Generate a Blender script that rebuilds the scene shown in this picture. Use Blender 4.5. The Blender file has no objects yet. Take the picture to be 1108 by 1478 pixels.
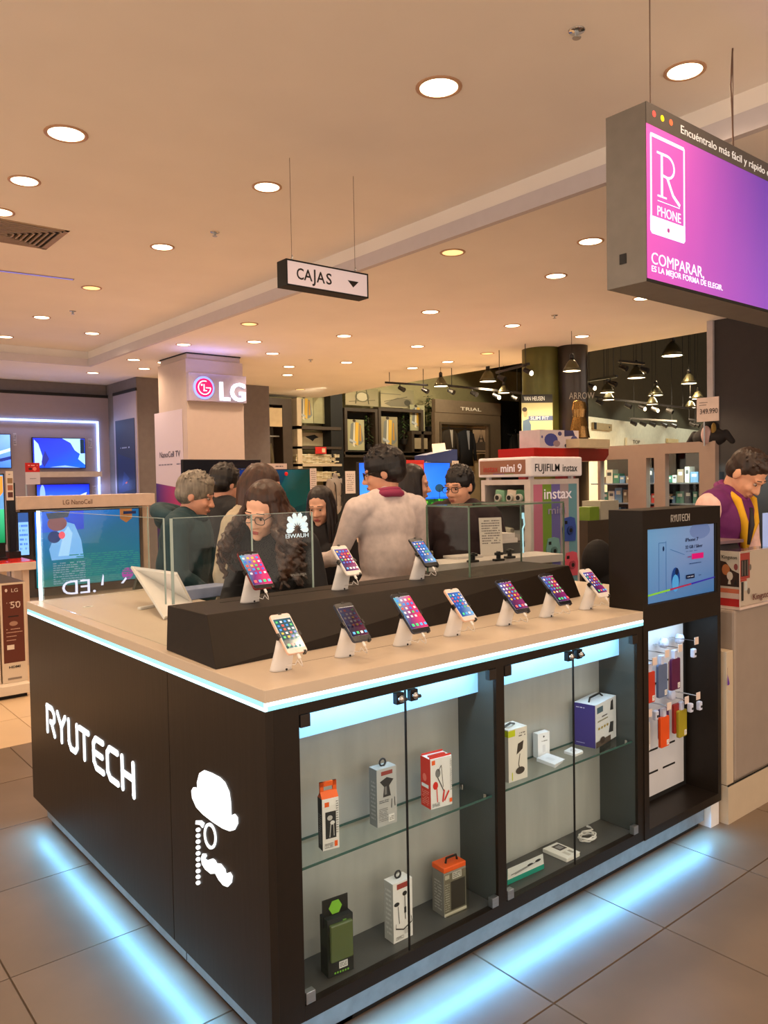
import bpy, bmesh, math, random
from mathutils import Vector, Matrix, Euler, noise
PI = math.pi
random.seed(7)
SC = bpy.context.scene
COL = SC.collection

# ------------------------------------------------------------------ camera
CP = Vector((-1.0527, -1.7867, 1.5818))
_y, _t, _r, FPX, PX, PY = 0.8842, -0.0332, -0.0179, 1142.658, 554.0, 731.508
FW = Vector((math.cos(_y)*math.cos(_t), math.sin(_y)*math.cos(_t), math.sin(_t)))
_R = Vector((math.sin(_y), -math.cos(_y), 0)); _U = _R.cross(FW)
RT = _R*math.cos(_r)+_U*math.sin(_r); UP = -_R*math.sin(_r)+_U*math.cos(_r)
cd = bpy.data.cameras.new('camera'); cam = bpy.data.objects.new('camera', cd); COL.objects.link(cam)
m = Matrix((RT, UP, -FW)).transposed().to_4x4(); m.translation = CP; cam.matrix_world = m
cd.sensor_fit = 'HORIZONTAL'; cd.sensor_width = 36; cd.lens = FPX/1108*36
cd.shift_y = (PY-739)/1108; cd.clip_start = .02; cd.clip_end = 200
SC.camera = cam
# ------------------------------------------------------------------ world, exposure
SC.view_settings.view_transform = 'Standard'; SC.view_settings.look = 'None'
SC.view_settings.gamma = 1; SC.view_settings.exposure = 0.2
w = bpy.data.worlds.new('world'); SC.world = w; w.use_nodes = True
w.node_tree.nodes['Background'].inputs[0].default_value = (1.0, .80, .64, 1)
w.node_tree.nodes['Background'].inputs[1].default_value = 1.5
WARM = (1.0, .70, .45)
DOWN_W = 13.0          # watts of each ceiling downlight

def at(px, py, x=None, y=None, z=None, d=None):
    """point in the room seen at a photo pixel, on a given plane"""
    r = FW+RT*((px-PX)/FPX)-UP*((py-PY)/FPX)
    k = (x-CP.x)/r.x if x is not None else (y-CP.y)/r.y if y is not None else (z-CP.z)/r.z if z is not None else d
    return CP+r*k
def lin(c):
    return tuple(((v/255)/12.92 if v/255 <= .04045 else ((v/255+.055)/1.055)**2.4) for v in c)

# ------------------------------------------------------------------ materials
MT = {}
def mat(name, rgb, rough=.55, metal=0, emit=0, ecol=None, var=.06, scale=12, stretch=(1, 1, 1), bump=0.0, trans=0, alpha=1, coat=0, attr=False, spec=.5):
    if name in MT: return MT[name]
    M = bpy.data.materials.new(name); M.use_nodes = True; nt = M.node_tree; b = nt.nodes['Principled BSDF']
    c = lin(rgb)
    tc = nt.nodes.new('ShaderNodeTexCoord'); mp = nt.nodes.new('ShaderNodeMapping'); mp.inputs['Scale'].default_value = stretch
    nz = nt.nodes.new('ShaderNodeTexNoise'); nz.inputs['Scale'].default_value = scale; nz.inputs['Detail'].default_value = 4
    nt.links.new(tc.outputs['Object'], mp.inputs[0]); nt.links.new(mp.outputs[0], nz.inputs[0])
    if attr:
        a = nt.nodes.new('ShaderNodeVertexColor'); a.layer_name = 'Col'; src = a.outputs[0]
        nt.links.new(src, b.inputs['Base Color'])
    else:
        rp = nt.nodes.new('ShaderNodeMapRange'); rp.inputs[3].default_value = 1-var; rp.inputs[4].default_value = 1+var
        rp.inputs[1].default_value = .3; rp.inputs[2].default_value = .7
        nt.links.new(nz.outputs[0], rp.inputs[0])
        vm = nt.nodes.new('ShaderNodeVectorMath'); vm.operation = 'SCALE'; vm.inputs[0].default_value = c
        nt.links.new(rp.outputs[0], vm.inputs['Scale']); src = vm.outputs[0]
        nt.links.new(src, b.inputs['Base Color'])
    b.inputs['Roughness'].default_value = rough; b.inputs['Metallic'].default_value = metal
    b.inputs['Specular IOR Level'].default_value = spec
    b.inputs['Transmission Weight'].default_value = trans; b.inputs['Alpha'].default_value = alpha
    b.inputs['Coat Weight'].default_value = coat
    if emit:
        b.inputs['Emission Strength'].default_value = emit
        if ecol: b.inputs['Emission Color'].default_value = (*ecol, 1)
        else: nt.links.new(src, b.inputs['Emission Color'])
    if bump:
        bp = nt.nodes.new('ShaderNodeBump'); bp.inputs['Strength'].default_value = bump; bp.inputs['Distance'].default_value = .01
        nt.links.new(nz.outputs[0], bp.inputs['Height']); nt.links.new(bp.outputs[0], b.inputs['Normal'])
    MT[name] = M; return M
def glass(name, tint, refl=.08, tintw=.0):
    M = bpy.data.materials.new(name); M.use_nodes = True; nt = M.node_tree; nt.nodes.clear()
    o = nt.nodes.new('ShaderNodeOutputMaterial'); tr = nt.nodes.new('ShaderNodeBsdfTransparent'); tr.inputs[0].default_value = (*tint, 1)
    gl = nt.nodes.new('ShaderNodeBsdfGlossy'); gl.inputs['Roughness'].default_value = .02
    fr = nt.nodes.new('ShaderNodeLayerWeight'); fr.inputs[0].default_value = .35
    nz = nt.nodes.new('ShaderNodeTexNoise'); nz.inputs['Scale'].default_value = 3
    mr = nt.nodes.new('ShaderNodeMapRange'); mr.inputs[3].default_value = refl*.2; mr.inputs[4].default_value = refl*.5
    nt.links.new(nz.outputs[0], mr.inputs[0])
    ad = nt.nodes.new('ShaderNodeMath'); ad.operation = 'MULTIPLY_ADD'; ad.inputs[1].default_value = .42
    nt.links.new(fr.outputs['Facing'], ad.inputs[0]); nt.links.new(mr.outputs[0], ad.inputs[2])
    pw = nt.nodes.new('ShaderNodeMath'); pw.operation = 'POWER'; pw.inputs[1].default_value = 3.4
    nt.links.new(fr.outputs['Facing'], pw.inputs[0]); nt.links.new(pw.outputs[0], ad.inputs[0])
    mx = nt.nodes.new('ShaderNodeMixShader'); nt.links.new(ad.outputs[0], mx.inputs[0]); nt.links.new(tr.outputs[0], mx.inputs[1]); nt.links.new(gl.outputs[0], mx.inputs[2])
    nt.links.new(mx.outputs[0], o.inputs[0]); MT[name] = M; return M

WOOD = mat('dark_laminate', (33, 26, 20), .36, spec=.28, var=.18, scale=9, stretch=(6, 6, .6), bump=.03)
WOODF = mat('dark_laminate_plain', (31, 24, 18), .42, spec=.25, var=.08, scale=30)
WHITE = mat('white_solid_surface', (226, 218, 208), .4, var=.02)
STEPM = mat('dark_step_laminate', (34, 27, 20), .5, spec=.22, var=.08, scale=30)
WPLAS = mat('white_plastic', (232, 230, 228), .35, var=.02)
BPLAS = mat('black_plastic', (18, 18, 20), .35, var=.1)
DGREY = mat('dark_grey_panel', (62, 62, 62), .5)
LGREY = mat('light_grey_panel', (196, 196, 192), .6, var=.03)
SHELFG = mat('grey_cabinet_floor', (78, 78, 76), .35)
STEEL = mat('brushed_steel', (170, 175, 180), .28, .9, bump=.02, stretch=(1, 1, 12))
CHROME = mat('polished_chrome', (200, 200, 200), .12, 1)
PLINTH = mat('plinth_metal', (150, 165, 178), .33, .6, var=.12, scale=20)
CEILM = mat('ceiling_paint', (244, 240, 236), .85, var=.02, scale=2)
BEAMM = mat('beam_paint', (206, 202, 210), .8, var=.02)
TILE = mat('grey_stone_tile', (116, 99, 82), .34, var=.14, scale=2.6, bump=.02)
TILE2 = mat('cream_tile', (214, 186, 150), .28, var=.05, scale=3)
GROUT = mat('grout', (84, 74, 64), .8)
LED = mat('led_strip', (200, 240, 255), emit=2.6, ecol=(.62, .93, 1.0))
LEDC = mat('rim_glow_cyan', (120, 215, 235), .3, emit=.85, ecol=(.32, .8, .95))
LEDW = mat('lit_letter', (240, 248, 255), emit=1.1, ecol=(.86, .95, 1.0))
LEDH = mat('lit_header_panel', (150, 205, 240), .5, emit=.5, ecol=(.26, .58, .98))
LEDB = mat('led_blue_strip', (150, 190, 255), emit=4.0, ecol=(.35, .55, 1.0))
LENS = mat('downlight_lens', (255, 225, 180), emit=6, ecol=(1, .8, .5))
LENSY = mat('downlight_lens_dim', (240, 190, 110), emit=1.1, ecol=(1, .68, .28))
TRIMM = mat('downlight_trim', (190, 150, 120), .4)
GLASS = glass('clear_glass', (.955, .98, .975), .05)
GLASSC = glass('cabinet_glass', (.955, .985, .98), .012)
GEDGE = mat('glass_edge', (58, 96, 92), .15, var=.03, coat=.5)
GEDGEL = mat('pale_glass_edge', (165, 185, 180), .2, var=.03)
PRINT = mat('printed_surface', (255, 255, 255), .7, attr=True)
PRINTG = mat('glossy_print', (255, 255, 255), .2, attr=True)
SCREEN = mat('lit_screen', (255, 255, 255), .25, attr=True, emit=.9)
SCREENB = mat('bright_screen', (255, 255, 255), .25, attr=True, emit=1.35)
BLACK = mat('matt_black', (14, 13, 12), .7)
GREYSIGN = mat('sign_grey_metal', (132, 128, 122), .45, .2)
DARKWALL = mat('charcoal_wall', (52, 48, 50), .7)
GREYWALL = mat('grey_wall', (112, 106, 108), .8)
PINKGREY = mat('pinkish_grey_panel', (168, 148, 136), .7, var=.03)
REDP = mat('red_lacquer', (176, 24, 14), .35)
BEIGE = mat('beige_laminate', (196, 178, 152), .5, var=.03)
CREAMW = mat('cream_wall', (196, 190, 160), .8)
OLIVE = mat('olive_wall', (128, 122, 88), .8)
BROWNP = mat('brown_frame', (62, 50, 38), .6)
TAUPE = mat('taupe_panel', (122, 104, 84), .7)
DUCT = mat('ceiling_duct', (70, 62, 48), .7)
SHADE = mat('pendant_metal', (96, 92, 70), .35, .7)
FOIL = mat('bronze_glitter', (140, 105, 60), .18, .9, var=.6, scale=90)

# ------------------------------------------------------------------ geometry builder
class G:
    def __init__(s): s.v = []; s.f = []; s.mi = []; s.c = []
    def add(s, vs, fs, m=0, c=None):
        o = len(s.v); s.v += [tuple(p) for p in vs]
        for f in fs: s.f.append(tuple(i+o for i in f)); s.mi.append(m); s.c.append(c or (255, 255, 255))
        return s
    def box(s, a, b, m=0, c=None):
        (x0, y0, z0), (x1, y1, z1) = a, b
        return s.add([(x0, y0, z0), (x1, y0, z0), (x1, y1, z0), (x0, y1, z0), (x0, y0, z1), (x1, y0, z1), (x1, y1, z1), (x0, y1, z1)],
                     [(0, 3, 2, 1), (4, 5, 6, 7), (0, 1, 5, 4), (1, 2, 6, 5), (2, 3, 7, 6), (3, 0, 4, 7)], m, c)
    def hexa(s, p, m=0, c=None):
        return s.add(p, [(0, 3, 2, 1), (4, 5, 6, 7), (0, 1, 5, 4), (1, 2, 6, 5), (2, 3, 7, 6), (3, 0, 4, 7)], m, c)
    def quad(s, p, m=0, c=None): return s.add(p, [tuple(range(len(p)))], m, c)
    def prism(s, poly, z0, z1, m=0, c=None):
        n = len(poly)
        return s.add([(x, y, z0) for x, y in poly]+[(x, y, z1) for x, y in poly],
                     [tuple(range(n))[::-1], tuple(range(n, 2*n))]+[(i, (i+1) % n, n+(i+1) % n, n+i) for i in range(n)], m, c)
    def cyl(s, p0, p1, r0, r1=None, n=16, m=0, c=None, cap=True):
        r1 = r0 if r1 is None else r1; p0 = Vector(p0); p1 = Vector(p1); d = (p1-p0).normalized()
        a = d.orthogonal().normalized(); b = d.cross(a)
        vs = [p0+(a*math.cos(t)+b*math.sin(t))*r0 for t in (2*PI*i/n for i in range(n))]+[p1+(a*math.cos(t)+b*math.sin(t))*r1 for t in (2*PI*i/n for i in range(n))]
        fs = [(i, (i+1) % n, n+(i+1) % n, n+i) for i in range(n)]
        if cap: fs += [tuple(range(n))[::-1], tuple(range(n, 2*n))]
        return s.add(vs, fs, m, c)
    def tube(s, pts, r, n=8, m=0, c=None):
        pts = [Vector(p) for p in pts]; k = len(pts); rs = r if isinstance(r, (list, tuple)) else [r]*k
        vs = []; up = None
        for i, p in enumerate(pts):
            d = (pts[min(i+1, k-1)]-pts[max(i-1, 0)]).normalized()
            if up is None: up = d.orthogonal().normalized()
            a = (up-d*up.dot(d))
            a = a.normalized() if a.length > 1e-6 else d.orthogonal().normalized()
            up = a; b = d.cross(a)
            vs += [p+(a*math.cos(2*PI*j/n)+b*math.sin(2*PI*j/n))*rs[i] for j in range(n)]
        fs = [(i*n+j, i*n+(j+1) % n, (i+1)*n+(j+1) % n, (i+1)*n+j) for i in range(k-1) for j in range(n)]
        fs += [tuple(range(n))[::-1], tuple(range((k-1)*n, k*n))]
        return s.add(vs, fs, m, c)
    def lathe(s, prof, n=24, o=(0, 0, 0), m=0, c=None, close=True):
        k = len(prof); o = Vector(o)
        vs = [o+Vector((r*math.cos(2*PI*j/n), r*math.sin(2*PI*j/n), z)) for r, z in prof for j in range(n)]
        fs = [(i*n+j, i*n+(j+1) % n, (i+1)*n+(j+1) % n, (i+1)*n+j) for i in range(k-1) for j in range(n)]
        if close: fs += [tuple(range(n))[::-1], tuple(range((k-1)*n, k*n))]
        return s.add(vs, fs, m, c)
    def ell(s, c0, r, rot=None, nu=16, nv=10, m=0, c=None):
        c0 = Vector(c0); q = Euler(rot).to_matrix() if rot else Matrix.Identity(3)
        vs = [c0+q@Vector((0, 0, r[2]))]
        for i in range(1, nv):
            t = PI*i/nv
            for j in range(nu):
                u = 2*PI*j/nu; vs.append(c0+q@Vector((r[0]*math.sin(t)*math.cos(u), r[1]*math.sin(t)*math.sin(u), r[2]*math.cos(t))))
        vs.append(c0+q@Vector((0, 0, -r[2]))); e = len(vs)-1
        fs = [(0, 1+j, 1+(j+1) % nu) for j in range(nu)]
        for i in range(nv-2):
            for j in range(nu): a = 1+i*nu; fs.append((a+j, a+nu+j, a+nu+(j+1) % nu, a+(j+1) % nu))
        a = 1+(nv-2)*nu; fs += [(a+j, e, a+(j+1) % nu) for j in range(nu)]
        return s.add(vs, fs, m, c)
    def cap(s, p0, r0, p1, r1, n=12):
        s.cyl(p0, p1, r0, r1, n); s.ell(p0, (r0,)*3, nu=n, nv=8); return s.ell(p1, (r1,)*3, nu=n, nv=8)
    def mesh(s, name):
        me = bpy.data.meshes.new(name); me.from_pydata(s.v, [], s.f); me.validate(); return me
    def build(s, name, mats, parent=None, loc=(0, 0, 0), rot=(0, 0, 0), smooth=False, bevel=0, colors=False, **kw):
        me = bpy.data.meshes.new(name); me.from_pydata(s.v, [], s.f)
        for m_ in (mats if isinstance(mats, (list, tuple)) else [mats]): me.materials.append(m_)
        for p, mi in zip(me.polygons, s.mi): p.material_index = mi; p.use_smooth = smooth
        if colors:
            ca = me.color_attributes.new('Col', 'FLOAT_COLOR', 'CORNER')
            for p, c in zip(me.polygons, s.c):
                for k, li in enumerate(p.loop_indices):
                    cc = c[k % len(c)] if isinstance(c[0], tuple) else c
                    ca.data[li].color = (*lin(cc), 1)
        me.update()
        o = bpy.data.objects.new(name, me); COL.objects.link(o); o.location = loc; o.rotation_euler = rot
        if parent: o.parent = parent
        if bevel:
            b = o.modifiers.new('bevel', 'BEVEL'); b.width = bevel; b.segments = 2; b.limit_method = 'ANGLE'; b.angle_limit = .7
        for k, v_ in kw.items(): o[k] = v_
        return o
def thing(name, label, cat, loc=(0, 0, 0), rz=0, group=None, rot=None):
    o = bpy.data.objects.new(name, None); COL.objects.link(o); o.empty_display_size = .05
    o.location = loc; o.rotation_euler = rot or (0, 0, rz); o['label'] = label; o['category'] = cat
    if group: o['group'] = group
    return o
def tag(o, label, cat, group=None):
    o['label'] = label; o['category'] = cat
    if group: o['group'] = group
    return o
def struct(o): o['kind'] = 'structure'; return o
TS = bpy.data.scenes.new('workshop')      # empty side scene, only used to evaluate text and remeshed shapes quickly
def evaluate(o):
    TS.collection.objects.link(o); vl = TS.view_layers[0]; vl.update(); dg = vl.depsgraph
    me = bpy.data.meshes.new_from_object(o.evaluated_get(dg)); TS.collection.objects.unlink(o); return me
FR = (PI/2, 0, 0)          # local xy drawn on a surface facing -Y
LF = (PI/2, 0, -PI/2)      # local xy drawn on a surface facing -X
def txt(body, h, loc, rot, mt, parent=None, name='lettering', width=None, ext=.0006, align='LEFT', bold=0, shear=0, colors=None):
    cu = bpy.data.curves.new(name, 'FONT'); cu.body = body; cu.size = 1; cu.extrude = .001; cu.offset = bold; cu.shear = shear; cu.align_x = align; cu.resolution_u = 3
    t = bpy.data.objects.new(name, cu); me = evaluate(t); bpy.data.objects.remove(t); bpy.data.curves.remove(cu)
    xs = [v.co.x for v in me.vertices]; W = (max(xs)-min(xs)) or 1; sx = (width/W) if width else h/.72; sy = h/.72
    for v in me.vertices: v.co = Vector((v.co.x*sx, v.co.y*sy, v.co.z/.001*ext))
    me.materials.clear(); me.materials.append(mt)
    o = bpy.data.objects.new(name, me); COL.objects.link(o); o.location = loc; o.rotation_euler = rot
    if parent: o.parent = parent
    return o
def art(name, w_, h_, items, parent, loc, rot, mt=None, t=.0012, base=(255, 255, 255)):
    """flat print: rectangles, polygons, ellipses, gradients stacked by a hair in local xy"""
    g = G(); g.box((0, 0, -t), (w_, h_, 0), c=base); z = 0
    st = max(.00025, w_*.0006)
    for it in items:
        z += st; k = it[0]
        if k == 'r': _, x0, y0, x1, y1, c = it; p = [(x0, y0), (x1, y0), (x1, y1), (x0, y1)]
        elif k == 'p': _, p, c = it
        elif k == 'e':
            _, cx, cy, rx, ry, c = it; p = [(cx+rx*math.cos(a), cy+ry*math.sin(a)) for a in (2*PI*i/16 for i in range(16))]
        elif k == 'l':
            _, x0, y0, x1, y1, wd, c = it; d = Vector((x1-x0, y1-y0)).normalized(); q = Vector((-d.y, d.x))*wd/2
            p = [(x0-q.x, y0-q.y), (x1-q.x, y1-q.y), (x1+q.x, y1+q.y), (x0+q.x, y0+q.y)]
        elif k == 't':      # small print: rows of little dashes
            _, x0, y0, x1, y1, n, c = it; rh = (y1-y0)/n
            for i in range(n):
                x = x0
                while x < x1:
                    L = random.uniform(.04, .14)*(x1-x0); xe = min(x+L, x1)
                    if random.random() < .85: g.quad([(x*w_, (y0+rh*(i+.25))*h_, z), (xe*w_, (y0+rh*(i+.25))*h_, z), (xe*w_, (y0+rh*(i+.7))*h_, z), (x*w_, (y0+rh*(i+.7))*h_, z)], c=c)
                    x = xe+.02*(x1-x0)
            continue
        g.quad([(x*w_, y*h_, z) for x, y in p], c=c)
    return g.build(name, mt or PRINT, parent, loc, rot, colors=True)
# ================================================================== SETTING
def area(name, loc, rot, sx, sy, energy, col, parent=None, spread=PI):
    l = bpy.data.lights.new(name, 'AREA'); l.shape = 'RECTANGLE'; l.size = sx; l.size_y = sy; l.energy = energy; l.color = col; l.spread = spread
    o = bpy.data.objects.new(name, l); COL.objects.link(o); o.location = loc; o.rotation_euler = rot
    if parent: o.parent = parent
    return o
# floor: slab, single tiles near the camera, joined tiling beyond
floor = struct(G().box((-9, -7, -.12), (30, 30, -.006)).build('floor', GROUT))
def tile_mesh(s, mt):
    g = G(); a = s-.0016; b = .0016
    g.add([(.0016, .0016, -.006), (a, .0016, -.006), (a, a, -.006), (.0016, a, -.006), (.0016+b, .0016+b, 0), (a-b, .0016+b, 0), (a-b, a-b, 0), (.0016+b, a-b, 0)],
          [(4, 5, 6, 7), (0, 1, 5, 4), (1, 2, 6, 5), (2, 3, 7, 6), (3, 0, 4, 7)])
    me = bpy.data.meshes.new('tile'); me.from_pydata(g.v, [], g.f); me.materials.append(mt); return me
tm = tile_mesh(.61, TILE); tm2 = tile_mesh(.6, TILE2)
for i in range(-3, 7):
    for j in range(-3, 6):
        o = bpy.data.objects.new('tile', tm); COL.objects.link(o); o.location = (.80+.61*i, -.29+.61*j, random.uniform(-.0006, 0)); o.parent = floor
for i in range(-3, 3):
    for j in range(0, 5):
        o = bpy.data.objects.new('cream_tile', tm2); COL.objects.link(o); o.location = (.40+.6*i, 3.37+.6*j, 0); o.parent = floor
g = G()
for i in range(-6, 30):
    for j in range(-7, 12):
        x, y = .80+.61*i, -.29+.61*j
        if (-3 <= i < 7 and -3 <= j < 6) or y > 3.3: continue
        if y < -2.0: continue
        g.box((x+.003, y+.003, -.006), (x+.607, y+.607, -.0005))
g.build('outer_grey_tiles', TILE, floor, kind='stuff')
g = G()          # unseen pale floor, added to bounce light up to the near ceiling
for i in range(-14, 16):
    for j in range(-9, 10):
        x, y = .80+.61*i, -.29+.61*j
        if (y >= -2.0 and x > -2.9) or y > 3.3: continue
        g.box((x+.003, y+.003, -.006), (x+.607, y+.607, -.0005))
g.build('bounce_tiles', TILE2, floor, kind='stuff')
g = G()
for i in range(-10, 24):
    for j in range(0, 28):
        if -3 <= i < 3 and j < 5: continue
        x, y = .40+.6*i, 3.37+.6*j
        g.box((x+.003, y+.003, -.006), (x+.597, y+.597, -.0005))
g.build('outer_cream_tiles', TILE2, floor, kind='stuff')

# ceiling: raised field near the camera, lower field beyond the stepped band
ceil = struct(G().box((-4, -4.2, 3.57), (3.3, 10.3, 3.8)).build('ceiling', CEILM))
g = G(); g.prism([(3.08, -4.2), (7.9, -4.2), (7.95, 2.95), (8.42, 11), (8.45, 12.35), (-5, 12.35), (-5, 10.12), (3.08, 10.12)], 3.35, 3.78)
g.build('lower_ceiling', CEILM, ceil)
struct(G().box((3.05, -4.2, 3.345), (3.10, 10.09, 3.455)).box((3.085, -4.2, 3.455), (3.16, 10.12, 3.57)).box((-5, 10.05, 3.345), (3.05, 10.09, 3.455)).build('trim_1', BEAMM))
struct(G().box((-9, 12.15, 0), (4.08, 12.35, 3.36)).build('wall_left', GREYWALL))
struct(G().box((4.09, 10.82, 0), (4.26, 12.35, 3.36)).build('wall_left_return', GREYWALL)); struct(G().box((4.26, 10.82, 0), (6.6, 11.0, 3.36)).build('wall_left_rear', GREYWALL))
struct(G().box((-9, 12.35, 0), (30, 12.6, 3.36)).build('wall_back_low', OLIVE))
# beyond the low ceiling: a tall open hall
struct(G().box((6.5, 12.6, 3.36), (14.3, 12.8, 6.2)).build('wall_back', mat('hall_upper_wall', (120, 112, 82), .85)))
WA, WB = at(815, 664, d=14.9), at(1060, 664, d=24.4); wd = (WB-WA); wd.z = 0; WRZ = math.atan2(wd.y, wd.x); wn = Vector((-wd.y, wd.x, 0)).normalized()
def atw(px, py, off=0):      # point on the oblique far wall
    r = FW+RT*((px-PX)/FPX)-UP*((py-PY)/FPX); A = WA-wn*off; return CP+r*((A-CP).dot(wn)/r.dot(wn))
zw = atw(930, 611.5).z
struct(G().prism([tuple(WA.xy), tuple(WB.xy), tuple((WB+wn*.2).xy), tuple((WA+wn*.2).xy)], 0, zw).build('wall_far', mat('cream_wall_far', (214, 210, 184), .8)))
struct(G().prism([tuple((WA+wn*.25).xy), tuple((WB+wn*.25).xy), tuple((WB+wn*.4).xy), tuple((WA+wn*.4).xy)], 0, 6.2).build('wall_far_upper', mat('upper_far_wall', (88, 82, 62), .85)))
struct(G().box((12.2, 17.2, 0), (30, 17.4, 6.2)).build('wall_far_back', MT['upper_far_wall']))
struct(G().box((29.8, -7, 0), (30, 17.2, 6.2)).build('wall_far_side', mat('far_side_wall', (96, 88, 66), .85)))
struct(G().box((7.9, -7, 6.2), (30, 17.4, 6.35)).build('ceiling_hall', mat('black_soffit', (44, 36, 28), .9)))
struct(G().box((7.70, -7, 0), (8.0, 2.86, 3.35)).build('wall_right', DARKWALL))
struct(G().box((7.66, 2.86, 0), (8.0, 2.93, 3.348)).build('trim_2', mat('pale_edge_trim', (190, 186, 190), .4)))
struct(G().prism([(7.95, -7), (7.96, 2.95), (8.44, 11), (8.47, 12.5), (8.6, 12.5), (8.1, -7)], 3.36, 6.2).build('wall_bulkhead', CEILM))

# ducts and beams in the hall
for (a_, b_, lb) in (((10.4, 0, 5.2), (11.1, 16, 5.6), 'nearest dark air duct running across the open hall ceiling'), ((15.5, 0, 5.2), (16.1, 16, 5.7), 'far dark air duct running across the open hall ceiling'), ((9, 9.5, 5.75), (21, 10.0, 6.1), 'dark air duct high under the hall ceiling, running away to the back'), ((9, 4.5, 5.75), (21, 4.9, 6.1), 'dark duct high under the hall ceiling, nearest the right wall')):
    t = thing('air_duct', lb, 'duct', a_); s_ = Vector(b_)-Vector(a_)
    G().box((0, 0, 0), tuple(s_)).build('duct_run', DUCT, t)
    for f in (.15, .5, .85):
        p = (s_.x*f, s_.y*.5, 0) if s_.x > s_.y else (s_.x*.5, s_.y*f, 0)
        G().box((p[0]-.02, p[1]-.02, s_.z), (p[0]+.02, p[1]+.02, 6.2-a_[2])).build('hanger', DUCT, t)
        G().box((p[0]-.03 if s_.x > s_.y else -.02, -.02 if s_.x > s_.y else p[1]-.03, -.02), (p[0]+.03 if s_.x > s_.y else s_.x+.02, s_.y+.02 if s_.x > s_.y else p[1]+.03, s_.z+.01)).build('joint_band', DUCT, t)

# ------------------------------------------------------------------ downlights
R_, Q = .088, 24
g = G(); g.lathe([(R_+.018, 0), (R_+.018, -.004), (R_+.010, -.008), (R_, -.006), (R_-.004, .0), ], Q, close=False)
rim_me = g.mesh('trim_ring'); rim_me.materials.append(TRIMM)
g = G(); g.lathe([(R_, -.0035), (R_*.6, -.0045), (.001, -.005)], Q); lens_me = g.mesh('lens')
lens_me.materials.append(LENS); lens_me2 = lens_me.copy(); lens_me2.materials[0] = LENSY
for me in (rim_me, lens_me, lens_me2):
    for p in me.polygons: p.use_smooth = True
dl = bpy.data.lights.new('downlight_lamp', 'SPOT'); dl.energy = DOWN_W*4.2; dl.color = WARM; dl.spot_size = 2.6; dl.spot_blend = .9; dl.shadow_soft_size = .08
def downlight(x, y, z, label, dim=False, s=1):
    t = thing('downlight', label, 'ceiling light', (x, y, z-.0005), group='recessed ceiling downlights'); t.scale = (s, s, 1)
    for n, me in (('trim_ring', rim_me), ('lens', lens_me2 if dim else lens_me)):
        o = bpy.data.objects.new(n, me); COL.objects.link(o); o.parent = t
    o = bpy.data.objects.new('lamp', dl); COL.objects.link(o); o.parent = t; o.location = (0, 0, -.02)
hi = {'leftmost row': [(0.465, 1.1), (.465, 2.834), (.475, 3.70), (.5, 4.42)],
      'row above the counter': [(1.779, -.55), (1.779, 1.17), (1.787, 2.858), (1.788, 4.544), (1.794, 6.258), (1.808, 7.975), (1.79, 9.50)],
      'pair left of the ceiling step': [(2.633, .316), (2.629, 8.644)]}
lo = {'first row right of the ceiling step': [(3.338, 2.671), (3.44, 6.0), (3.41, 7.60), (3.369, 9.115), (3.354, 10.718)],
      'short row by the white column': [(4.048, 6.937), (3.821, 9.136), (3.836, 9.875)],
      'second row right of the ceiling step': [(3.98, 1.853), (4.583, 2.655), (4.68, 4.38), (4.75, 6.0), (4.711, 7.596)],
      'third row right of the ceiling step': [(6.0, 2.7), (5.98, 4.39), (6.0, 6.06), (6.06, 7.709), (5.571, 8.523), (6.059, 9.331)],
      'last row before the open hall': [(7.25, 4.36), (7.231, 5.96), (7.303, 6.835), (7.287, 7.619), (7.368, 10.949)]}
ORD = ['nearest', 'second', 'third', 'fourth', 'fifth', 'sixth', 'farthest']
dims = {(1.794, 6.258), (3.338, 2.671), (3.44, 6.0), (7.231, 5.96), (7.368, 10.949)}
for dct, z in ((hi, 3.57), (lo, 3.35)):
    for row, L in dct.items():
        L = sorted(L, key=lambda p: p[1])
        for i, (x, y) in enumerate(L):
            big = (x, y) in ((.465, 2.834), (1.779, 1.17))
            downlight(x, y, z, 'round warm ceiling downlight, %s in the %s' % (ORD[i], row), (x, y) in dims, 1.12 if big else .95)
for x, y in ((-1.2, -.6), (-1.2, 1.2), (-1.2, 3.2), (.4, -1.9), (1.8, -2.3), (4.6, -.2), (4.6, -2.3)):     # the same ceiling grid goes on outside the frame
    o = bpy.data.objects.new('ceiling_lamp', dl); COL.objects.link(o); o.location = (x, y, (3.57 if x < 3 else 3.35)-.03)

# sprinklers, smoke detector, vent, slot light, camera dome
for px, py, z, lb in ((832, 44, 3.57, 'small chrome ceiling sprinkler, nearest the camera and right of the big downlight'), (310, 335, 3.57, 'small ceiling sprinkler left of the hanging arrow sign'),
                      (105, 449, 3.57, 'small ceiling sprinkler at the far left above the TV wall'), (800, 455, 3.35, 'small ceiling sprinkler near the edge of the open hall'),
                      (448, 519, 3.35, 'small ceiling sprinkler right of the white column')):
    p = at(px, py, z=z); t = thing('sprinkler', lb, 'sprinkler', (p.x, p.y, z), group='ceiling sprinklers')
    G().lathe([(.001, -.004), (.035, -.004), (.038, 0)], 16).build('escutcheon', CHROME, t, smooth=True)
    G().cyl((0, 0, -.003), (0, 0, -.03), .008, .006, 8).cyl((0, 0, -.032), (0, 0, -.035), .02, .018, 10).cyl((.012, 0, -.003), (.004, 0, -.032), .003, n=6).cyl((-.012, 0, -.003), (-.004, 0, -.032), .003, n=6).build('nozzle', STEEL, t)
t = thing('air_vent', 'square louvred ceiling air vent at the left edge', 'vent', (.62, 4.87, 3.57))
g = G(); a, b = .40, .335
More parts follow.
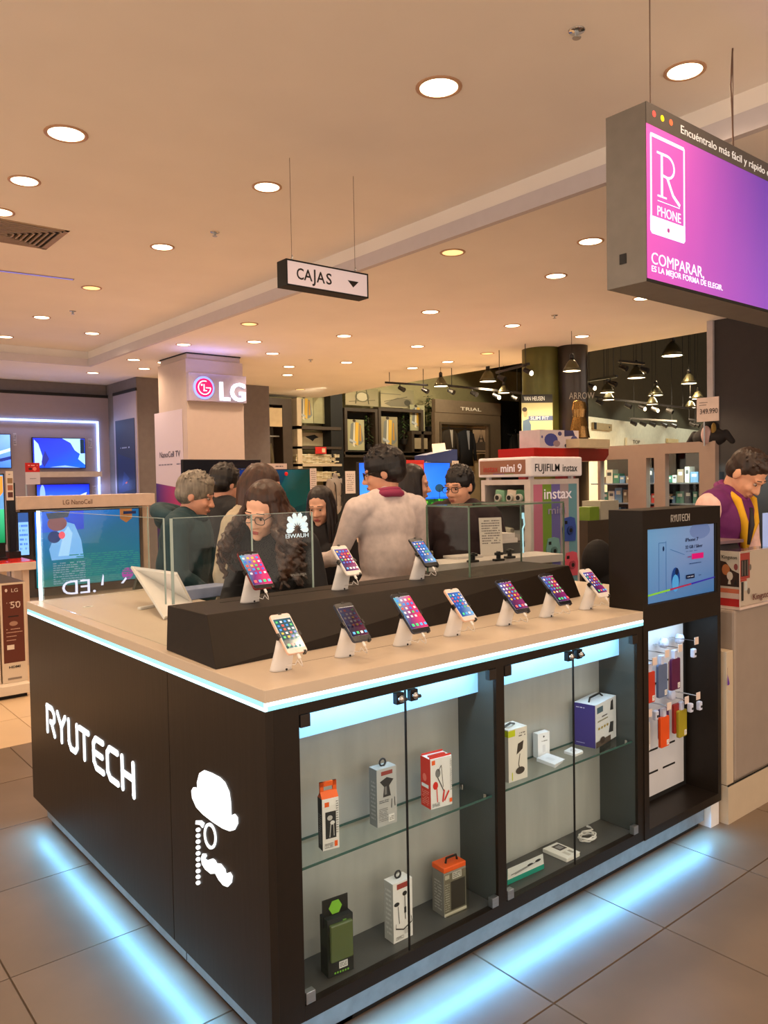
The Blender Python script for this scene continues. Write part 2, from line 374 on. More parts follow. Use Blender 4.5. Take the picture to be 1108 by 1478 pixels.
for r0, r1, z0 in ((.42, .385, -.004),):
    g.box((-r0, -r0*.72, z0), (r0, -r1*.72, 0)).box((-r0, r1*.72, z0), (r0, r0*.72, 0)).box((-r0, -r0*.72, z0), (-r1, r0*.72, 0)).box((r1, -r0*.72, z0), (r0, r0*.72, 0))
g.build('frame', mat('vent_paint', (170, 150, 130), .6), t)
G().box((-.385, -.28, -.002), (.385, .28, -.0005)).build('backing', BLACK, t)
for i in range(9):
    k = i/9; x1, y1 = .38*(1-k), .27*(1-k)
    G().box((-x1, -y1, -.012-.002*i), (x1, -y1+.012, -.003)).box((-x1, y1-.012, -.012-.002*i), (x1, y1, -.003)).box((-x1, -y1, -.012-.002*i), (-x1+.012, y1, -.003)).box((x1-.012, -y1, -.012-.002*i), (x1, y1, -.003)).build('louvre', MT['vent_paint'], t)
t = thing('slot_light', 'narrow bluish linear slot light in the ceiling at the left edge', 'ceiling light', (.2, 6.14, 3.57), rot=(0, 0, -.10))
G().box((0, 0, -.004), (1.35, .05, 0)).build('housing', mat('slot_housing', (140, 125, 125), .5), t)
G().box((.6, .015, -.006), (1.34, .035, -.004)).build('diffuser', mat('slot_glow', (120, 120, 255), emit=.5, ecol=(.3, .3, 1)), t)

# ================================================================== KIOSK
K = thing('display_counter', 'dark wood L-shaped kiosk counter with white top, light strips and glass fronted cabinets', 'counter', (0, 0, 0))
g = G().box((-.004, .6015, .109), (.02, 2.16, .983)); side1 = g.build('side_panel', WOOD, K, bevel=.001)
g = G().box((-.004, -.004, .109), (.02, .5985, .983)); side2 = g.build('side_panel', WOOD, K, bevel=.001)
G().box((.02, 0, .109), (.103, .18, .983)).build('corner_post', WOODF, K, bevel=.001)
G().box((.103, 0, .9545), (1.738, .025, .983)).build('top_rail', WOODF, K)
G().box((.103, 0, .109), (1.738, .025, .151)).build('bottom_rail', WOODF, K)
G().box((.878, 0, .151), (.918, .18, .9545)).build('divider', WOODF, K)
G().box((1.697, 0, .151), (1.738, .18, .9545)).build('divider', WOODF, K)
G().box((.02, .2, .109), (2.33, .78, .983)).box((.02, .78, .109), (.62, 2.16, .983)).build('carcass', WOODF, K)
COUNTER = mat('cream_counter_top', (204, 188, 168), .38, var=.02)
G().prism([(-.003, -.003), (1.738, -.003), (1.738, .156), (2.33, .156), (2.33, .78), (.62, .78), (.62, 2.165), (-.003, 2.165)], 1.006, 1.04).build('counter_top', COUNTER, K, bevel=.001)
G().box((.0, .0, .983), (.05, 2.16, 1.006)).box((0, .03, .983), (1.738, .2, 1.006)).build('top_spacer', WPLAS, K)
G().box((-.0035, -.003, .984), (.004, 2.16, .9935)).box((-.003, -.0035, .9965), (1.738, .004, 1.0055)).build('led_strip', LED, K)
G().box((-.0035, .004, .9935), (.004, 2.16, 1.0055)).box((.004, -.0035, .984), (1.738, .004, .9965)).build('rim_glow', LEDC, K)  # LED light on the ledge, put in as a glowing cyan strip
# plinth and glow
G().box((.035, .04, .028), (.05, 2.08, .109)).box((.035, .034, .028), (2.27, .05, .109)).build('plinth', PLINTH, K)
G().box((.052, .052, -.0), (2.25, .4, .03)).box((.052, .052, 0), (.3, 2.07, .03)).build('plinth_base', BLACK, K)
G().box((.034, .595, .03), (.0355, .598, .108)).build('plinth_joint', BLACK, K)
G().box((.012, .03, .104), (.02, 2.1, .109)).box((.03, .012, .104), (2.25, .02, .109)).build('under_strip', LED, K)
GLOW = (.13, .50, 1.0)
area('under_glow', (.0, 1.07, .098), (0, .64, 0), .012, 2.0, 6.6, GLOW, K, 2.3)
area('under_glow', (1.15, .0, .098), (-.64, 0, 0), 2.2, .012, 7.2, GLOW, K, 2.3)
# cabinet interiors
for k, (x0, x1, xm) in enumerate(((.103, .878, .4857), (.918, 1.697, 1.2969))):
    G().box((x0, .18, .151), (x1, .199, .9545)).build('back_panel', mat('cabinet_back', (174, 176, 172), .6, var=.08, scale=3, stretch=(5, 1, .6)), K)
    G().box((x0, .025, .13), (x1, .18, .1505)).build('cabinet_floor', SHELFG, K)
    G().box((x1-.001, .012, .152), (x1+.0005, .179, .954)).box((x0-.0005, .012, .152), (x0+.001, .179, .954)).build('side_lining', mat('side_lining', (66, 72, 72), .45), K)
    G().box((x0, .082, .858), (x1-.001, .088, .954)).build('header_panel', LEDH, K)
    area('cabinet_lamp', ((x0+x1)/2, .045, .95), (0, 0, 0), x1-x0-.06, .02, 1.1, (.62, .84, 1.0), K)
    sh = G().box((x0+.002, .024, .514), (x1-.002, .176, .521)).build('glass_shelf', GLASSC, K)
    G().box((x0+.002, .0225, .5138), (x1-.002, .024, .5212)).box((x0+.002, .1761, .514), (x1-.002, .178, .521)).build('polished_edge', GEDGE, sh)
    for xx in (x1-.012, x0+.012):
        for yy in (.045, .155): G().cyl((xx, yy, .505), (xx, yy, .5225), .006, n=10).build('shelf_pin', CHROME, sh)
    for s, (a, b) in enumerate(((x0+.002, xm-.0015), (xm+.0015, x1-.002))):
        d = G().box((a, .003, .153), (b, .009, .953)).build('glass_door', GLASSC, K)
        e = b if s == 0 else a
        G().box((e-.0005, .0028, .153), (e+.0005, .0092, .953)).build('door_edge', BLACK, d)
        G().box((a, .0025, .9515), (b, .0095, .953)).build('door_edge', GEDGE, d)
        hx = a if s == 0 else b-.032
        G().box((hx, -.004, .918), (hx+.032, .016, .953)).build('hinge_clamp', mat('dark_hinge', (50, 46, 44), .3, .6), d, bevel=.001)
        G().box((hx, -.004, .155), (hx+.030, .016, .187)).build('hinge_clamp', STEEL, d, bevel=.001)
        lx = (xm-.028) if s == 0 else (xm+.028)
        lk = G().box((lx-.014, -.006, .915), (lx+.014, .014, .95)).build('lock', mat('lock_black', (26, 22, 22), .3, .5), d, bevel=.002)
        G().cyl((lx-.002, -.006, .933), (lx-.002, -.016, .933), .0105, n=16).ell((lx-.002, -.016, .933), (.009, .004, .009)).build('lock_barrel', CHROME, lk, smooth=True)
        G().cyl((lx+.014, -.004, .926), (lx+.024, -.004, .926), .006, n=10).build('lock_knob', BPLAS, lk)
# illuminated lettering on the long side (strokes)
def strokes(g, segs, x0, w_, h_, sw, t):
    for pl in segs:
        for (ax, ay), (bx, by) in zip(pl, pl[1:]):
            p = Vector((x0+ax*w_, ay*h_)); q = Vector((x0+bx*w_, by*h_)); d = (q-p).normalized(); n = Vector((-d.y, d.x))*sw/2
            g.prism([tuple(p-n), tuple(q-n), tuple(q+n), tuple(p+n)], 0, t)
        for (ax, ay) in pl: g.prism([(x0+ax*w_+sw/2*math.cos(a), ay*h_+sw/2*math.sin(a)) for a in (2*PI*i/16 for i in range(16))], 0, t)
RY = {'R': [[(0, 0), (0, 1), (.7, 1), (1, .82), (1, .6), (.75, .45), (.45, .45)], [(.55, .45), (1, 0)]],
      'Y': [[(0, 1), (.5, .55), (1, 1)], [(.5, .55), (.5, 0)]],
      'U': [[(0, 1), (0, .2), (.25, 0), (.75, 0), (1, .2), (1, 1)]],
      'T': [[(0, 1), (1.0, 1)], [(.5, 1), (.5, 0)]],
      'E': [[(1, 1), (.25, 1), (0, .8), (0, .2), (.25, 0), (1, 0)], [(0, .5), (.9, .5)]],
      'C': [[(1, 1), (.25, 1), (0, .8), (0, .2), (.25, 0), (1, 0)]],
      'H': [[(0, 1), (0, 0)], [(1, 1), (1, 0)], [(0, .52), (1, .52)]]}
def ryutech(parent, W, H, loc, rot, mt, sw=None, t=.003):
    p = W/7; sw = sw or H*.2
    for i, ch in enumerate('RYUTECH'):
        g = G(); x = {0: .0, 1: .0, 2: 0, 3: -.07, 4: 0, 5: 0, 6: 0}[i]
        strokes(g, RY[ch], i*p+x*p+sw*.5, p*.82-sw*.8, H-sw, sw, t)
        for k, v in enumerate(g.v): g.v[k] = (v[0], v[1]+sw*.5, v[2])
        o = g.build('letter', mt, parent, loc, rot)
ryutech(side1, 1.035, .137, (-.0042, 1.905, .478), LF, LEDW, sw=.023, t=.003)
# emblem: bowler hat, monocle with beaded cord, moustache
def face(pts): return [(-at(x, y, x=-.004).y, at(x, y, x=-.004).z) for x, y in pts]
def cr(pts): return face([(230+a/6.72, 1080+b/6.72) for a, b in pts])
hat = cr([(380, 420), (372, 330), (395, 240), (440, 212), (510, 238), (590, 280), (640, 330), (680, 420), (695, 520), (700, 650), (735, 635), (762, 670), (765, 730), (735, 790), (690, 802), (620, 775), (520, 710), (430, 640), (365, 570), (325, 480), (318, 410), (335, 378), (360, 380)])
em = G(); em.prism(hat, 0, .003); em.build('hat_emblem', LEDW, side2, (-.0042, 0, 0), LF)
ring = G(); c0 = cr([(497, 850)])[0]
ra = []
for i in range(28):
    a = 2*PI*i/28; ra.append(cr([(497+58*math.cos(a)-12*math.sin(a)*-1, 850+128*math.sin(a))])[0])
cx_ = sum(p[0] for p in ra)/28; cy_ = sum(p[1] for p in ra)/28
for i in range(28):
    p, q = ra[i], ra[(i+1) % 28]
    f = .77
    ring.prism([p, q, (cx_+(q[0]-cx_)*f, cy_+(q[1]-cy_)*f), (cx_+(p[0]-cx_)*f, cy_+(p[1]-cy_)*f)][::-1], 0, .003)
ring.prism(cr([(358, 735), (360, 700), (410, 700), (440, 725), (425, 770), (400, 740)]), 0, .003)
ring.build('monocle_emblem', LEDW, side2, (-.0042, 0, 0), LF)
for i in range(10):
    b = G(); b.prism(cr([(380+19*math.cos(-a), 790+57*i+21*math.sin(-a)) for a in (2*PI*k/10 for k in range(10))]), 0, .003); b.build('bead', LEDW, side2, (-.0042, 0, 0), LF)
G().prism(cr([(412, 1060), (425, 1020), (455, 1022), (462, 1045), (445, 1070), (470, 1085), (520, 1068), (545, 1085), (560, 1115), (600, 1120), (640, 1170), (650, 1215), (690, 1200), (712, 1240), (705, 1300), (668, 1342), (625, 1325), (580, 1270), (550, 1212), (505, 1215), (450, 1170), (420, 1120)]), 0, .003).build('moustache_emblem', LEDW, side2, (-.0042, 0, 0), LF)

# ---------------------------------------------------------------- pillar with screen and accessory niche
Pl = thing('screen_pillar', 'dark wood kiosk pillar with a blue screen above an open accessory niche', 'display stand', (1.738, 0, 0))
X0, X1, N0, N1, Z1 = .034, .585, .034, .585, 1.443
G().box((0, -.004, .109), (N0, .155, Z1)).box((N1, -.004, .109), (.612, .155, Z1)).box((N0, -.004, .955), (N1, .155, 1.060)).box((N0, -.004, 1.367), (N1, .155, Z1)).box((N0, -.004, .109), (N1, .16, .146)).box((N0, .02, 1.06), (N1, .155, 1.367)).build('frame', WOODF, Pl)
G().box((N0, .152, .146), (N1, .156, .955)).build('niche_back', BLACK, Pl)
sp = G().box((N0, .146, .17), (N1-.03, .151, .955)).build('slotted_panel', mat('niche_panel', (214, 216, 220), .6, var=.03), Pl)
for zz in (.27, .37, .66):
    for xx in (.10, .24, .38): G().box((xx, .1448, zz), (xx+.10, .1462, zz+.008)).build('slot', BLACK, sp)
area('niche_lamp', (.3, .05, .95), (0, 0, 0), .45, .03, .9, (.45, .75, 1.0), Pl)
scr = G().box((.034, .006, 1.06), (.576, .018, 1.367)).build('screen', BPLAS, Pl)
G().box((.576, .0, 1.06), (.585, .02, 1.367)).build('screen_side_bezel', BLACK, Pl)
bl = (70, 122, 178); bl2 = (92, 140, 190); bd = (44, 92, 150)
W_, H_ = .536, .301
SCRD = mat('info_screen', (255, 255, 255), .2, attr=True, emit=.34)
pic = art('picture', W_, H_, [('p', [(0, 0), (1, 0), (1, 1), (0, 1)], [(74, 124, 182), (58, 108, 168), (120, 140, 186), (96, 150, 200)]),
    ('e', .78, .92, .16, .12, (96, 120, 172)), ('r', .17, .1, .175, .80, bd), ('r', .27, .1, .275, .82, bd), ('r', .17, .80, .275, .807, bd), ('e', .235, .72, .012, .035, (20, 40, 80)),
    ('l', .33, .70, .54, .6, .006, bd), ('e', .405, .28, .062, .16, (20, 60, 130)), ('e', .40, .22, .05, .12, (70, 150, 215)), ('e', .42, .38, .025, .05, (12, 30, 70)),
    ('p', [(0, .10), (.32, .13), (.32, .155), (0, .125)], (120, 190, 60)), ('p', [(.32, .13), (.63, .16), (.63, .183), (.32, .155)], (150, 40, 80)), ('p', [(.63, .16), (1, .2), (1, .218), (.63, .183)], (50, 40, 160)),
    ('r', .64, .52, .82, .60, (190, 20, 110)), ('r', .55, .25, .68, .31, (16, 30, 60)), ('t', .55, .545, .63, .58, 1, (120, 20, 80)), ('t', .60, .45, .78, .475, 1, (20, 50, 100)), ('t', .55, .635, .72, .65, 1, (20, 50, 100)), ('t', .57, .27, .66, .29, 1, (200, 210, 230)), ('t', .73, .27, .78, .29, 1, (20, 50, 100))],
    scr, (.036, .0055, 1.063), FR, SCRD)
NAVY = mat('navy_ink', (14, 36, 84), .5)
txt('iPhone 7', .016, (.036+.55*W_, .0035, 1.063+.78*H_), FR, NAVY, scr, width=.105)
txt('32 GB / Silver', .014, (.036+.55*W_, .0035, 1.063+.68*H_), FR, NAVY, scr, width=.14)
txt('$399.990', .014, (.036+.655*W_, .0035, 1.063+.535*H_), FR, mat('pink_ink', (250, 150, 200), .5, emit=.4), scr, width=.08)
ryutech(Pl, .150, .030, (.205, -.0045, 1.388), FR, mat('silver_letter', (190, 186, 180), .4), sw=.0040, t=.001)

# ---------------------------------------------------------------- white end block, riser, glass cases
t = thing('end_block', 'small white leg block at the right end under the dark pillar', 'block', (2.275, .005, 0)); G().box((0, 0, 0), (.07, .14, .108)).build('block', WPLAS, t)
Ri = thing('raised_display_step', 'sloping dark brown display step lying on the white counter top', 'display step', (0, 0, 1.0405))
P8 = [(.012, .298, 0), (1.897, .417, 0), (1.897, .76, 0), (.022, .66, 0), (.055, .43, .1395), (1.872, .462, .1395), (1.88, .76, .1395), (.045, .695, .1395)]
G().hexa(P8).build('step_body', STEPM, Ri, bevel=.002)
G().box((.2, .618, .1393), (1.2, .624, .1405)).build('cable_slot', BLACK, Ri)
def pane(g, a, b, z0, z1, th=.008):
    a = Vector((*a, 0)); b = Vector((*b, 0)); d = (b-a).normalized(); n = Vector((-d.y, d.x, 0))*th/2
    return g.hexa([(*(p+q).xy, z) for z in (z0, z1) for p, q in ((a, -n), (b, -n), (b, n), (a, n))])
Gc = thing('glass_screen', 'tall clear glass screen around the left wing of the counter, with mirrored brand transfers', 'glass screen', (0, 0, 0))
zt = 1.468
pane(G(), (.05, .72), (.05, 2.12), 1.041, zt).build('side_pane', GLASS, Gc)
pane(G(), (.075, .70), (.37, .70), 1.181, zt).build('front_pane', GLASS, Gc)
hw = pane(G(), (.374, .70), (.63, .70), 1.181, zt).build('front_pane', GLASS, Gc)
fp = pane(G(), (.06, 2.12), (.58, 2.12), 1.041, zt).build('end_pane', GLASS, Gc)
ed = G()
for x, y, z0, sx, sy in ((.05, .718, 1.181, .005, .003), (.068, .70, 1.181, .009, .005), (.372, .70, 1.181, .003, .008), (.632, .70, 1.181, .003, .008), (.582, 2.12, 1.041, .003, .008)):
    ed.box((x-sx/2, y-sy/2, z0), (x+sx/2, y+sy/2, zt))
ed.box((.0465, .72, zt), (.0535, 2.12, zt+.0015)).box((.06, 2.1165, zt), (.58, 2.1235, zt+.0015)).box((.075, .6965, zt), (.63, .7035, zt+.0015))
ed.build('polished_edges', GEDGEL, Gc)
G().box((.044, 2.121, 1.045), (.056, 2.135, zt)).build('lit_corner_edge', mat('lit_glass_edge', (220, 250, 255), emit=3.2, ecol=(.75, .95, 1.0)), Gc)
FRM = (PI/2, 0, PI)   # seen mirrored from the front
etch = mat('white_transfer', (190, 205, 255), emit=.7, ecol=(.7, .76, 1.0))
txt('.ED', .07, (.31, 2.113, 1.06), FRM, etch, fp, 'lettering', width=.16)
g = G()
for a_, b_ in (((.33, .0), (.345, .045)), ((.43, .0), (.46, .02))): g.prism([(a_[0], a_[1]+.03), (a_[0]+.012, a_[1]+.03), (b_[0], b_[1]+.03), (b_[0]-.004, b_[1]+.04)], 0, .001)
g.build('transfer_fragment', etch, fp, (0, 2.113, 1.06), FR)
ink = mat('pale_transfer', (190, 215, 225), .5, emit=.55, ecol=(.6, .75, .8))
txt('HUAWEI', .016, (.613, .6945, 1.375), FRM, ink, hw, 'lettering', width=.10)
g = G(); c = (.563, 1.408)
for k in range(8):     # eight petals fanned out
    a = math.radians(-8+k*28); n = Vector((math.cos(a), math.sin(a)));
    L = .062 if 1 < k < 6 else .05; q = Vector((-n.y, n.x))
    g.prism([tuple(n*.012), tuple(n*L*.55+q*-.010), tuple(n*L*.9+q*-.009), tuple(n*L), tuple(n*L*.9+q*.009), tuple(n*L*.55+q*.010)], 0, .0008)
g.build('petal_emblem', ink, hw, (c[0], .6952, c[1]), FR)
txt('signature', .012, (.60, .6945, 1.233), FRM, mat('dull_transfer', (150, 150, 145), .5), hw, 'lettering', width=.07, shear=.4)

Bc = thing('glass_box', 'frameless glass box standing on the right part of the brown step', 'glass box', (0, 0, 1.181))
h = .285; x0, x1, y0, y1 = 1.25, 1.86, .48, .733
pane(G(), (x0, y0), (x1, y0), 0, h, .006).build('front_pane', GLASS, Bc); pane(G(), (x0, y0), (x0, y1), 0, h, .006).build('side_pane', GLASS, Bc); pane(G(), (x1, y0), (x1, y1), 0, h, .006).build('side_pane', GLASS, Bc)
pane(G(), (x0, y1), (x1, y1), 0, h, .006).build('back_pane', GLASS, Bc)
G().box((x0, y0, h), (x1, y1, h+.006)).build('top_pane', GLASS, Bc)
g = G()
for x, y in ((x0, y0), (x1, y0), (x0, y1), (x1, y1)): g.box((x-.003, y-.003, 0), (x+.003, y+.003, h))
g.box((x0, y0-.0035, h), (x1, y0-.003, h+.007)).box((x0-.0035, y0, h), (x0-.003, y1, h+.007)).box((x0, y1+.003, h), (x1, y1+.0035, h+.007))
g.build('polished_edges', mat('green_glass_edge', (98, 120, 104), .15), Bc)
# ================================================================== PHONES ON STANDS
ORDN = ['leftmost', 'second from left', 'third from left', 'fourth from left', 'fifth from left', 'sixth from left', 'rightmost']
def post_geo():
    g = G(); n = 24; rings = []
    for (z, yo, sx, sy, sl) in ((0, 0, .034, .021, 0), (.006, -.001, .033, .020, 0), (.06, -.021, .030, .018, 0), (.094, -.036, .029, .018, .8)):
        rings.append([(sx*math.copysign(abs(math.cos(t))**.8, math.cos(t)), yo+sy*math.copysign(abs(math.sin(t))**.8, math.sin(t)), z+sl*sy*math.sin(t)) for t in (2*PI*i/n for i in range(n))])
    vs = [p for r in rings for p in r]
    fs = [(i*n+j, i*n+(j+1) % n, (i+1)*n+(j+1) % n, (i+1)*n+j) for i in range(3) for j in range(n)]+[tuple(range(n))[::-1], tuple(range(3*n, 4*n))]
    return g.add(vs, fs)
post_me = post_geo().mesh('post'); post_me.materials.append(WPLAS)
for p in post_me.polygons: p.use_smooth = len(p.vertices) == 4
BODYC = {'white': mat('phone_white', (228, 222, 216), .3), 'gold': mat('phone_gold', (226, 190, 168), .3), 'black': mat('phone_black', (22, 24, 30), .25), 'red': mat('phone_red', (120, 30, 34), .3), 'slate': mat('phone_slate', (52, 58, 74), .3)}
PHS = mat('phone_screen', (255, 255, 255), .12, attr=True, emit=.40)
WALLP = {'pink': [(40, 50, 120), (230, 60, 110), (210, 60, 120), (60, 170, 210)], 'teal': [(20, 60, 74), (50, 150, 160), (20, 70, 90), (30, 90, 110)],
         'dark': [(26, 24, 50), (90, 28, 56), (40, 22, 44), (30, 40, 80)], 'blue': [(30, 70, 150), (130, 170, 210), (60, 110, 190), (40, 80, 170)], 'purple': [(20, 24, 70), (120, 40, 110), (150, 40, 100), (40, 90, 170)]}
def rrect(w_, h_, r, n=5):
    p = []
    for cx, cy, a0 in ((w_/2-r, h_/2-r, 0), (-w_/2+r, h_/2-r, 90), (-w_/2+r, -h_/2+r, 180), (w_/2-r, -h_/2+r, 270)):
        for i in range(n+1): a = math.radians(a0+90*i/n); p.append((cx+r*math.cos(a), cy+r*math.sin(a)))
    return p
def phone(x, y, z, i, body, face, wall, lab, grp, sc=1.0, rz=0):
    st = thing('phone_stand', 'white stand under the '+lab.split(' on the')[0].split(' beside')[0], 'stand', (x, y, z), rz, 'white stands under the display phones')
    o = bpy.data.objects.new('post', post_me); COL.objects.link(o); o.parent = st
    G().cyl((.006, -.0205, .004), (.006, -.0222, .004), .0035, n=8).build('base_screw', BLACK, st)
    W, H, T = .067*sc, .138*sc, .0075
    ph = thing('smartphone', lab, 'phone', (x+.052*0*math.cos(rz), y-.043, z+.1105), rz, grp)
    ph.rotation_euler = (PI/4, 0, rz)
    q = G(); q.prism(rrect(W, H, .009), -T/2, T/2); q.build('body', BODYC[body], ph, bevel=.0012)
    q = G(); q.prism(rrect(W-.003, H-.003, .008), T/2, T/2+.0006); fr = q.build('front_glass', BODYC[face], ph)
    m_ = .118 if sc < 1.1 else .1
    its = [('p', [(0, 0), (1, 0), (1, 1), (0, 1)], WALLP[wall])]
    for r in range(5):
        for c in range(4):
            col = random.choice([(230, 230, 240), (60, 150, 240), (80, 200, 120), (240, 90, 70), (210, 215, 230), (70, 110, 220), (240, 190, 70)])
            if wall == 'dark': col = tuple(v//3 for v in col)
            its.append(('r', .07+.235*c, .86-.135*r, .07+.235*c+.12, .86-.135*r+.065, col))
    for c in range(4): its.append(('r', .07+.235*c, .04, .21+.235*c, .12, random.choice([(70, 220, 140), (90, 180, 250), (240, 240, 245), (250, 110, 110)])))
    its.append(('t', .05, .965, .95, .99, 1, (220, 225, 235)))
    k = (.87, .74) if face in ('white', 'gold') or sc < 1.1 else (.93, .80)
    w2, h2 = W*k[0], H*k[1]
    art('display', w2, h2, its, fr, (-w2/2, -h2/2, T/2+.0007), (0, 0, 0), PHS, t=.0002)
    if face in ('white', 'gold', 'black'):
        b = G(); b.lathe([(.001, 0), (.0045, 0), (.005, -.0004)], 14, (0, -H/2+.0085, T/2+.0011)); b.build('home_button', BODYC[face], ph)
    for a_, b_ in (((-W/2-.005, -.012, -.008), (-W/2+.003, .003, T/2+.002)), ((W/2-.003, -.012, -.008), (W/2+.005, .003, T/2+.002)), ((-.004, H/2-.004, -.006), (.006, H/2+.003, T/2+.0018)), ((W/2-.014, -H/2-.003, -.006), (W/2-.006, -H/2+.006, T/2+.0018)), ((-.024, -.016, -.011), (.024, .012, -T/2))):
        G().box(a_, b_).build('security_clip' if a_[0] != -.024 else 'clamp_plate', BPLAS, ph)
    pl = G().box((-.004, -H/2-.016, -.003), (.004, -H/2-.0005, .002)).build('plug', WPLAS, ph, bevel=.001)
    pts = [(0, -H/2-.014, -.0005), (.003, -H/2-.028, -.006), (.010, -H/2-.030, -.020), (.016, -H/2-.014, -.034), (.018, -H/2+.004, -.040), (.012, -H/2-.004, -.050), (.006, -.062, -.066), (0.004, -.040, -.100)]
    sm = []
    for a, b in zip(pts, pts[1:]): sm += [tuple(Vector(a).lerp(Vector(b), t)) for t in (0, .5)]
    sm.append(pts[-1])
    G().tube(sm, .0013, 6).build('cable', WPLAS, pl, smooth=True)
    return ph
CT, RTz = 1.0405, 1.1805
g1 = 'display phones along the white counter'; g2 = 'display phones on the brown step'
specs = [(.15, .164, 'gold', 'white', 'teal', 'white framed phone with teal icon screen, leftmost on the white counter', 1),
         (.391, .181, 'slate', 'black', 'dark', 'dark grey phone with dim maroon screen, second from left on the white counter', 1.05),
         (.627, .182, 'slate', 'black', 'pink', 'large black phone with blue and pink screen, third from left on the white counter', 1.15),
         (.857, .184, 'gold', 'white', 'blue', 'white framed phone with light blue screen, fourth from left on the white counter', 1.0),
         (1.13, .190, 'slate', 'black', 'purple', 'black phone with purple icon screen, fifth from left on the white counter', 1.1),
         (1.377, .193, 'slate', 'black', 'purple', 'dark blue phone with glowing icons, sixth from left on the white counter', 1.1),
         (1.631, .194, 'white', 'white', 'purple', 'white phone with violet screen, rightmost on the white counter beside the pillar', 1.05)]
for i, (x, y, b, f, wl, lb, s) in enumerate(specs): phone(x, y, CT, i, b, f, wl, lb, g1, s)
specs = [(.278, .560, 'red', 'black', 'pink', 'large black and red phone with pink and blue screen, leftmost on the brown step', 1.16),
         (.672, .585, 'white', 'white', 'purple', 'white phone with purple screen, middle of the three on the brown step', 1.02),
         (1.068, .60, 'black', 'black', 'blue', 'black phone with pale blue icon screen, rightmost of the three on the brown step', 1.08)]
for i, (x, y, b, f, wl, lb, s) in enumerate(specs): phone(x, y, RTz, i, b, f, wl, lb, g2, s)
G().box((.2, .205, 1.0398), (1.72, .207, 1.0404)).build('cable_groove', mat('groove_brown', (110, 90, 70), .6), K)

# tablets and bits behind the glass on the left wing
t = thing('tablet_display', 'large white slanted tablet display panel on the left counter wing', 'tablet', tuple(at(250, 885, z=1.0405)))
o_ = t.location
q = [at(236, 895, z=1.042), at(277, 873, z=1.042), at(254, 830, z=1.19), at(188, 820, z=1.19)]
nn = (q[1]-q[0]).cross(q[3]-q[0]).normalized()*.012
G().hexa([p-o_ for p in q]+[p-o_+nn for p in q]).build('panel', WPLAS, t, bevel=.002)
c = (q[0]+q[1])/2-o_; G().box((c.x-.05, c.y+.0, .0), (c.x+.09, c.y+.10, .008)).build('foot', WPLAS, t, bevel=.002)
t = thing('flat_device', 'bluish flat device lying on the counter behind the glass, left end of the brown step', 'device', tuple(at(300, 866, z=1.0405)+Vector((.02, .12, 0))))
G().prism(rrect(.28, .12, .02), 0, .05).build('case', mat('blue_grey_plastic', (150, 165, 205), .3), t, (0, 0, 0), (0, 0, .1), bevel=.004)
t = thing('white_adapter', 'small white box lying on the left counter wing beside the slanted tablet', 'box', tuple(at(218, 879, z=1.0405)+Vector((0, .03, 0))), .3)
G().box((-.05, -.012, 0), (.05, .012, .012)).build('body', WPLAS, t, bevel=.003)
t = thing('cable_grommet', 'small oval cable grommet set in the left counter wing', 'grommet', tuple(at(127, 876, z=1.0403)))
G().lathe([(.022, 0), (.022, .002), (.016, .003), (.014, .001)], 20, close=False).build('ring', WPLAS, t, smooth=True); G().lathe([(.001, .001), (.015, .001)], 16).build('hole', BLACK, t)
t = thing('dark_wedge', 'dark little wedge stand behind the slanted tablet on the left wing', 'stand', tuple(at(201, 850, z=1.0405)), .2)
G().prism([(-.035, 0), (.035, 0), (.0, .10)], -.01, .01).build('wedge', mat('dark_green_plastic', (52, 58, 50), .5), t, (0, 0, 0), (PI/2, 0, 0))

# ================================================================== PRODUCTS IN THE CABINETS
def carton(name, label, cat, bl, br, top, z, depth, front, side, sidec=(200, 200, 200), basec=(235, 235, 235), grp=None, sides=None, extra=None):
    A = at(*bl, z=z); B = at(*br, z=z); W = (B-A).length; d = math.atan2(B.y-A.y, B.x-A.x)
    r = FW+RT*((bl[0]-PX)/FPX)-UP*((top-PY)/FPX); k = (Vector((A.x-CP.x, A.y-CP.y)).length)/Vector((r.x, r.y)).length
    H = (CP+r*k).z-z
    t = thing(name, label, cat, (A.x, A.y, z+.0006), d, grp)
    G().box((0, 0, 0), (W, depth, H), c=basec).build('carton', PRINT, t, colors=True)
    art('front_print', W, H, front, t, (0, -.0002, 0), FR, t=.0003, base=basec)
    art('side_print', depth, H, side, t, (-.0002, depth, 0), LF, t=.0003, base=sidec)
    if extra: extra(t, W, depth, H)
    return t
OR = (238, 96, 24); GRp = (90, 92, 94)
def tab(col, mt=None, hh=.045):
    def f(t, W, D, H):
        g = G(); g.box((0, D*.4, H), (W, D*.6, H+.008)); g.box((0, D*.4, H), (W*.22, D*.6, H+hh)); g.box((W*.78, D*.4, H), (W, D*.6, H+hh)); g.box((0, D*.4, H+hh*.7), (W, D*.6, H+hh))
        g.add([(0, 0, H), (W, 0, H), (W, D*.45, H+.02), (0, D*.45, H+.02), (0, D, H), (W, D, H)], [(0, 1, 2, 3), (3, 2, 5, 4), (0, 3, 4), (1, 5, 2)])
        g.build('hang_tab', mat('tab_%d_%d' % (col[0], col[1]), col, .5), t)
    return f
def loop(col=(40, 40, 42)):
    def f(t, W, D, H):
        G().tube([(W*.5+.011*math.cos(a), D*.5, H+.012+.011*math.sin(a)) for a in (2*PI*i/14-PI/2 for i in range(15))], .003, 6).build('hang_loop', mat('loop_dark', col, .5), t, smooth=True)
    return f
zs, zb = .5215, .1508
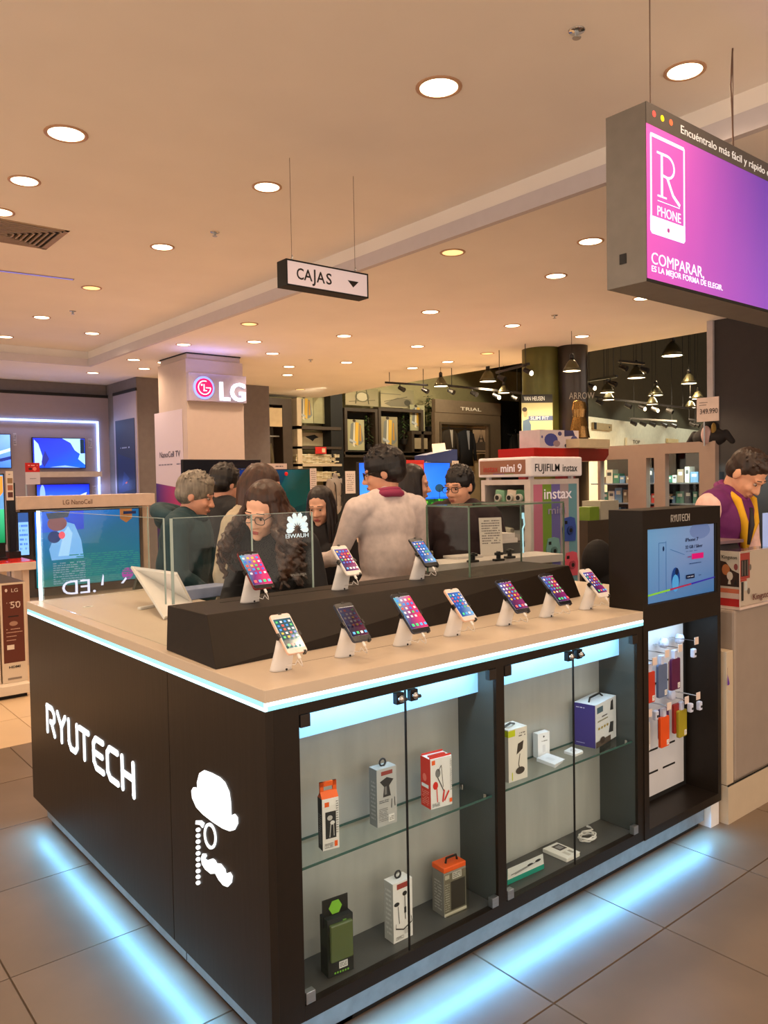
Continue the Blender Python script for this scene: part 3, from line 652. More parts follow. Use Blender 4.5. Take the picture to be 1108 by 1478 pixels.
carton('earphone_box', 'slim white earphone box with orange hanging tab on the left glass shelf', 'box', (465.9, 1229.2), (489.7, 1222.9), 1155, zs, .03,
       [('r', .0, .86, 1, 1, (245, 245, 245)), ('r', .15, .84, .42, .93, OR), ('r', .18, .22, .82, .74, (40, 42, 44)), ('e', .45, .62, .16, .05, (190, 190, 190)), ('e', .6, .52, .14, .04, (220, 220, 220)), ('l', .5, .5, .42, .24, .04, (200, 200, 200)), ('l', .66, .5, .68, .26, .04, (200, 200, 200)), ('t', .1, .04, .62, .14, 4, (90, 90, 90)), ('r', .7, .05, .88, .16, OR), ('t', .82, .3, .95, .95, 14, (110, 110, 110))],
       [('t', .2, .1, .8, .7, 14, (150, 150, 150))], sidec=(52, 52, 54), extra=tab(OR))
carton('earphone_box', 'grey earphone box with a dark loop on the left glass shelf, in the middle', 'box', (544.7, 1195.5), (572.8, 1186), 1112.5, zs, .04,
       [('r', .22, .88, .8, .95, (150, 66, 60)), ('p', [(.3, .5), (.7, .5), (.62, .68), (.85, .78), (.5, .84), (.15, .78), (.36, .68)], (50, 50, 52)), ('r', .38, .54, .5, .68, (120, 120, 120)), ('t', .1, .40, .6, .46, 2, (70, 70, 70)), ('l', .72, .28, .74, .44, .03, (40, 40, 40)), ('l', .9, .3, .88, .46, .03, (40, 40, 40)), ('t', .08, .08, .55, .32, 8, (130, 130, 130)), ('r', .55, .05, .85, .18, (230, 230, 228)), ('t', .6, .07, .82, .15, 3, (80, 80, 80))],
       [('t', .2, .1, .8, .8, 10, (170, 172, 172))], sidec=(128, 132, 132), basec=(186, 188, 188), extra=loop())
carton('earphone_box', 'red and white wired earphone box on the left glass shelf', 'box', (621.9, 1169.3), (652.3, 1160.5), 1097.4, zs, .055,
       [('r', .06, .88, .22, .97, OR), ('e', .34, .7, .12, .09, (120, 122, 124)), ('e', .22, .46, .12, .08, (214, 40, 30)), ('l', .32, .62, .62, .3, .03, (60, 60, 60)), ('l', .5, .84, .58, .40, .02, (60, 60, 60)), ('l', .35, .74, .5, .85, .02, (60, 60, 60)), ('l', .27, .42, .3, .12, .035, (214, 40, 30)), ('l', .54, .1, .62, .34, .06, (214, 40, 30)), ('l', .62, .12, .84, .3, .05, (214, 40, 30)), ('r', .86, .06, .98, .14, OR), ('t', .05, .04, .4, .12, 4, (90, 90, 90)), ('t', .90, .3, .97, .95, 16, (110, 110, 110))],
       [('e', .4, .6, .2, .08, (240, 120, 100)), ('r', .1, .40, .8, .47, (240, 240, 235)), ('t', .15, .05, .85, .35, 8, (245, 150, 130))], sidec=(214, 52, 36), extra=lambda t, W, D, H: (G().box((0, .004, H), (W, .006, H+.006)).box((0, D-.006, H), (W, D-.004, H+.006)).box((.01, .02, H), (W-.01, .03, H+.004)).build('lid_flap', mat('lid_red', (214, 52, 36), .5), t)))
def bluebox(t, W, D, H):
    g = G(); g.box((-.004, D*.45, H-.03), (W*.95, D*.52, H+.05)); o = g.build('header_card', mat('black_card', (26, 28, 28), .4), t)
    q = G(); q.prism([(W*.45+.022*math.cos(a), .022*math.sin(a)) for a in (2*PI*i/6 for i in range(6))], 0, .001); q.build('hexagon_mark', mat('lime_print', (130, 200, 60), .5), o, (0, D*.45, H+.022), FR)
    G().box((W*.04, -.014, H*.28), (W*.92, 0, H*.93)).build('clear_window', mat('tinted_blister', (96, 112, 66), .12, trans=.25, coat=.5), t, bevel=.004)
carton('earphone_box', 'black and green tinted blister box standing on the left cabinet floor', 'box', (473.9, 1412.9), (510.4, 1398), 1330, zb, .045,
       [('r', .0, .88, 1, 1, (40, 44, 46)), ('r', .6, .82, .74, .94, (110, 170, 60)), ('r', .42, .10, .76, .22, (220, 222, 222)), ('t', .46, .12, .72, .2, 3, (70, 70, 70))]+[('e', .26+.1*i, .05, .035, .018, (120, 190, 60)) for i in range(6)],
       [('r', .1, .1, .9, .5, (30, 34, 30))], sidec=(44, 52, 40), basec=(30, 32, 30), extra=bluebox)
carton('earphone_box', 'slim white earphone box with black cable drawing on the left cabinet floor', 'box', (568.2, 1363), (595.6, 1349.8), 1277.5, zb, .045,
       [('r', .2, .88, .75, .97, (160, 60, 50)), ('e', .18, .64, .14, .035, (40, 40, 40)), ('e', .6, .78, .12, .04, (40, 40, 40)), ('l', .24, .6, .3, .3, .03, (40, 40, 40)), ('l', .6, .74, .62, .34, .03, (40, 40, 40)), ('r', .56, .45, .66, .55, (30, 30, 30)), ('l', .1, .24, .5, .18, .02, (40, 40, 40)), ('l', .5, .18, .95, .26, .02, (40, 40, 40)), ('l', .95, .26, .9, .36, .02, (40, 40, 40)), ('l', .1, .24, .12, .32, .02, (40, 40, 40)), ('t', .1, .04, .5, .1, 3, (110, 110, 110)), ('r', .55, .10, .85, .18, (200, 200, 200))],
       [('t', .2, .1, .8, .9, 10, (210, 212, 210))], sidec=(176, 178, 176), extra=loop())
def jblc(t, W, D, H):
    G().box((0, -.002, H), (W, D+.002, H+.018)).build('orange_lid', mat('lid_orange', (235, 92, 26), .4), t, bevel=.003)
    G().tube([(W*.3, D*.4, H+.018), (W*.34, D*.4, H+.034), (W*.78, D*.4, H+.034), (W*.82, D*.4, H+.018)], .004, 6).build('handle', BLACK, t)
    g = G(); g.ell((W*.5, .012, H*.45), (.016, .012, .055)); g.ell((W*.78, .012, H*.45), (.013, .012, .055)); g.build('earphone_pouch', mat('pouch_brown', (74, 66, 58), .6), t, smooth=True)
    G().box((0, -.016, H*.02), (W, -.0005, H*.97)).build('clear_shell', glass('blister_plastic', (.86, .85, .80), .05), t, bevel=.003)
carton('headphone_box', 'clear plastic headphone box with orange lid on the left cabinet floor', 'box', (641.1, 1324.5), (672.7, 1310.5), 1262, zb, .06,
       [('r', .05, .84, .25, .94, (240, 240, 240)), ('r', .38, .8, .8, .96, (220, 220, 220)), ('t', .42, .82, .76, .94, 3, (90, 90, 90)), ('r', .3, .1, .95, .76, (52, 48, 44)), ('t', .04, .1, .24, .75, 12, (190, 190, 184)), ('r', 0, 0, 1, .07, (230, 228, 220))],
       [('t', .2, .1, .8, .8, 10, (170, 168, 162))], sidec=(120, 118, 112), basec=(150, 148, 140), extra=jblc)
carton('speaker_box', 'tall white box with desk lamp picture and lime label on the right glass shelf', 'box', (734.1, 1130.7), (761, 1121.6), 1055, zs, .07,
       [('r', .0, .86, .36, .98, (206, 220, 30)), ('t', .55, .82, .9, .92, 2, (90, 90, 90)), ('p', [(.42, .5), (.74, .58), (.8, .74), (.5, .7)], (62, 54, 48)), ('l', .6, .5, .52, .3, .03, (50, 46, 42)), ('e', .6, .18, .24, .07, (70, 62, 56)), ('l', .52, .3, .6, .18, .03, (50, 46, 42)), ('r', .16, .03, .2, .18, (206, 220, 30))],
       [('r', 0, .86, 1, .98, (206, 220, 30))], sidec=(214, 212, 206), basec=(238, 236, 230), extra=lambda t, W, D, H: G().tube([(W*.1, D*.5, H), (W*.35, D*.3, H+.016), (W*.7, D*.5, H+.004)], .004, 6).build('ribbon', mat('grey_ribbon', (90, 96, 100), .5), t))
carton('charger_box', 'small white upright charger box on the right glass shelf', 'box', (776.3, 1094.9), (793, 1090), 1060, zs, .025,
       [('t', .25, .62, .8, .7, 1, (120, 120, 120)), ('e', .5, .84, .07, .04, (90, 90, 90)), ('r', .38, .2, .62, .5, (225, 225, 228))], [], sidec=(226, 230, 234), basec=(244, 244, 246))
def flat(name, label, cat, pts, z, th, col, its, sidecol=None):
    P = [at(*p, z=z+th) for p in pts]      # corners: near-left, near-right, far-right, far-left
    o = Vector((P[0].x, P[0].y, z+.0005)); t = thing(name, label, cat, tuple(o))
    L = [(p.x-o.x, p.y-o.y) for p in P]
    g = G(); g.prism(L, 0, th, c=sidecol or col); g.build('case', PRINT, t, colors=True, bevel=.001)
    u, v = Vector(L[1])-Vector(L[0]), Vector(L[3])-Vector(L[0]); g = G()
    def mp(x, y): q = Vector(L[0])+u*x+v*y; return (q.x, q.y)
    g.prism([mp(.01, .01), mp(.99, .01), mp(.99, .99), mp(.01, .99)], th, th+.0004, c=col); zz = th+.0004
    for it in its:
        zz += .00025
        if it[0] == 'r': p = [mp(it[1], it[2]), mp(it[3], it[2]), mp(it[3], it[4]), mp(it[1], it[4])]
        elif it[0] == 'p': p = [mp(*k) for k in it[1]]
        else: p = [mp(it[1]+it[3]*math.cos(a), it[2]+it[4]*math.sin(a)) for a in (2*PI*i/12 for i in range(12))]
        g.quad([(*k, zz) for k in p], c=it[-1])
    g.build('top_print', PRINT, t, colors=True)
    return t
def c7(*p): return [(700+a/3.078, 900+b/3.078) for a, b in p]
flat('charger_tray', 'flat white charger box lying in front of the small upright box', 'box', c7((228, 598), (310, 628), (346, 600), (275, 575)), zs, .013, (236, 240, 246), [('r', .3, .3, .7, .6, (222, 226, 232))])
flat('adapter', 'little flat white adapter pack on the right glass shelf beside the door seam', 'box', c7((350, 566), (400, 582), (435, 566), (382, 548)), zs, .010, (235, 238, 242), [('e', .5, .5, .25, .22, (200, 205, 210)), ('e', .5, .5, .12, .1, (240, 240, 244))])
carton('holder_box', 'purple and white phone holder box on the right glass shelf', 'box', (859.2, 1081), (889, 1063), 1019, zs, .09,
       [('r', .08, .78, .36, .92, (70, 100, 120)), ('p', [(.7, .72), (.86, .7), (.84, .96), (.74, .92)], (40, 42, 48)), ('p', [(.62, .2), (.84, .18), (.86, .42), (.7, .44)], (50, 52, 56)), ('t', .1, .56, .62, .62, 1, (150, 150, 120)), ('t', .3, .64, .55, .70, 1, (80, 80, 90))]+[('e', .16+.13*i, .42, .045, .03, (170, 150, 80)) for i in range(4)]+[('r', .0, .0, .7, .14, (86, 74, 66)), ('e', .3, .12, .12, .08, (60, 50, 44))],
       [('t', .1, .88, .5, .93, 1, (230, 230, 250)), ('t', .1, .06, .5, .1, 1, (180, 180, 220))], sidec=(66, 54, 132), basec=(226, 232, 240), extra=lambda t, W, D, H: G().tube([(W*.15, D*.45, H), (W*.25, D*.5, H+.014), (W*.7, D*.5, H+.014), (W*.8, D*.45, H)], .004, 6).build('carry_handle', BLACK, t))
zb2 = .1508
flat('earphone_pack', 'teal edged flat white earphone pack lying on the right cabinet floor', 'box', c7((98, 1142), (262, 1068), (208, 1044), (98, 1092)), zb2, .018, (232, 234, 230), [('e', .62, .5, .08, .1, (40, 42, 42)), ('e', .84, .55, .08, .12, (44, 46, 46)), ('p', [(.1, .25), (.6, .46), (.6, .5), (.1, .3)], (70, 72, 72)), ('p', [(.2, .18), (.8, .46), (.8, .5), (.2, .23)], (70, 72, 72))], (20, 150, 130))
flat('cable_pack', 'flat white cable box lying on the right cabinet floor behind the door seam', 'box', c7((255, 1000), (362, 1046), (420, 1018), (318, 972)), zb2, .014, (238, 238, 234), [('p', [(.12, .4), (.5, .4), (.5, .9), (.12, .9)], (76, 72, 72)), ('p', [(.2, .5), (.42, .5), (.42, .8), (.2, .8)], (150, 150, 150)), ('r', .62, .3, .9, .5, (210, 208, 200)), ('r', .64, .64, .86, .8, (170, 168, 160))])
p = at(700+453/3.078, 900+962/3.078, z=zb2); t = thing('coiled_cable', 'coiled white charging cable on the right cabinet floor', 'cable', (p.x, p.y, zb2+.004))
pts = []
for i in range(90): a = i*.23*1.3; r = .036+.004*math.sin(i*.7); pts.append((r*math.cos(a), r*.8*math.sin(a), .003+.016*i/90+.002*math.sin(i*1.7)))
G().tube(pts+[(.05, .01, .02), (.058, .03, .022)], .0028, 6).build('coil', WPLAS, t, smooth=True)
G().box((-.004, -.008, 0), (.004, .008, .005)).build('connector', WPLAS, t, (.058, .036, .018))

# ================================================================== PHONE CASES IN THE NICHE
GR = 'phone cases hanging in the pillar niche'
def pegcase(ppx, ppy, yh, col, lab, L=.11, H=.15, tagcol=(236, 226, 218), tilt=0, print_=True):
    q = at(ppx, ppy, y=yh); x, z = q.x, q.z
    t = thing('display_hook', 'peg hook for the '+lab, 'hook', (x, .144, z), group='peg hooks in the pillar niche')
    G().tube([(-.008, 0, .0), (-.008, -(.144-yh), .004)], .0016, 6).tube([(.008, 0, 0), (.008, -(.144-yh)*.9, 0)], .0016, 6).build('wire', CHROME, t)
    G().box((-.016, -(.144-yh)-.002, -.014), (.016, -(.144-yh), .018)).build('price_plate', mat('price_plate', (232, 214, 204), .4), t, rot=(0, 0, 0))
    if not print_: return
    t = thing('phone_case', lab, 'phone case', (x, yh+.018, z-.012), .02, GR)
    g = G(); g.prism(rrect(.07, H, .008), 0, .012); g.build('case_box', mat('case_%d_%d_%d' % col, col, .35), t, (0, .012, -H/2-.034), FR, bevel=.001)
    g = G(); g.box((-.011, 0, -.036), (.013, .018, .002)); tg = g.build('security_tag', mat('tag_plastic', (206, 214, 236), .35), t, bevel=.003)
    art('barcode', .018, .022, [('t', .1, .1, .9, .9, 5, (60, 60, 60))], t, (.012, -.0008, -H-.028), FR, t=.0004)
pegcase(944, 955, .02, (196, 56, 36), 'red-brown phone case at the far left of the upper row', H=.13)
pegcase(962, 944, .02, (92, 112, 150), 'slate blue phone case in the upper row', H=.14)
pegcase(981, 936, .02, (86, 26, 72), 'plum purple phone case beside the blue one', H=.135)
pegcase(1004.5, 925.5, .02, (86, 26, 72), 'empty hook at the right of the upper row', print_=False)
pegcase(937, 1030, .02, (200, 196, 190), 'clear grey phone case at the far left of the lower row', H=.12)
pegcase(965, 1020, .02, (226, 84, 26), 'bright orange phone case, lower row', H=.13)
pegcase(990.5, 1011, .05, (164, 150, 36), 'mustard yellow phone case, right of the lower row', H=.12)
pegcase(1007, 1005, .02, (120, 24, 30), 'empty hook at the right of the lower row', print_=False)
for px, py, yy, col, lb in ((957, 1044, .07, (70, 30, 84), 'dark violet phone case behind the orange one'), (977, 1036, .085, (150, 34, 26), 'dark red phone case behind the orange one'), (972, 974, .08, (190, 130, 110), 'rose gold phone case behind the blue one')):
    q = at(px, py, y=yy); t = thing('phone_case', lb, 'phone case', tuple(q), 0, GR)
    g = G(); g.prism(rrect(.07, .13, .008), -.006, .006); g.build('case_box', mat('case_%d_%d_%d' % col, col, .35), t, (0, 0, 0), FR, bevel=.001)
for i, (px, py) in enumerate(((957, 928), (980, 922), (968, 1003))):
    q = at(px, py, y=.11); t = thing('cord_reel', ['round pale anti-theft reel at the upper left of the niche', 'round pale anti-theft reel at the upper right of the niche', 'round pale anti-theft reel between the two rows of cases'][i], 'tag', tuple(q), group='anti-theft reels')
    g = G(); g.cyl((0, .01, 0), (0, -.01, 0), .022, n=20).ell((0, -.01, 0), (.022, .008, .022)); g.build('reel', MT['tag_plastic'], t, smooth=True)
for px, py, yy, lb in ((1003.5, 943, .04, 'loose white security tag, right end of the upper row'), (1012, 1019, .04, 'loose white security tag, right end of the lower row'), (999, 1022, .03, 'white security tag above the mustard case'), (949, 1033, .05, 'white security tag left of the orange case')):
    q = at(px, py, y=yy); t = thing('security_tag', lb, 'tag', tuple(q), group='loose security tags')
    G().box((-.012, 0, -.02), (.012, .02, .02)).build('shell', MT['tag_plastic'], t, bevel=.005); G().box((-.006, -.001, -.008), (.006, 0, .002)).build('label', PRINT, t)

# ================================================================== HANGING SIGNS
a = at(418, 228, z=3.57); ys = a.y
p0 = at(412, 373, y=ys); p1 = at(531, 431, y=ys); h_ = at(412, 373, y=ys).z-at(412, 411, y=ys).z
t = thing('hanging_sign', 'small lit CAJAS sign with black frame and down arrow, hung from the ceiling', 'sign', (p0.x, ys, p0.z-h_))
Wd = p1.x-p0.x; th = .10
G().box((0, 0, 0), (Wd, th, h_)).build('box_body', BLACK, t)
g = G(); b_ = .009; g.box((0, -.006, 0), (Wd, 0, b_)).box((0, -.006, h_-b_), (Wd, 0, h_)).box((0, -.006, b_), (b_, 0, h_-b_)).box((Wd-b_, -.006, b_), (Wd, 0, h_-b_)); g.build('frame', BLACK, t)
G().box((b_, -.003, b_), (Wd-b_, -.0005, h_-b_)).build('lit_face', mat('sign_face', (214, 196, 196), .5, emit=.26, ecol=(1, .82, .80), var=.01), t)
SI = mat('sign_ink', (34, 26, 24), .5)
for ch, x_, w_ in zip('CAJAS', (.115, .205, .312, .355, .465), (.082, .100, .04, .100, .066)): txt(ch, h_*(.44 if ch != 'J' else .5), (Wd*x_, -.0034, h_*(.30 if ch != 'J' else .29)), FR, SI, t, 'letter', width=Wd*w_, bold=.012)
G().prism([(0, .0), (Wd*.14, 0), (Wd*.07, -h_*.26)], 0, .0006).build('arrow', SI, t, (Wd*.735, -.0034, h_*.60), FR)
for px in (421, 512):
    x = at(px, 380, y=ys).x-p0.x
    G().cyl((x, .0, h_), (x, .0, 3.57-(p0.z-h_)), .0018, n=6).build('cable', mat('cable_grey', (120, 100, 90), .5), t)
    G().tube([(x, 0, h_+.03), (x+.008, 0, h_+.02), (x, 0, h_), (x-.006, 0, h_+.012)], .003, 6).build('hook', STEEL, t)

yb = -.02; O = at(931, 146, y=yb); O2 = at(937.2, 407, y=yb); zb_, zt_ = O2.z, O.z; xs = O.x
t = thing('hanging_lightbox', 'large purple and pink lit phone comparison sign hanging at the upper right', 'sign', (xs, yb, zb_))
H = zt_-zb_; W = 2.6
G().box((0, 0, 0), (W, .183, H)).build('housing', GREYSIGN, t, bevel=.002)
G().box((0, -.004, 0), (W, 0, .012)).build('bottom_edge', BLACK, t)
hb = .083
G().box((0, -.004, H-hb), (W, 0, H)).build('header_bar', mat('header_grey', (92, 88, 84), .6), t)
def LL(px, py): q = at(px, py, y=yb); return (q.x-xs, q.z-zb_)
SG = mat('lightbox_face', (255, 255, 255), .3, attr=True, emit=.44)
fw = W; g = G(); N = 13
for i in range(N):
    c = []
    for k in (i/N, (i+1)/N):
        f = min(1, k*W/1.0); f2 = max(0, min(1, (k*W-.9)/.8))
        bot = [(198, 84, 190), (138, 82, 200)]; top = [(226, 96, 186), (104, 60, 178)]
        def mx(p, q, f): return tuple(p[j]*(1-f)+q[j]*f for j in range(3))
        c.append((mx(bot[0], bot[1], f), mx(top[0], top[1], f)))
    g.quad([(W*i/N, .012, 0), (W*(i+1)/N, .012, 0), (W*(i+1)/N, H-hb, 0), (W*i/N, H-hb, 0)], c=[c[0][0], c[1][0], c[1][1], c[0][1]])
face_ = g.build('lit_face', SG, t, (0, -.003, 0), FR, colors=True)
PW = mat('sign_white', (232, 240, 255), emit=.55, ecol=(.84, .9, 1.0))
for (px, py), col in (((942, 165), (236, 84, 78)), ((954, 171.5), (246, 222, 30)), ((966.5, 177.5), (240, 110, 70))):
    x, z = LL(px, py); G().cyl((x, -.0045, z), (x, -.0055, z), .0125, n=20).build('dot', mat('dot_%d' % col[1], col, emit=.5), t)
x, z = LL(980, 189); x2, _ = LL(1112, 256)
txt('Encuéntralo más fácil y rápido en', .034, (x, -.0046, z-.008), FR, mat('header_ink', (226, 224, 220), emit=.4), t, width=(x2-x))
tl, tr, br_, bl_ = LL(936.5, 190.6), LL(986.4, 208.9), LL(988.9, 352.6), LL(938.9, 336.8)
x0, x1, z0, z1 = tl[0], tr[0], bl_[1], tl[1]
g = G(); w_, hh = x1-x0, z1-z0
g.prism([(x0+.01, z1-.014), (x0+.01, z1), (x1-.008, z1), (x1, z1-.01), (x1, z1-.014)], 0, .001); g.prism([(x0, z0+.01), (x0+.010, z0+.01), (x0+.010, z1-.002), (x0+.004, z1), (x0, z1-.01)], 0, .001)
g.prism([(x1-.010, z0+.01), (x1, z0+.01), (x1, z1-.01), (x1-.010, z1-.01)], 0, .001); g.prism([(x0, z0+.01), (x0+.01, z0), (x1-.01, z0), (x1, z0+.01), (x1, z0+.07), (x0, z0+.07)], 0, .001)
g.build('tablet_icon', PW, t, (0, -.0035, 0), FR)
G().cyl(((x0+x1)/2, -.0046, z0+.032), ((x0+x1)/2, -.0052, z0+.032), .009, n=16).build('tablet_icon_button', mat('magenta_ink', (170, 60, 150), emit=.4), t)
# the large serif R: stem with serifs, bowl, leg
g = G(); w2 = w_*.62; xr = x0+w_*.20; zr = z0+hh*.40; hr = hh*.44
def st(pts, wd):
    for (ax, ay), (bx, by) in zip(pts, pts[1:]):
        d = Vector((bx-ax, by-ay)).normalized(); n = Vector((-d.y, d.x))*wd/2; g.prism([(xr+ax*w2-n.x, zr+ay*hr-n.y), (xr+bx*w2-n.x, zr+by*hr-n.y), (xr+bx*w2+n.x, zr+by*hr+n.y), (xr+ax*w2+n.x, zr+ay*hr+n.y)], 0, .001)
st([(.2, 0), (.2, 1)], .014); st([(0, 0), (.42, 0)], .007); st([(-.02, .98), (.3, .98)], .009)
st([(.2, .98)]+[(.45+.33*math.cos(a), .73+.25*math.sin(a)) for a in (math.radians(90-18*i) for i in range(11))]+[(.2, .50)], .010)
st([(.45, .48), (.72, .12), (1.05, -.06)], .014)
g.build('letter', PW, t, (0, -.0035, 0), FR)
G().box((x0+w_*.2, -.005, z0+hh*.345), (x0+w_*.84, -.0036, z0+hh*.352)).build('underline', PW, t)
txt('PHONE', .040, (x0+w_*.18, -.0038, z0+hh*.20), FR, PW, t, width=w_*.68)
x, z = LL(938, 372); x2, _ = LL(1014, 396); txt('COMPARAR,', .048, (x, -.0038, z-.022), FR, PW, t, width=x2-x)
x, z = LL(938.5, 387); x2, _ = LL(1041, 413); txt('ES LA MEJOR FORMA DE ELEGIR.', .024, (x, -.0038, z-.012), FR, PW, t, width=x2-x, bold=.006)
for px, py in ((967, 157), (1085, 222)):
    q = at(px, py, y=yb); x = q.x-xs
    G().cyl((x, .09, H), (x, .09, 3.57-zb_), .0028, n=6).build('cable', MT['cable_grey'], t)
    G().tube([(x-.012, .09, H+.012), (x, .09, H), (x+.012, .09, H+.012), (x, .09, H+.03)], .003, 6).build('hook', STEEL, t)
G().tube([(x, .09, 3.57-zb_), (x-.02, .09, 3.4-zb_), (x-.006, .09, 3.27-zb_), (x+.004, .09, 3.1-zb_), (x-.006, .09, H)], .004, 6).build('power_lead', mat('lead_brown', (110, 84, 72), .5), t, smooth=True)
G().box((-.004, .09, .09), (0, .12, .13)).build('clip', BPLAS, t)
# ================================================================== PEOPLE
def blob(g, voxel, name, mt, parent, sm=6, inflate=0):
    """overlapping closed shapes fused into one continuous smooth surface"""
    me = bpy.data.meshes.new(name); me.from_pydata(g.v, [], g.f); o = bpy.data.objects.new(name, me)
    r = o.modifiers.new('r', 'REMESH'); r.mode = 'VOXEL'; r.voxel_size = voxel
    if sm: s = o.modifiers.new('s', 'SMOOTH'); s.iterations = sm; s.factor = .5
    me2 = evaluate(o)
    bpy.data.objects.remove(o); bpy.data.meshes.remove(me)
    for p in me2.polygons: p.use_smooth = True
    me2.materials.clear(); me2.materials.append(mt); me2.name = name
    o = bpy.data.objects.new(name, me2); COL.objects.link(o); o.parent = parent
    return o
V = Vector
def hand(g, wr, el, nrm, curl=.5, side=1, s=1):
    d = (wr-el).normalized(); n = (nrm-d*nrm.dot(d)).normalized(); b = d.cross(n)*side
    g.cap(wr, .024*s, wr+d*.03*s, .024*s)
    for i, (o, L) in enumerate(((-.028, .068), (-.010, .078), (.009, .073), (.026, .058))):
        a = wr+d*.085*s+b*o*s; g.cap(wr+d*.02*s+b*o*.6*s, .014*s, a, .0105*s, 8)
        p = a; dd = d.copy()
        for k in range(3):
            dd = (dd*math.cos(curl*.7)+n*-math.sin(curl*.7)).normalized() if k else (d*math.cos(curl*.5)-n*math.sin(curl*.5)).normalized()
            q = p+dd*L*s*(.42, .32, .26)[k]; g.cap(p, (.0095, .0088, .008)[k]*s, q, (.0088, .008, .0072)[k]*s, 8); p = q
    a = wr+d*.03*s-b*.03*s; q = a+(d*.7-b*.6).normalized()*.035*s; g.cap(wr+d*.01*s-b*.01*s, .015*s, a, .012*s, 8); g.cap(a, .012*s, q, .0105*s, 8); g.cap(q, .0105*s, q+(d*.9-b*.2-n*.3).normalized()*.03*s, .009*s, 8)
EYEW = mat('eye_white', (176, 160, 150), .6); IRIS = mat('eye_iris', (48, 30, 20), .15); LIP = {}
def hairmat(n, c): return mat('hair_'+n, c, .42, var=.5, scale=60, stretch=(1, 1, .15), bump=.3)
def person(label, headpx, d, face, head_yaw=0, pitch=0, roll=0, lean=0, skin=(206, 150, 122), top=(40, 40, 44), topname='shirt', pants=(30, 32, 40), hair='short', haircol=(30, 24, 20), arms=None, glasses=False, female=False, build=1.0, vest=None, hood=False, collar=None, shortsl=False, jacket=False):
    hp = at(*headpx, d=d); Lr = math.radians(lean); s = hp.z/(.93+.62*math.cos(Lr)); fa = math.radians(face)
    fx = V((math.cos(fa), math.sin(fa), 0)); base = V((hp.x, hp.y, 0))-fx*math.sin(Lr)*.62*s
    P = thing('person', label, 'person', tuple(base), fa); P.scale = (s, s, s)
    w = build*(.93 if female else 1)
    def up(p):      # bend the upper body forward about the hips
        p = V(p)-V((0, 0, .93)); return V((p.x*math.cos(Lr)+p.z*math.sin(Lr), p.y, -p.x*math.sin(Lr)+p.z*math.cos(Lr)))+V((0, 0, .93))
    er = (0, Lr, 0)
    SKm = mat('skin_%d_%d' % (skin[0], skin[1]), skin, .5, var=.05, scale=20)
    arms = arms or [((.02, .24, 1.13), (.10, .25, .90)), ((.02, -.24, 1.13), (.10, -.25, .90))]
    hc = up((.025, 0, 1.55)); HE = Euler((math.radians(roll), math.radians(pitch), math.radians(head_yaw)), 'XYZ').to_matrix()
    def hd(p): return hc+HE@V(p)
    hr = (math.radians(roll), math.radians(pitch), math.radians(head_yaw))
    def torso(g, i=0.0, neck=True, low=.88):
        g.ell(up((0, 0, 1.29)), (.108*w+i, .160*w+i, .17), er); g.ell(up((-.005, 0, 1.10)), (.098*w*build+i, .138*w+i, .17), er); g.ell((0, 0, .94), (.108*w+i, .158*w+i, .13))
        g.cap(up((-.01, .13*w, 1.375)), .058+i, up((-.01, -.13*w, 1.375)), .058+i); g.cap(up((-.015, .06, 1.40)), .055+i, up((-.015, -.06, 1.40)), .055+i)
        if i > 0: g.ell(up((0, 0, 1.15)), (.108*w+i, .150*w*build+i, .27), er)
        if female: g.ell(up((.075, .065, 1.24)), (.055+i, .06+i, .06+i), er); g.ell(up((.075, -.065, 1.24)), (.055+i, .06+i, .06+i), er)
    def legs(g, i=0.0, foot=True):
        for sg in (1, -1):
            g.cap((0, sg*.088, .90), .086+i, (.015, sg*.095, .49), .058+i); g.cap((.015, sg*.095, .49), .057+i, (-.01, sg*.10, .10), .042+i)
            if foot: g.cap((-.02, sg*.10, .055), .04, (.13, sg*.115, .035), .034)
    def arm(g, k, i=0.0, hnd=True, stop=1.0):
        el, wr = arms[k]; el = up(el); wr = up(wr); sh = up((-.01, (.175 if k == 0 else -.175)*w, 1.365))
        g.cap(sh, .056+i, el, .040+i)
        q = el.lerp(wr, stop); g.cap(el, .041+i, q, .029+i*1.1)
        if hnd: hand(g, wr, el, V((0, 0, 1)) if abs((wr-el).normalized().z) < .8 else V((1, 0, 0)), .75, 1 if k else -1)
    g = G(); torso(g, -.006); legs(g, -.004); arm(g, 0, -.003); arm(g, 1, -.003)
    g.cap(up((-.015, 0, 1.38)), .056, hd((-.022, 0, -.05)), .052)
    g.ell(hd((-.012, 0, .035)), (.096, .077, .088), hr); g.ell(hd((.022, 0, -.03)), (.070, .064, .085), hr); g.ell(hd((.03, 0, -.072)), (.055, .046, .042), hr)
    g.ell(hd((.070, 0, -.100)), (.02, .024, .018), hr); g.ell(hd((.062, .034, -.03)), (.026, .022, .024), hr); g.ell(hd((.062, -.034, -.03)), (.026, .022, .024), hr)
    g.cap(hd((.087, 0, .006)), .0085, hd((.108, 0, -.032)), .0125, 10); g.ell(hd((.096, .013, -.036)), (.011, .009, .009), hr); g.ell(hd((.096, -.013, -.036)), (.011, .009, .009), hr)
    g.cap(hd((.080, .042, .024)), .010, hd((.086, .010, .022)), .010, 8); g.cap(hd((.080, -.042, .024)), .010, hd((.086, -.010, .022)), .010, 8)
    g.ell(hd((.086, 0, -.066)), (.012, .024, .011), hr)
    for sg in (1, -1): g.ell(hd((-.008, sg*.077, -.005)), (.020, .009, .032), hr)
    body = blob(g, .0062/s if d < 4.6 else .0074, 'body', SKm, P, 3)
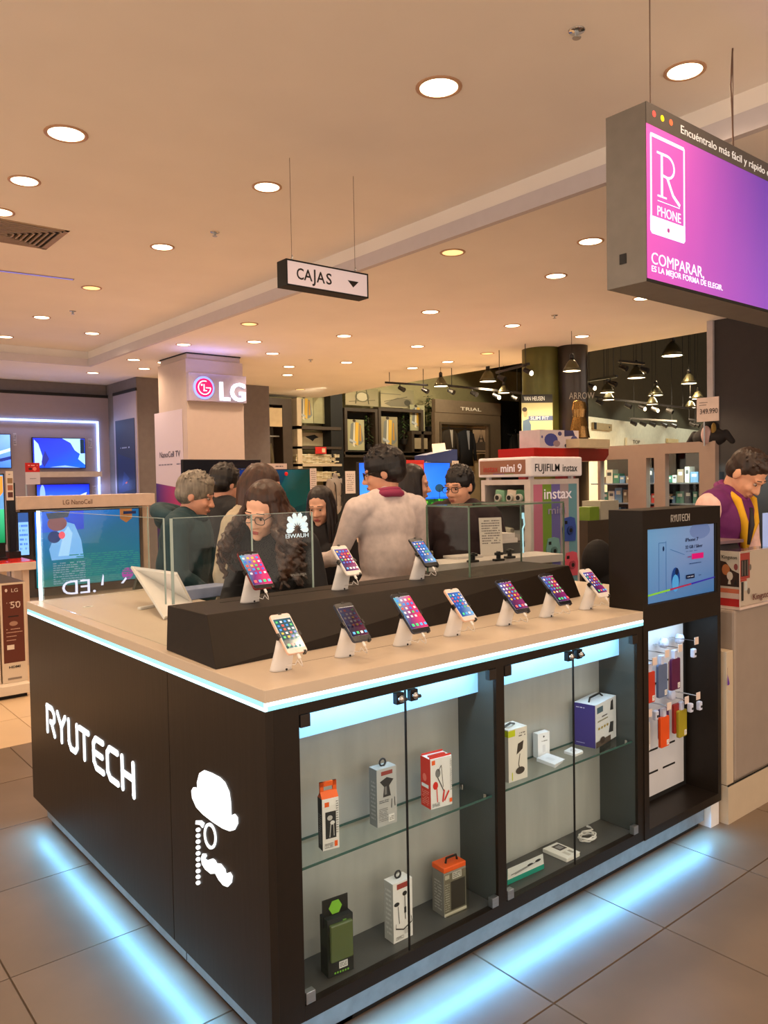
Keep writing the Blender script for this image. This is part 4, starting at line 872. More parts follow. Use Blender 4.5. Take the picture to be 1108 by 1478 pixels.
    # face details
    for sg in (1, -1):
        e = G().ell(hd((.0805, sg*.031, .004)), (.007, .0125, .0062), hr, 12, 8).build('eye', EYEW, P, smooth=True)
        G().ell(hd((.0865, sg*.031, .003)), (.0035, .0062, .0062), hr, 10, 6).build('iris', IRIS, e, smooth=True)
        G().cap(hd((.089, sg*.015, .030)), .003, hd((.084, sg*.048, .030)), .0025, 6).build('eyebrow', hairmat('brow', (34, 26, 22)), P, smooth=True)
    G().ell(hd((.0945, 0, -.062)), (.006, .022, .0042), hr, 12, 6).ell(hd((.0935, 0, -.070)), (.0065, .019, .005), hr, 12, 6).build('lips', mat('lips_f' if female else 'lips_m', (176, 84, 82) if female else (164, 100, 84), .4), P, smooth=True)
    # clothing
    TM = mat('%s_%d_%d_%d' % (topname, *top), top, .8, var=.1, scale=30, bump=.15)
    if vest is None or vest:
        g = G(); torso(g, .012 if not jacket else .03); 
        for k in (0, 1): arm(g, k, .011 if not jacket else .022, False, .93)
        g.cap(up((-.015, 0, 1.40)), .064, up((-.01, 0, 1.43)), .058)
        o = blob(g, .008, topname, TM, P, 3 if not jacket else 5)
        # folds in the cloth
        vs = [v.co.copy() for v in o.data.vertices]; ns = [v.normal.copy() for v in o.data.vertices]; out = []
        for c, nn in zip(vs, ns):
            n = noise.noise(V((c.x*9, c.y*9, c.z*4+face)))*.008+noise.noise(V((c.x*24, c.y*24, c.z*8)))*.004
            out += list(c+nn*n)
        o.data.vertices.foreach_set('co', out); o.data.update()
    if vest:
        g = G(); torso(g, .022); o = blob(g, .008, 'vest', mat('vest_purple', vest, .75, var=.1, scale=30), P, 3)
        g = G()
        for sg in (1, -1):
            g.tube([up((-.03, sg*.075, 1.458)), up((.070, sg*.088, 1.425)), up((.132, sg*.062, 1.33)), up((.156, sg*.012, 1.20))], [.016, .022, .022, .016], 8)
        g.build('lapel', mat('lapel_yellow', (232, 176, 24), .7), P, smooth=True)
        G().tube([up((.11, 0, 1.40)), up((.145, 0, 1.32)), up((.158, 0, 1.22))], [.012, .018, .02], 8).build('tie', mat('tie_dark', (40, 36, 40), .6), P, smooth=True)
    g = G(); legs(g, .012, False); g.ell((0, 0, .92), (.118*w, .168*w, .11)); blob(g, .012, 'trousers', mat('trousers_%d' % pants[0], pants, .85), P, 3)
    g = G()
    for sg in (1, -1): g.cap((-.02, sg*.10, .05), .048, (.13, sg*.115, .04), .04)
    blob(g, .01, 'shoes', mat('shoe_black', (24, 22, 22), .5), P, 2)
    if collar:
        g = G(); n = 20
        ring = lambda r, z, ry=1: [up((-.012+r*math.cos(t), r*.95*math.sin(t), z+.012*math.cos(t)*-1)) for t in (2*PI*i/n for i in range(n+1))]
        g.tube(ring(.066, 1.455), .014, 8).tube(ring(.076, 1.435), .020, 8); g.build('collar', mat('collar_%d' % collar[0], collar, .7), P, smooth=True)
    if hood:
        g = G(); g.tube([up((-.06+.125*math.cos(t), .15*math.sin(t), 1.415+.03*math.cos(t)*-1)) for t in (math.radians(60+20*i) for i in range(13))], .045, 10)
        g.ell(up((-.13, 0, 1.40)), (.07, .12, .075), er)
        g.tube([up((.02+.07*math.cos(t), .085*math.sin(t), 1.43)) for t in (2*PI*i/14 for i in range(15))], .022, 8)
        blob(g, .009, 'hood', TM, P, 4)
    # hair
    HM = hairmat('%d_%d' % (haircol[0], haircol[1]), haircol)
    g = G()
    if hair in ('short', 'crop', 'thick', 'wavy'):
        e = {'short': .010, 'crop': .006, 'thick': .02, 'wavy': .018}[hair]
        g.ell(hd((-.020, 0, .045)), (.094+e, .078+e*.8, .084+e), hr); g.ell(hd((-.045, 0, .0)), (.064+e, .072+e*.7, .070), hr)
        if hair in ('thick', 'wavy'): g.ell(hd((.03, .0, .092)), (.058, .062, .032), hr)
        if hair == 'crop': g.ell(hd((.02, .0, .088)), (.062, .058, .034), hr)
        for sg in (1, -1): g.cap(hd((-.002, sg*.072, .03)), .012, hd((.006, sg*.074, .004)), .006, 8)
        rnd = random.Random(int(headpx[0]))
        for i in range(170):      # tufts
            t = rnd.uniform(0, 2*PI); u = rnd.uniform(.1, 1.25)
            dv = V((math.sin(u)*math.cos(t), math.sin(u)*math.sin(t), math.cos(u)))
            if dv.x > .72 and dv.z < .6: continue
            p = V((-.02, 0, .045))+V((dv.x*(.092+e), dv.y*(.076+e*.8), dv.z*(.082+e)))
            L = {'short': .014, 'crop': .013, 'thick': .022, 'wavy': .022}[hair]
            q = p+dv*.004+V((rnd.uniform(.2, .8)*L, rnd.uniform(-.8, .8)*L, rnd.uniform(-.4, .4)*L)); g.cap(hd(p-dv*.004), .007, hd(q), .0035, 6)
        blob(g, .0045, 'hair', HM, P, 2)
    else:
        g.ell(hd((-.027, 0, .054)), (.100, .088, .090), hr); g.ell(hd((-.045, 0, .02)), (.09, .088, .07), hr); g.ell(hd((-.06, 0, -.02)), (.07, .082, .09), hr)
        rnd = random.Random(5); curly = hair == 'curly'; n = 190 if curly else 100
        Ln = {'long': .40, 'curly': .42, 'straight': .36, 'tied': .10}[hair]
        for i in range(n):
            t = rnd.uniform(.80, 2*PI-(1.0 if curly else .80)); u = rnd.uniform(.15, 1.0)
            st_ = V((-.03+.098*math.sin(u)*math.cos(t), .084*math.sin(u)*math.sin(t), .045+.088*math.cos(u)))
            rd = V((math.cos(t), math.sin(t), 0)); pts = [hd(st_)]; k = 14; ph = rnd.uniform(0, 6); L = Ln*rnd.uniform(.6, 1.05)
            cur = hd(st_); rdw = HE@rd
            edge = hd(V((-.03+.100*math.cos(t), .092*math.sin(t), .0)))
            for j in range(1, k+1):
                f = j/k
                if f < .25: q = cur.lerp(edge, f/.25) if False else hd(st_).lerp(edge, (f/.25)**.8)+HE@V((0, 0, .02*math.sin(f*4*PI)))
                else: q = edge+V((0, 0, -1))*(f-.25)*L+V((rdw.x, rdw.y, 0))*((.115 if curly else .015)*math.sin((f-.25)*2.0)+(0.0))
                am = (.024 if curly else .003)*min(1, f*2)
                q = q+V((math.cos(ph+f*(23 if curly else 5)), math.sin(ph+f*(23 if curly else 5)), 0))*am
                pts.append(q)
            r0 = .012 if curly else .012
            g.tube(pts, [r0*(1-.55*abs(j/k-.3)) for j in range(k+1)], 6)
        if curly: blob(g, .0055, 'hair', HM, P, 1)
        else: blob(g, .006, 'hair', HM, P, 1)
    if glasses:
        g = G()
        for sg in (1, -1):
            c = V((.103, sg*.033, .002)); pr = [(.024*math.copysign(abs(math.cos(a))**.7, math.cos(a)), .018*math.copysign(abs(math.sin(a))**.7, math.sin(a))) for a in (2*PI*i/20 for i in range(21))]
            g.tube([hd(c+V((-abs(u)*.12, u, v_))) for u, v_ in pr], .0019, 6)
            g.cyl(hd((.098, sg*.057, .010)), hd((-.005, sg*.082, .012)), .0019, n=6)
        g.cyl(hd((.106, .010, .006)), hd((.106, -.010, .006)), .0018, n=6)
        g.build('glasses', mat('glasses_frame', (24, 22, 22), .3), P, smooth=True)
    return P
SKN = (224, 170, 142)
person('older grey-haired person in a teal hooded jacket, in profile beside the glass screen', (277, 715), 4.5, -45, head_yaw=4, pitch=16, lean=8, skin=(214, 156, 130), top=(30, 62, 72), topname='hooded_jacket', hair='wavy', haircol=(126, 118, 106), hood=True, jacket=True, build=1.12, arms=[((.06, .27, 1.12), (.22, .16, .98)), ((.06, -.27, 1.12), (.24, -.14, .98))])
person('dark-haired person in black standing behind the grey-haired person', (321, 700), 5.4, 10, pitch=12, skin=(214, 156, 130), top=(22, 22, 26), hair='thick', haircol=(26, 20, 18), jacket=True)
person('person in a cream coat with long brown hair, left of the curly-haired woman', (372, 708), 4.15, -62, head_yaw=10, pitch=25, lean=10, skin=SKN, top=(176, 164, 142), topname='coat', hair='straight', haircol=(62, 36, 24), female=True, jacket=True)
person('woman with long curly dark hair and glasses leaning over the glass screen', (384, 735), 3.55, -158, head_yaw=8, pitch=22, roll=-10, lean=20, skin=(236, 186, 160), top=(20, 20, 24), topname='sweater', hair='curly', haircol=(56, 32, 20), glasses=True, female=True, arms=[((.10, .26, 1.14), (.32, .18, 1.06)), ((.10, -.26, 1.14), (.32, -.16, 1.06))])
person('young woman with straight long dark hair looking down, behind the white-shirted man', (463, 731), 5.0, -140, head_yaw=-4, pitch=16, lean=3, skin=(232, 180, 152), top=(24, 22, 26), topname='sweater', hair='long', haircol=(30, 20, 18), female=True)
person('man in a white shirt with magenta collar and glasses, seen from behind', (556, 683), 4.35, 80, head_yaw=58, pitch=10, skin=(222, 164, 134), top=(214, 200, 196), hair='thick', haircol=(26, 20, 20), glasses=True, collar=(150, 44, 84), build=1.0, arms=[((.06, .26, 1.12), (.27, .30, 1.08)), ((.05, -.24, 1.12), (.28, -.16, 1.08))])
person('woman with dark hair in profile, just right of the white-shirted man', (592, 700), 5.3, -38, pitch=6, skin=(226, 172, 146), top=(26, 22, 26), topname='sweater', hair='long', haircol=(28, 20, 20), female=True)
person('man with glasses and a dark maroon jacket behind the glass box', (664, 703), 4.85, -150, head_yaw=-18, pitch=10, skin=(222, 166, 136), top=(44, 22, 28), topname='jacket', hair='short', haircol=(22, 18, 18), glasses=True, jacket=True, arms=[((.06, .27, 1.12), (.26, .12, 1.05)), ((.10, -.27, 1.10), (.30, -.22, 1.02))])
person('shop worker in a purple vest over a pink shirt bending down at the right counter', (1070, 682), 4.3, -88, head_yaw=-2, pitch=44, lean=22, skin=(228, 170, 136), top=(236, 196, 184), hair='crop', haircol=(50, 34, 24), vest=(104, 26, 96), collar=(130, 40, 110), build=1.12, arms=[((.08, .27, 1.16), (.24, .12, .98)), ((.08, -.29, 1.16), (.26, -.14, .98))])
# ================================================================== BACKGROUND, LEFT: television department
def tv(label, tl, br, y, items, parent_th=.05, bezel=.012, scr=None, base=(20, 40, 120), group=None, stand=False, ped=False):
    a, b = at(*tl, y=y), at(*br, y=y); W = b.x-a.x; H = a.z-b.z
    t = thing('television', label, 'television', (a.x, y, b.z), group=group)
    G().box((0, 0, 0), (W, parent_th, H)).build('tv_body', BPLAS, t, bevel=.004)
    s = art('picture', W-2*bezel, H-2*bezel, items, t, (bezel, -.002, bezel), FR, scr or SCREEN, t=.001, base=base)
    if ped: G().box((W*.4, .01, -b.z), (W*.6, .04, 0)).box((W*.25, -.1, -b.z), (W*.75, .15, -b.z+.02)).build('floor_stand', BPLAS, t)
    if stand: G().box((W*.25, -.08, -.03), (W*.3, .12, 0)).box((W*.7, -.08, -.03), (W*.75, .12, 0)).build('foot', BPLAS, t)
    return t, W, H
YW = 12.10
a, b = at(-60, 568, y=YW), at(158, 568, y=YW)
t = thing('wall_display', 'pale lilac wall display panel with blue light strip at the far left', 'display wall', (a.x, YW, 0))
W = b.x-a.x; zt1 = at(100, 572, y=YW).z
G().box((0, 0, .02), (W, .05, zt1)).build('panel', mat('lilac_grey_panel', (152, 142, 154), .6, var=.02), t)
G().box((0, -.01, zt1), (W+.05, .05, zt1+.05)).box((W, -.02, .02), (W+.05, .05, zt1+.05)).build('edge_strip', BLACK, t)
q = at(141, 611, y=YW); zl = q.z
G().box((0, -.035, zl), (q.x-a.x, -.015, zl+.03)).box((q.x-a.x-.03, -.035, .4), (q.x-a.x, -.015, zl)).build('light_strip', LEDB, t)
area('strip_light', ((q.x-a.x)/2, -.08, zl), (-.9, 0, 0), q.x-a.x, .05, 8, (.40, .55, 1), t)
area('strip_light', (q.x-a.x-.02, -.06, 1.6), (0, -.9, 0), .05, 1.8, 4, (.40, .55, 1), t)
s0, s1 = at(56, 681, y=YW-.2), at(146, 688, y=YW-.2)
t = thing('wall_shelf', 'thin pale wall shelf under the upper television', 'shelf', (s0.x, YW-.25, s1.z)); G().box((0, 0, 0), (s1.x-s0.x, .25, s0.z-s1.z)).build('board', mat('shelf_paint', (190, 180, 176), .5), t)
ice = [('p', [(.0, 0), (1, 0), (1, 1), (0, 1)], [(20, 60, 220), (20, 90, 230), (40, 60, 220), (20, 40, 200)]), ('p', [(.02, 0), (.15, .1), (.17, .4), (.1, .8), (.02, .95)], (150, 190, 240)), ('p', [(.56, 1), (.92, 1), (.92, .45), (.8, .6), (.72, .85)], (150, 200, 250)), ('p', [(.86, .3), (1, .1), (1, .5), (.9, .48)], (140, 190, 245)), ('r', .91, .5, .99, .98, (20, 40, 60)), ('p', [(.2, 0), (.3, .3), (.22, .6), (.15, .2)], (30, 40, 130)), ('p', [(.3, .02), (.6, .08), (.9, .0)], (120, 160, 240))]
tv('television showing a blue ice cave on the upper wall at the left', (46, 631), (124, 676), YW-.055, ice, scr=SCREENB)
tv('television showing blue sky and clouds, half hidden behind the white beam', (52, 699), (131, 745), YW-.055, [('p', [(0, 0), (1, 0), (1, 1), (0, 1)], [(60, 140, 240), (40, 110, 230), (20, 30, 190), (20, 30, 200)]), ('p', [(.5, .45), (.7, .6), (.95, .75), (.9, .5), (.6, .4)], (170, 200, 250)), ('e', .25, .6, .1, .08, (110, 150, 200)), ('e', .1, .7, .05, .3, (120, 160, 220))], scr=SCREENB)
tv('television with blue waves cut off by the left photo edge', (-50, 625), (17, 676), YW-.055, [('p', [(0, 0), (1, 0), (1, 1), (0, 1)], [(20, 60, 200), (60, 120, 240), (120, 170, 250), (40, 80, 220)]), ('p', [(.5, .3), (1, .5), (1, .6), (.5, .4)], (170, 200, 250)), ('p', [(.5, .1), (1, .25), (1, .35), (.5, .2)], (20, 40, 120))], scr=SCREENB)
for i, (px, py, w_, h_) in enumerate(((127, 633, 6, 14), (19, 625, 5, 18), (133, 701, 6, 14))):
    a, b = at(px, py, y=YW-.004), at(px+w_, py+h_, y=YW-.004); t = thing('info_label', ['small speckled info label right of the ice cave television', 'small speckled info label right of the wave television', 'small speckled info label right of the cloud television'][i], 'label', (a.x, YW-.004, b.z), group='info labels on the display wall')
    art('label_card', b.x-a.x, a.z-b.z, [('t', .1, .1, .9, .9, 6, (40, 40, 46))], t, (0, 0, 0), FR, base=(180, 176, 190))
# price sign on a pole
a, b = at(36, 668, y=9), at(58, 699, y=9); t = thing('price_sign', 'red and white price sign in front of the display wall', 'price sign', (a.x, 9, b.z))
art('card', b.x-a.x, a.z-b.z, [('r', 0, .57, 1, 1, (196, 20, 26)), ('t', .2, .84, .85, .93, 1, (250, 200, 190)), ('e', .65, .72, .13, .09, (240, 130, 120)), ('e', .35, .72, .13, .06, (60, 10, 20)), ('t', .3, .24, .75, .3, 1, (90, 90, 110))], t, (0, 0, 0), FR, base=(206, 200, 214))
G().cyl(((b.x-a.x)*.05, .01, 0), ((b.x-a.x)*.05, .01, -b.z), .012, n=8).build('pole', STEEL, t)
# poster on the jog wall
a, b = at(163, 572, x=4.06), at(196, 572, x=4.06)
t = thing('tall_poster', 'tall dark television poster in a pale frame on the corner wall', 'poster', (4.06, a.y, 0))
zt_ = a.z; W = a.y-b.y
G().box((0, -W, .1), (.02, 0, zt_)).build('panel', MT['lilac_grey_panel'], t)
G().box((-.01, -W, zt_), (.02, 0, zt_+.05)).build('edge_strip', BLACK, t)
z0, z1 = at(170, 712, x=4.04).z, at(170, 607, x=4.04).z
art('poster_print', W*.84, z1-z0, [('p', [(0, 0), (1, 0), (1, 1), (0, 1)], [(16, 22, 44), (20, 30, 60), (50, 56, 84), (44, 50, 80)]), ('p', [(.1, .0), (.95, .06), (.95, .44), (.1, .55)], (24, 40, 88)), ('t', .25, .60, .8, .64, 1, (150, 160, 190)), ('e', .5, .15, .06, .02, (190, 80, 60)), ('e', .6, .2, .05, .015, (200, 160, 90)), ('p', [(.3, .1), (.7, .2), (.4, .3)], (34, 60, 120))], t, (-.005, -W*.08, z0), LF, base=(30, 36, 60))
# display gondola with nano television
YG = 7.4
a, b = at(24, 717, y=YG), at(224, 736, y=YG); z0 = at(24, 736, y=YG).z
t = thing('tv_gondola', 'white television gondola with a long white header beam', 'display stand', (a.x, YG, 0)); W = b.x-a.x
G().box((0, 0, z0), (W, .35, a.z)).build('header_beam', mat('gondola_white', (214, 196, 184), .5), t, bevel=.004)
for x in (.0, W-.08): G().box((x, .2, 0), (x+.08, .35, z0)).build('upright', MT['gondola_white'], t)
G().box((0, .32, .2), (W, .36, z0)).build('back_board', mat('gondola_grey', (120, 116, 116), .6), t)
G().box((-.1, -.35, 0), (W+.2, .35, .32)).build('base_shelf', MT['gondola_white'], t)
x = at(90, 722, y=YG).x-a.x; x2 = at(143, 722, y=YG).x-a.x
txt('LG NanoCell', .055, (x, -.002, (z0+a.z)/2-.03), FR, mat('brown_ink', (96, 60, 48), .5), t, width=(x2-x)*.8)
sea = [('p', [(0, 0), (1, 0), (1, 1), (0, 1)], [(20, 110, 110), (14, 100, 116), (16, 84, 140), (30, 110, 220)]), ('p', [(.0, .72), (.45, .75), (.45, 1), (0, 1)], [(30, 90, 220), (20, 60, 190), (30, 70, 210), (40, 110, 240)]),
       ('p', [(.14, .35), (.44, .36), (.42, .6), (.36, .82), (.28, .86), (.18, .7), (.12, .5)], (110, 170, 235)), ('p', [(.2, .4), (.26, .72), (.3, .8), (.34, .7), (.3, .4)], (150, 200, 250)), ('e', .2, .84, .09, .10, (120, 80, 90)), ('e', .17, .66, .06, .08, (20, 50, 110)), ('e', .24, .68, .03, .05, (220, 90, 110)), ('p', [(.12, .9), (.3, .92), (.32, 1), (.1, .98)], (60, 70, 90)),
       ('t', .3, .02, 1, .42, 14, (30, 120, 120)), ('t', .15, .02, .45, .32, 10, (110, 140, 160)), ('r', .84, .93, .97, .97, (20, 30, 60))]
T, Wt, Ht = tv('large television with a blue footballer picture and a shield sticker under the white beam', (48, 738), (204, 836), YG-.03, sea, scr=SCREEN)
G().prism([(Wt*.80, Ht*.99), (Wt*.92, Ht*.99), (Wt*.92, Ht*.86), (Wt*.86, Ht*.80), (Wt*.80, Ht*.86)], 0, .002).build('shield_sticker', mat('sticker_tan', (190, 140, 90), .5), T, (0, -.006, 0), FR)
G().cyl((Wt*.86, -.004, Ht*.10), (Wt*.86, -.008, Ht*.10), .07, n=20).build('round_sticker', mat('sticker_purple', (170, 70, 190), .5, emit=.3), T)
t, _, _ = tv('narrow blue information screen left of the footballer television', (24, 739), (44, 802), YG-.02, [('r', 0, .78, 1, 1, (40, 80, 150)), ('t', .1, .1, .9, .75, 6, (60, 110, 200))], base=(120, 180, 250))
# front left corner: television boxes on a plinth, red table, green tv
t = thing('box_plinth', 'low white plinth carrying the boxed televisions at the left edge', 'plinth', (-1.2, 4.52, 0))
x1 = at(43, 990, y=4.55).x+1.2
G().box((0, .03, 0), (x1-.02, .9, .03)).build('kick', BLACK, t); G().box((0, 0, .03), (x1, .95, .10)).build('deck', mat('plinth_cream', (226, 212, 194), .5), t, bevel=.003)
BRB = mat('carton_brown', (96, 42, 28), .6)
a, b = at(4.5, 990, z=.101), at(41, 986, z=.101)
yq = 4.62; a, b = at(4.5, 991, y=yq), at(41, 991, y=yq); ztp = at(4.5, 842, y=yq).z; W = b.x-a.x; H = ztp-.1005
def tvbox(x, lab):
    t = thing('television_box', lab, 'box', (x, yq, .1008), group='boxed televisions')
    G().box((0, 0, 0), (W, .85, H), c=(220, 202, 180)).build('carton', PRINT, t, colors=True, bevel=.003)
    G().box((.0, .0, H+.0002), (W, .85, H+.001)).build('top_face', mat('carton_dark_top', (70, 44, 34), .6), t)
    o = art('brown_label', W*.84, H*.78, [('e', .2, .93, .06, .022, (220, 200, 190)), ('t', .2, .76, .85, .78, 1, (220, 200, 190)), ('r', .25, .585, .75, .60, (30, 14, 12)), ('e', .5, .5, .2, .03, (170, 130, 110)), ('t', .15, .42, .8, .44, 1, (210, 170, 150)), ('t', .15, .38, .9, .4, 1, (210, 170, 150)), ('t', .15, .33, .7, .35, 1, (210, 170, 150)), ('t', .15, .28, .6, .30, 1, (210, 170, 150)), ('r', .16, .17, .5, .23, (230, 215, 200))], t, (W*.07, -.001, H*.20), FR, base=(96, 42, 28))
    ci = mat('cream_ink', (226, 206, 190), .5)
    txt('LG', .028, (W*.42, -.004, H*.905), FR, ci, t, width=W*.26); txt('50', .052, (W*.36, -.004, H*.745), FR, ci, t, width=W*.4); txt('HDMI', .018, (W*.25, -.002, H*.145), FR, BLACK, t, width=W*.45, bold=.02)
    G().box((W*.2, -.002, H*.03), (W*.75, -.001, H*.05)).build('icon_row', mat('icon_grey', (140, 124, 110), .6), t)
tvbox(a.x, 'boxed television standing next to the kiosk at the left'); tvbox(a.x-W-.012, 'boxed television cut off by the left photo edge')
yt = 5.6; a = at(52, 806, y=yt); zt2 = at(30, 812, y=yt).z
t = thing('red_table', 'white table with a glossy red top at the left edge', 'table', (a.x-1.5, yt, 0))
G().box((0, 0, zt2-.07), (1.5, .9, zt2)).build('tabletop', MT['gondola_white'], t, bevel=.004); G().box((.0, .01, zt2), (1.5, .9, zt2+.006)).build('red_surface', mat('red_gloss', (226, 44, 34), .2), t)
for x in (.05, 1.40):
    for y in (.05, .8): G().box((x, y, 0), (x+.05, y+.05, zt2-.07)).build('leg', MT['gondola_white'], t)
a, b = at(-40, 684, y=6.0), at(9, 786, y=6.0)
T, Wt, Ht = tv('television with a green picture and orange shield, cut off by the left photo edge', (-60, 684), (9.5, 786), 6.0, [('p', [(0, 0), (1, 0), (1, .5), (0, .5)], [(0, 110, 60), (10, 120, 70), (60, 190, 140), (60, 180, 130)]), ('r', 0, .5, 1, 1, (90, 150, 210)), ('p', [(.82, .98), (.99, .98), (.99, .75), (.9, .68), (.82, .75)], (230, 140, 50))], scr=SCREEN, stand=False)
z_ = T.location.z
G().box((Wt*.5, -.1, zt2+.006-z_), (Wt*.95, .12, zt2+.03-z_)).box((Wt*.85, 0, zt2+.02-z_), (Wt*.9, .03, .01)).box((Wt*.8, -.04, zt2-z_+.001), (Wt*.95, .08, .02)).build('stand', BPLAS, T)
a, b = at(8, 680, y=5.95), at(20, 722, y=5.95); t = thing('info_label', 'tall white label strip with three pictures beside the green television', 'label', (a.x, 5.95, b.z))
art('label_card', b.x-a.x, a.z-b.z, [('r', .2, .58, .9, .76, (150, 120, 90)), ('r', .2, .34, .9, .52, (170, 110, 90)), ('r', .2, .1, .9, .28, (90, 50, 50)), ('t', .2, .86, .8, .92, 1, (80, 80, 90))], t, (0, 0, 0), FR, base=(222, 210, 200))
t, _, _ = tv('black side of a switched off television behind the white label strip', (10, 697), (25, 797), 6.08, [], base=(16, 14, 16), ped=False); G().box((-.01, -.05, zt2+.006-t.location.z), (.09, .09, .01)).build('foot', BPLAS, t)

# ================================================================== white column with lit brand sign
t = thing('brand_column', 'square white column with a lit brand sign and a television poster', 'column', (3.67, 8.1, 0))
WC = mat('column_white', (196, 180, 172), .55, var=.02)
G().box((0, 0, 0), (.86, .9, 3.26)).build('shaft', WC, t, bevel=.004)
G().box((.03, .03, 3.26), (.83, .87, 3.335)).build('top_trim', WC, t); G().box((.02, .02, 3.335), (.84, .88, 3.35)).build('shadow_gap', BLACK, t)
for z in (1.9,): G().box((-.001, -.002, z), (.861, .0, z+.006)).build('seam', mat('seam_grey', (170, 150, 146), .6), t)
a, b = at(272, 537, y=8.02), at(351.5, 582, y=8.02)
sg = G().box((a.x-3.67, -.08, b.z), (.865, 0, a.z)).build('sign_panel', mat('sign_panel_white', (176, 166, 190), .5), t, bevel=.003)
q = at(295, 559.5, y=8.0); c = (q.x-3.67, q.z); r = .125
G().cyl((c[0], -.082, c[1]), (c[0], -.088, c[1]), r*1.22, n=32).build('logo_halo', mat('logo_halo', (90, 110, 255), emit=1.4, ecol=(.25, .35, 1)), sg)
G().cyl((c[0], -.084, c[1]), (c[0], -.10, c[1]), r, n=32).build('logo_disc', mat('logo_magenta', (214, 20, 96), .4, emit=.7, ecol=(.8, .01, .15)), sg)
g = G(); rr = r*.72
def arc(g, cx, cy, r, a0, a1, w_, n=16):
    for i in range(n):
        p, q = [(cx+r*math.cos(math.radians(a)), cy+r*math.sin(math.radians(a))) for a in (a0+(a1-a0)*i/n, a0+(a1-a0)*(i+1)/n)]
        d = (V((*q, 0))-V((*p, 0))).normalized(); m_ = V((-d.y, d.x, 0))*w_/2; g.prism([(p[0]-m_.x, p[1]-m_.y), (q[0]-m_.x, q[1]-m_.y), (q[0]+m_.x, q[1]+m_.y), (p[0]+m_.x, p[1]+m_.y)], 0, .003)
arc(g, c[0], c[1], rr, 70, 360, .012); g.box((c[0]+.02, c[1]-.006, 0), (c[0]+rr, c[1]+.006, .003)); g.box((c[0]-.012, c[1]-.045, 0), (c[0]+.0, c[1]+.045, .003)); g.box((c[0]-.012, c[1]-.045, 0), (c[0]+.035, c[1]-.033, .003))
g.prism([(c[0]-.04+.013*math.cos(k), c[1]+.035+.013*math.sin(k)) for k in (2*PI*i/10 for i in range(10))], 0, .003)
g.build('logo_face', LEDW, sg, (0, -.101, 0), FR)
a, b = at(316, 577, y=8.0), at(352, 553, y=8.0)
txt('LG', b.z-a.z, (a.x-3.67, -.09, a.z), FR, LEDW, sg, width=b.x-a.x, ext=.015, bold=.018)
area('sign_glow', ((a.x-3.67), -.2, a.z), (-1.2, 0, 0), .5, .1, 1.2, (.3, .4, 1), t)
area('column_uplight', (.2, -.3, 3.0), (PI, 0, 0), .8, .1, 1.6, (.35, .35, 1), t)
a, b = at(222, 597, x=3.66), at(262, 590, x=3.66); z1 = b.z; z0 = .6; W = a.y-b.y
po = art('column_poster', W, z1-z0, [('p', [(0, .0), (1, 0), (1, .46), (0, .5)], [(30, 20, 90), (120, 40, 120), (200, 60, 120), (60, 40, 130)]), ('t', .12, .62, .95, .64, 1, (120, 116, 140))], t, (-.004, a.y-8.1, z0), LF, base=(206, 196, 214))
q = at(229, 660, x=3.65); q2 = at(258, 652, x=3.65); txt('NanoCell TV', .085, (-.008, q.y-8.1, q.z-.01), LF, mat('poster_ink', (50, 46, 60), .5), t, width=q.y-q2.y)

# ================================================================== televisions behind the people
T, W, H = tv('big black television seen behind the grey-haired person', (263, 663), (378, 742), 6.9, [('p', [(.62, .1), (1, .1), (1, .85), (.62, .85)], [(4, 10, 60), (10, 40, 80), (20, 70, 110), (6, 16, 90)])], base=(8, 8, 12), ped=True)
tv('television with a dark blue-green picture behind the women', (337, 677), (449, 745), 6.5, [('p', [(0, 0), (1, 0), (1, 1), (0, 1)], [(4, 8, 60), (2, 40, 34), (0, 60, 50), (10, 40, 120)]), ('e', .1, .7, .02, .16, (90, 140, 230)), ('p', [(.4, 0), (1, .3), (1, 1), (.7, 1)], [(6, 60, 60), (2, 50, 46), (2, 46, 40), (6, 70, 80)])], scr=mat('dim_screen', (255, 255, 255), .25, attr=True, emit=.7), ped=True)
a, b = at(362, 669, y=6.45), at(414, 677, y=6.45); t = thing('shelf_label', 'long white shelf label on top of the blue-green television', 'label', (a.x, 6.45, b.z)); art('label_card', b.x-a.x, a.z-b.z, [('t', .15, .3, .9, .7, 1, (90, 80, 90))], t, (0, 0, 0), FR, base=(206, 190, 186)); G().box((.2, 0, -.06), (.24, .02, 0)).build('clip', STEEL, t)
q = at(413, 684, y=6.485); t = thing('red_badge', 'round glossy red badge on the blue-green television', 'badge', tuple(q)); G().ell((0, 0, 0), (.025, .015, .025)).build('badge_dome', mat('red_gloss2', (220, 20, 30), .15), t, smooth=True)
for i, (x0_, y0_, x1_, y1_, c, lb) in enumerate(((334, 705, 345, 722, (200, 24, 30), 'small red price card left of the curly-haired woman'), (447, 676, 457, 708, (212, 200, 196), 'white label strip right of the blue-green television'), (498, 680, 513, 712, (214, 204, 200), 'white notice on a dark panel left of the white-shirted man'), (652, 665, 662, 690, (190, 180, 172), 'small pale label right of the sunflower television'))):
    y = 6.25; a, b = at(x0_, y0_, y=y), at(x1_, y1_, y=y); t = thing('notice', lb, 'notice', (a.x, y, b.z)); art('card', b.x-a.x, a.z-b.z, [('t', .15, .1, .85, .9, 9, tuple(max(0, v-70) for v in c))], t, (0, 0, 0), FR, base=c)
    if i < 2: G().box(((b.x-a.x)*.4, .002, -b.z), ((b.x-a.x)*.6, .012, 0)).build('post', STEEL, t)
    if i == 2: G().box((-.03, .004, -.2), (.22, .03, .22)).build('dark_panel', BLACK, t)
field = [('p', [(0, .45), (1, .5), (1, 1), (0, 1)], [(60, 150, 240), (30, 110, 240), (20, 90, 240), (20, 90, 240)]), ('r', 0, 0, 1, .47, (20, 70, 24))]
rnd = random.Random(3)
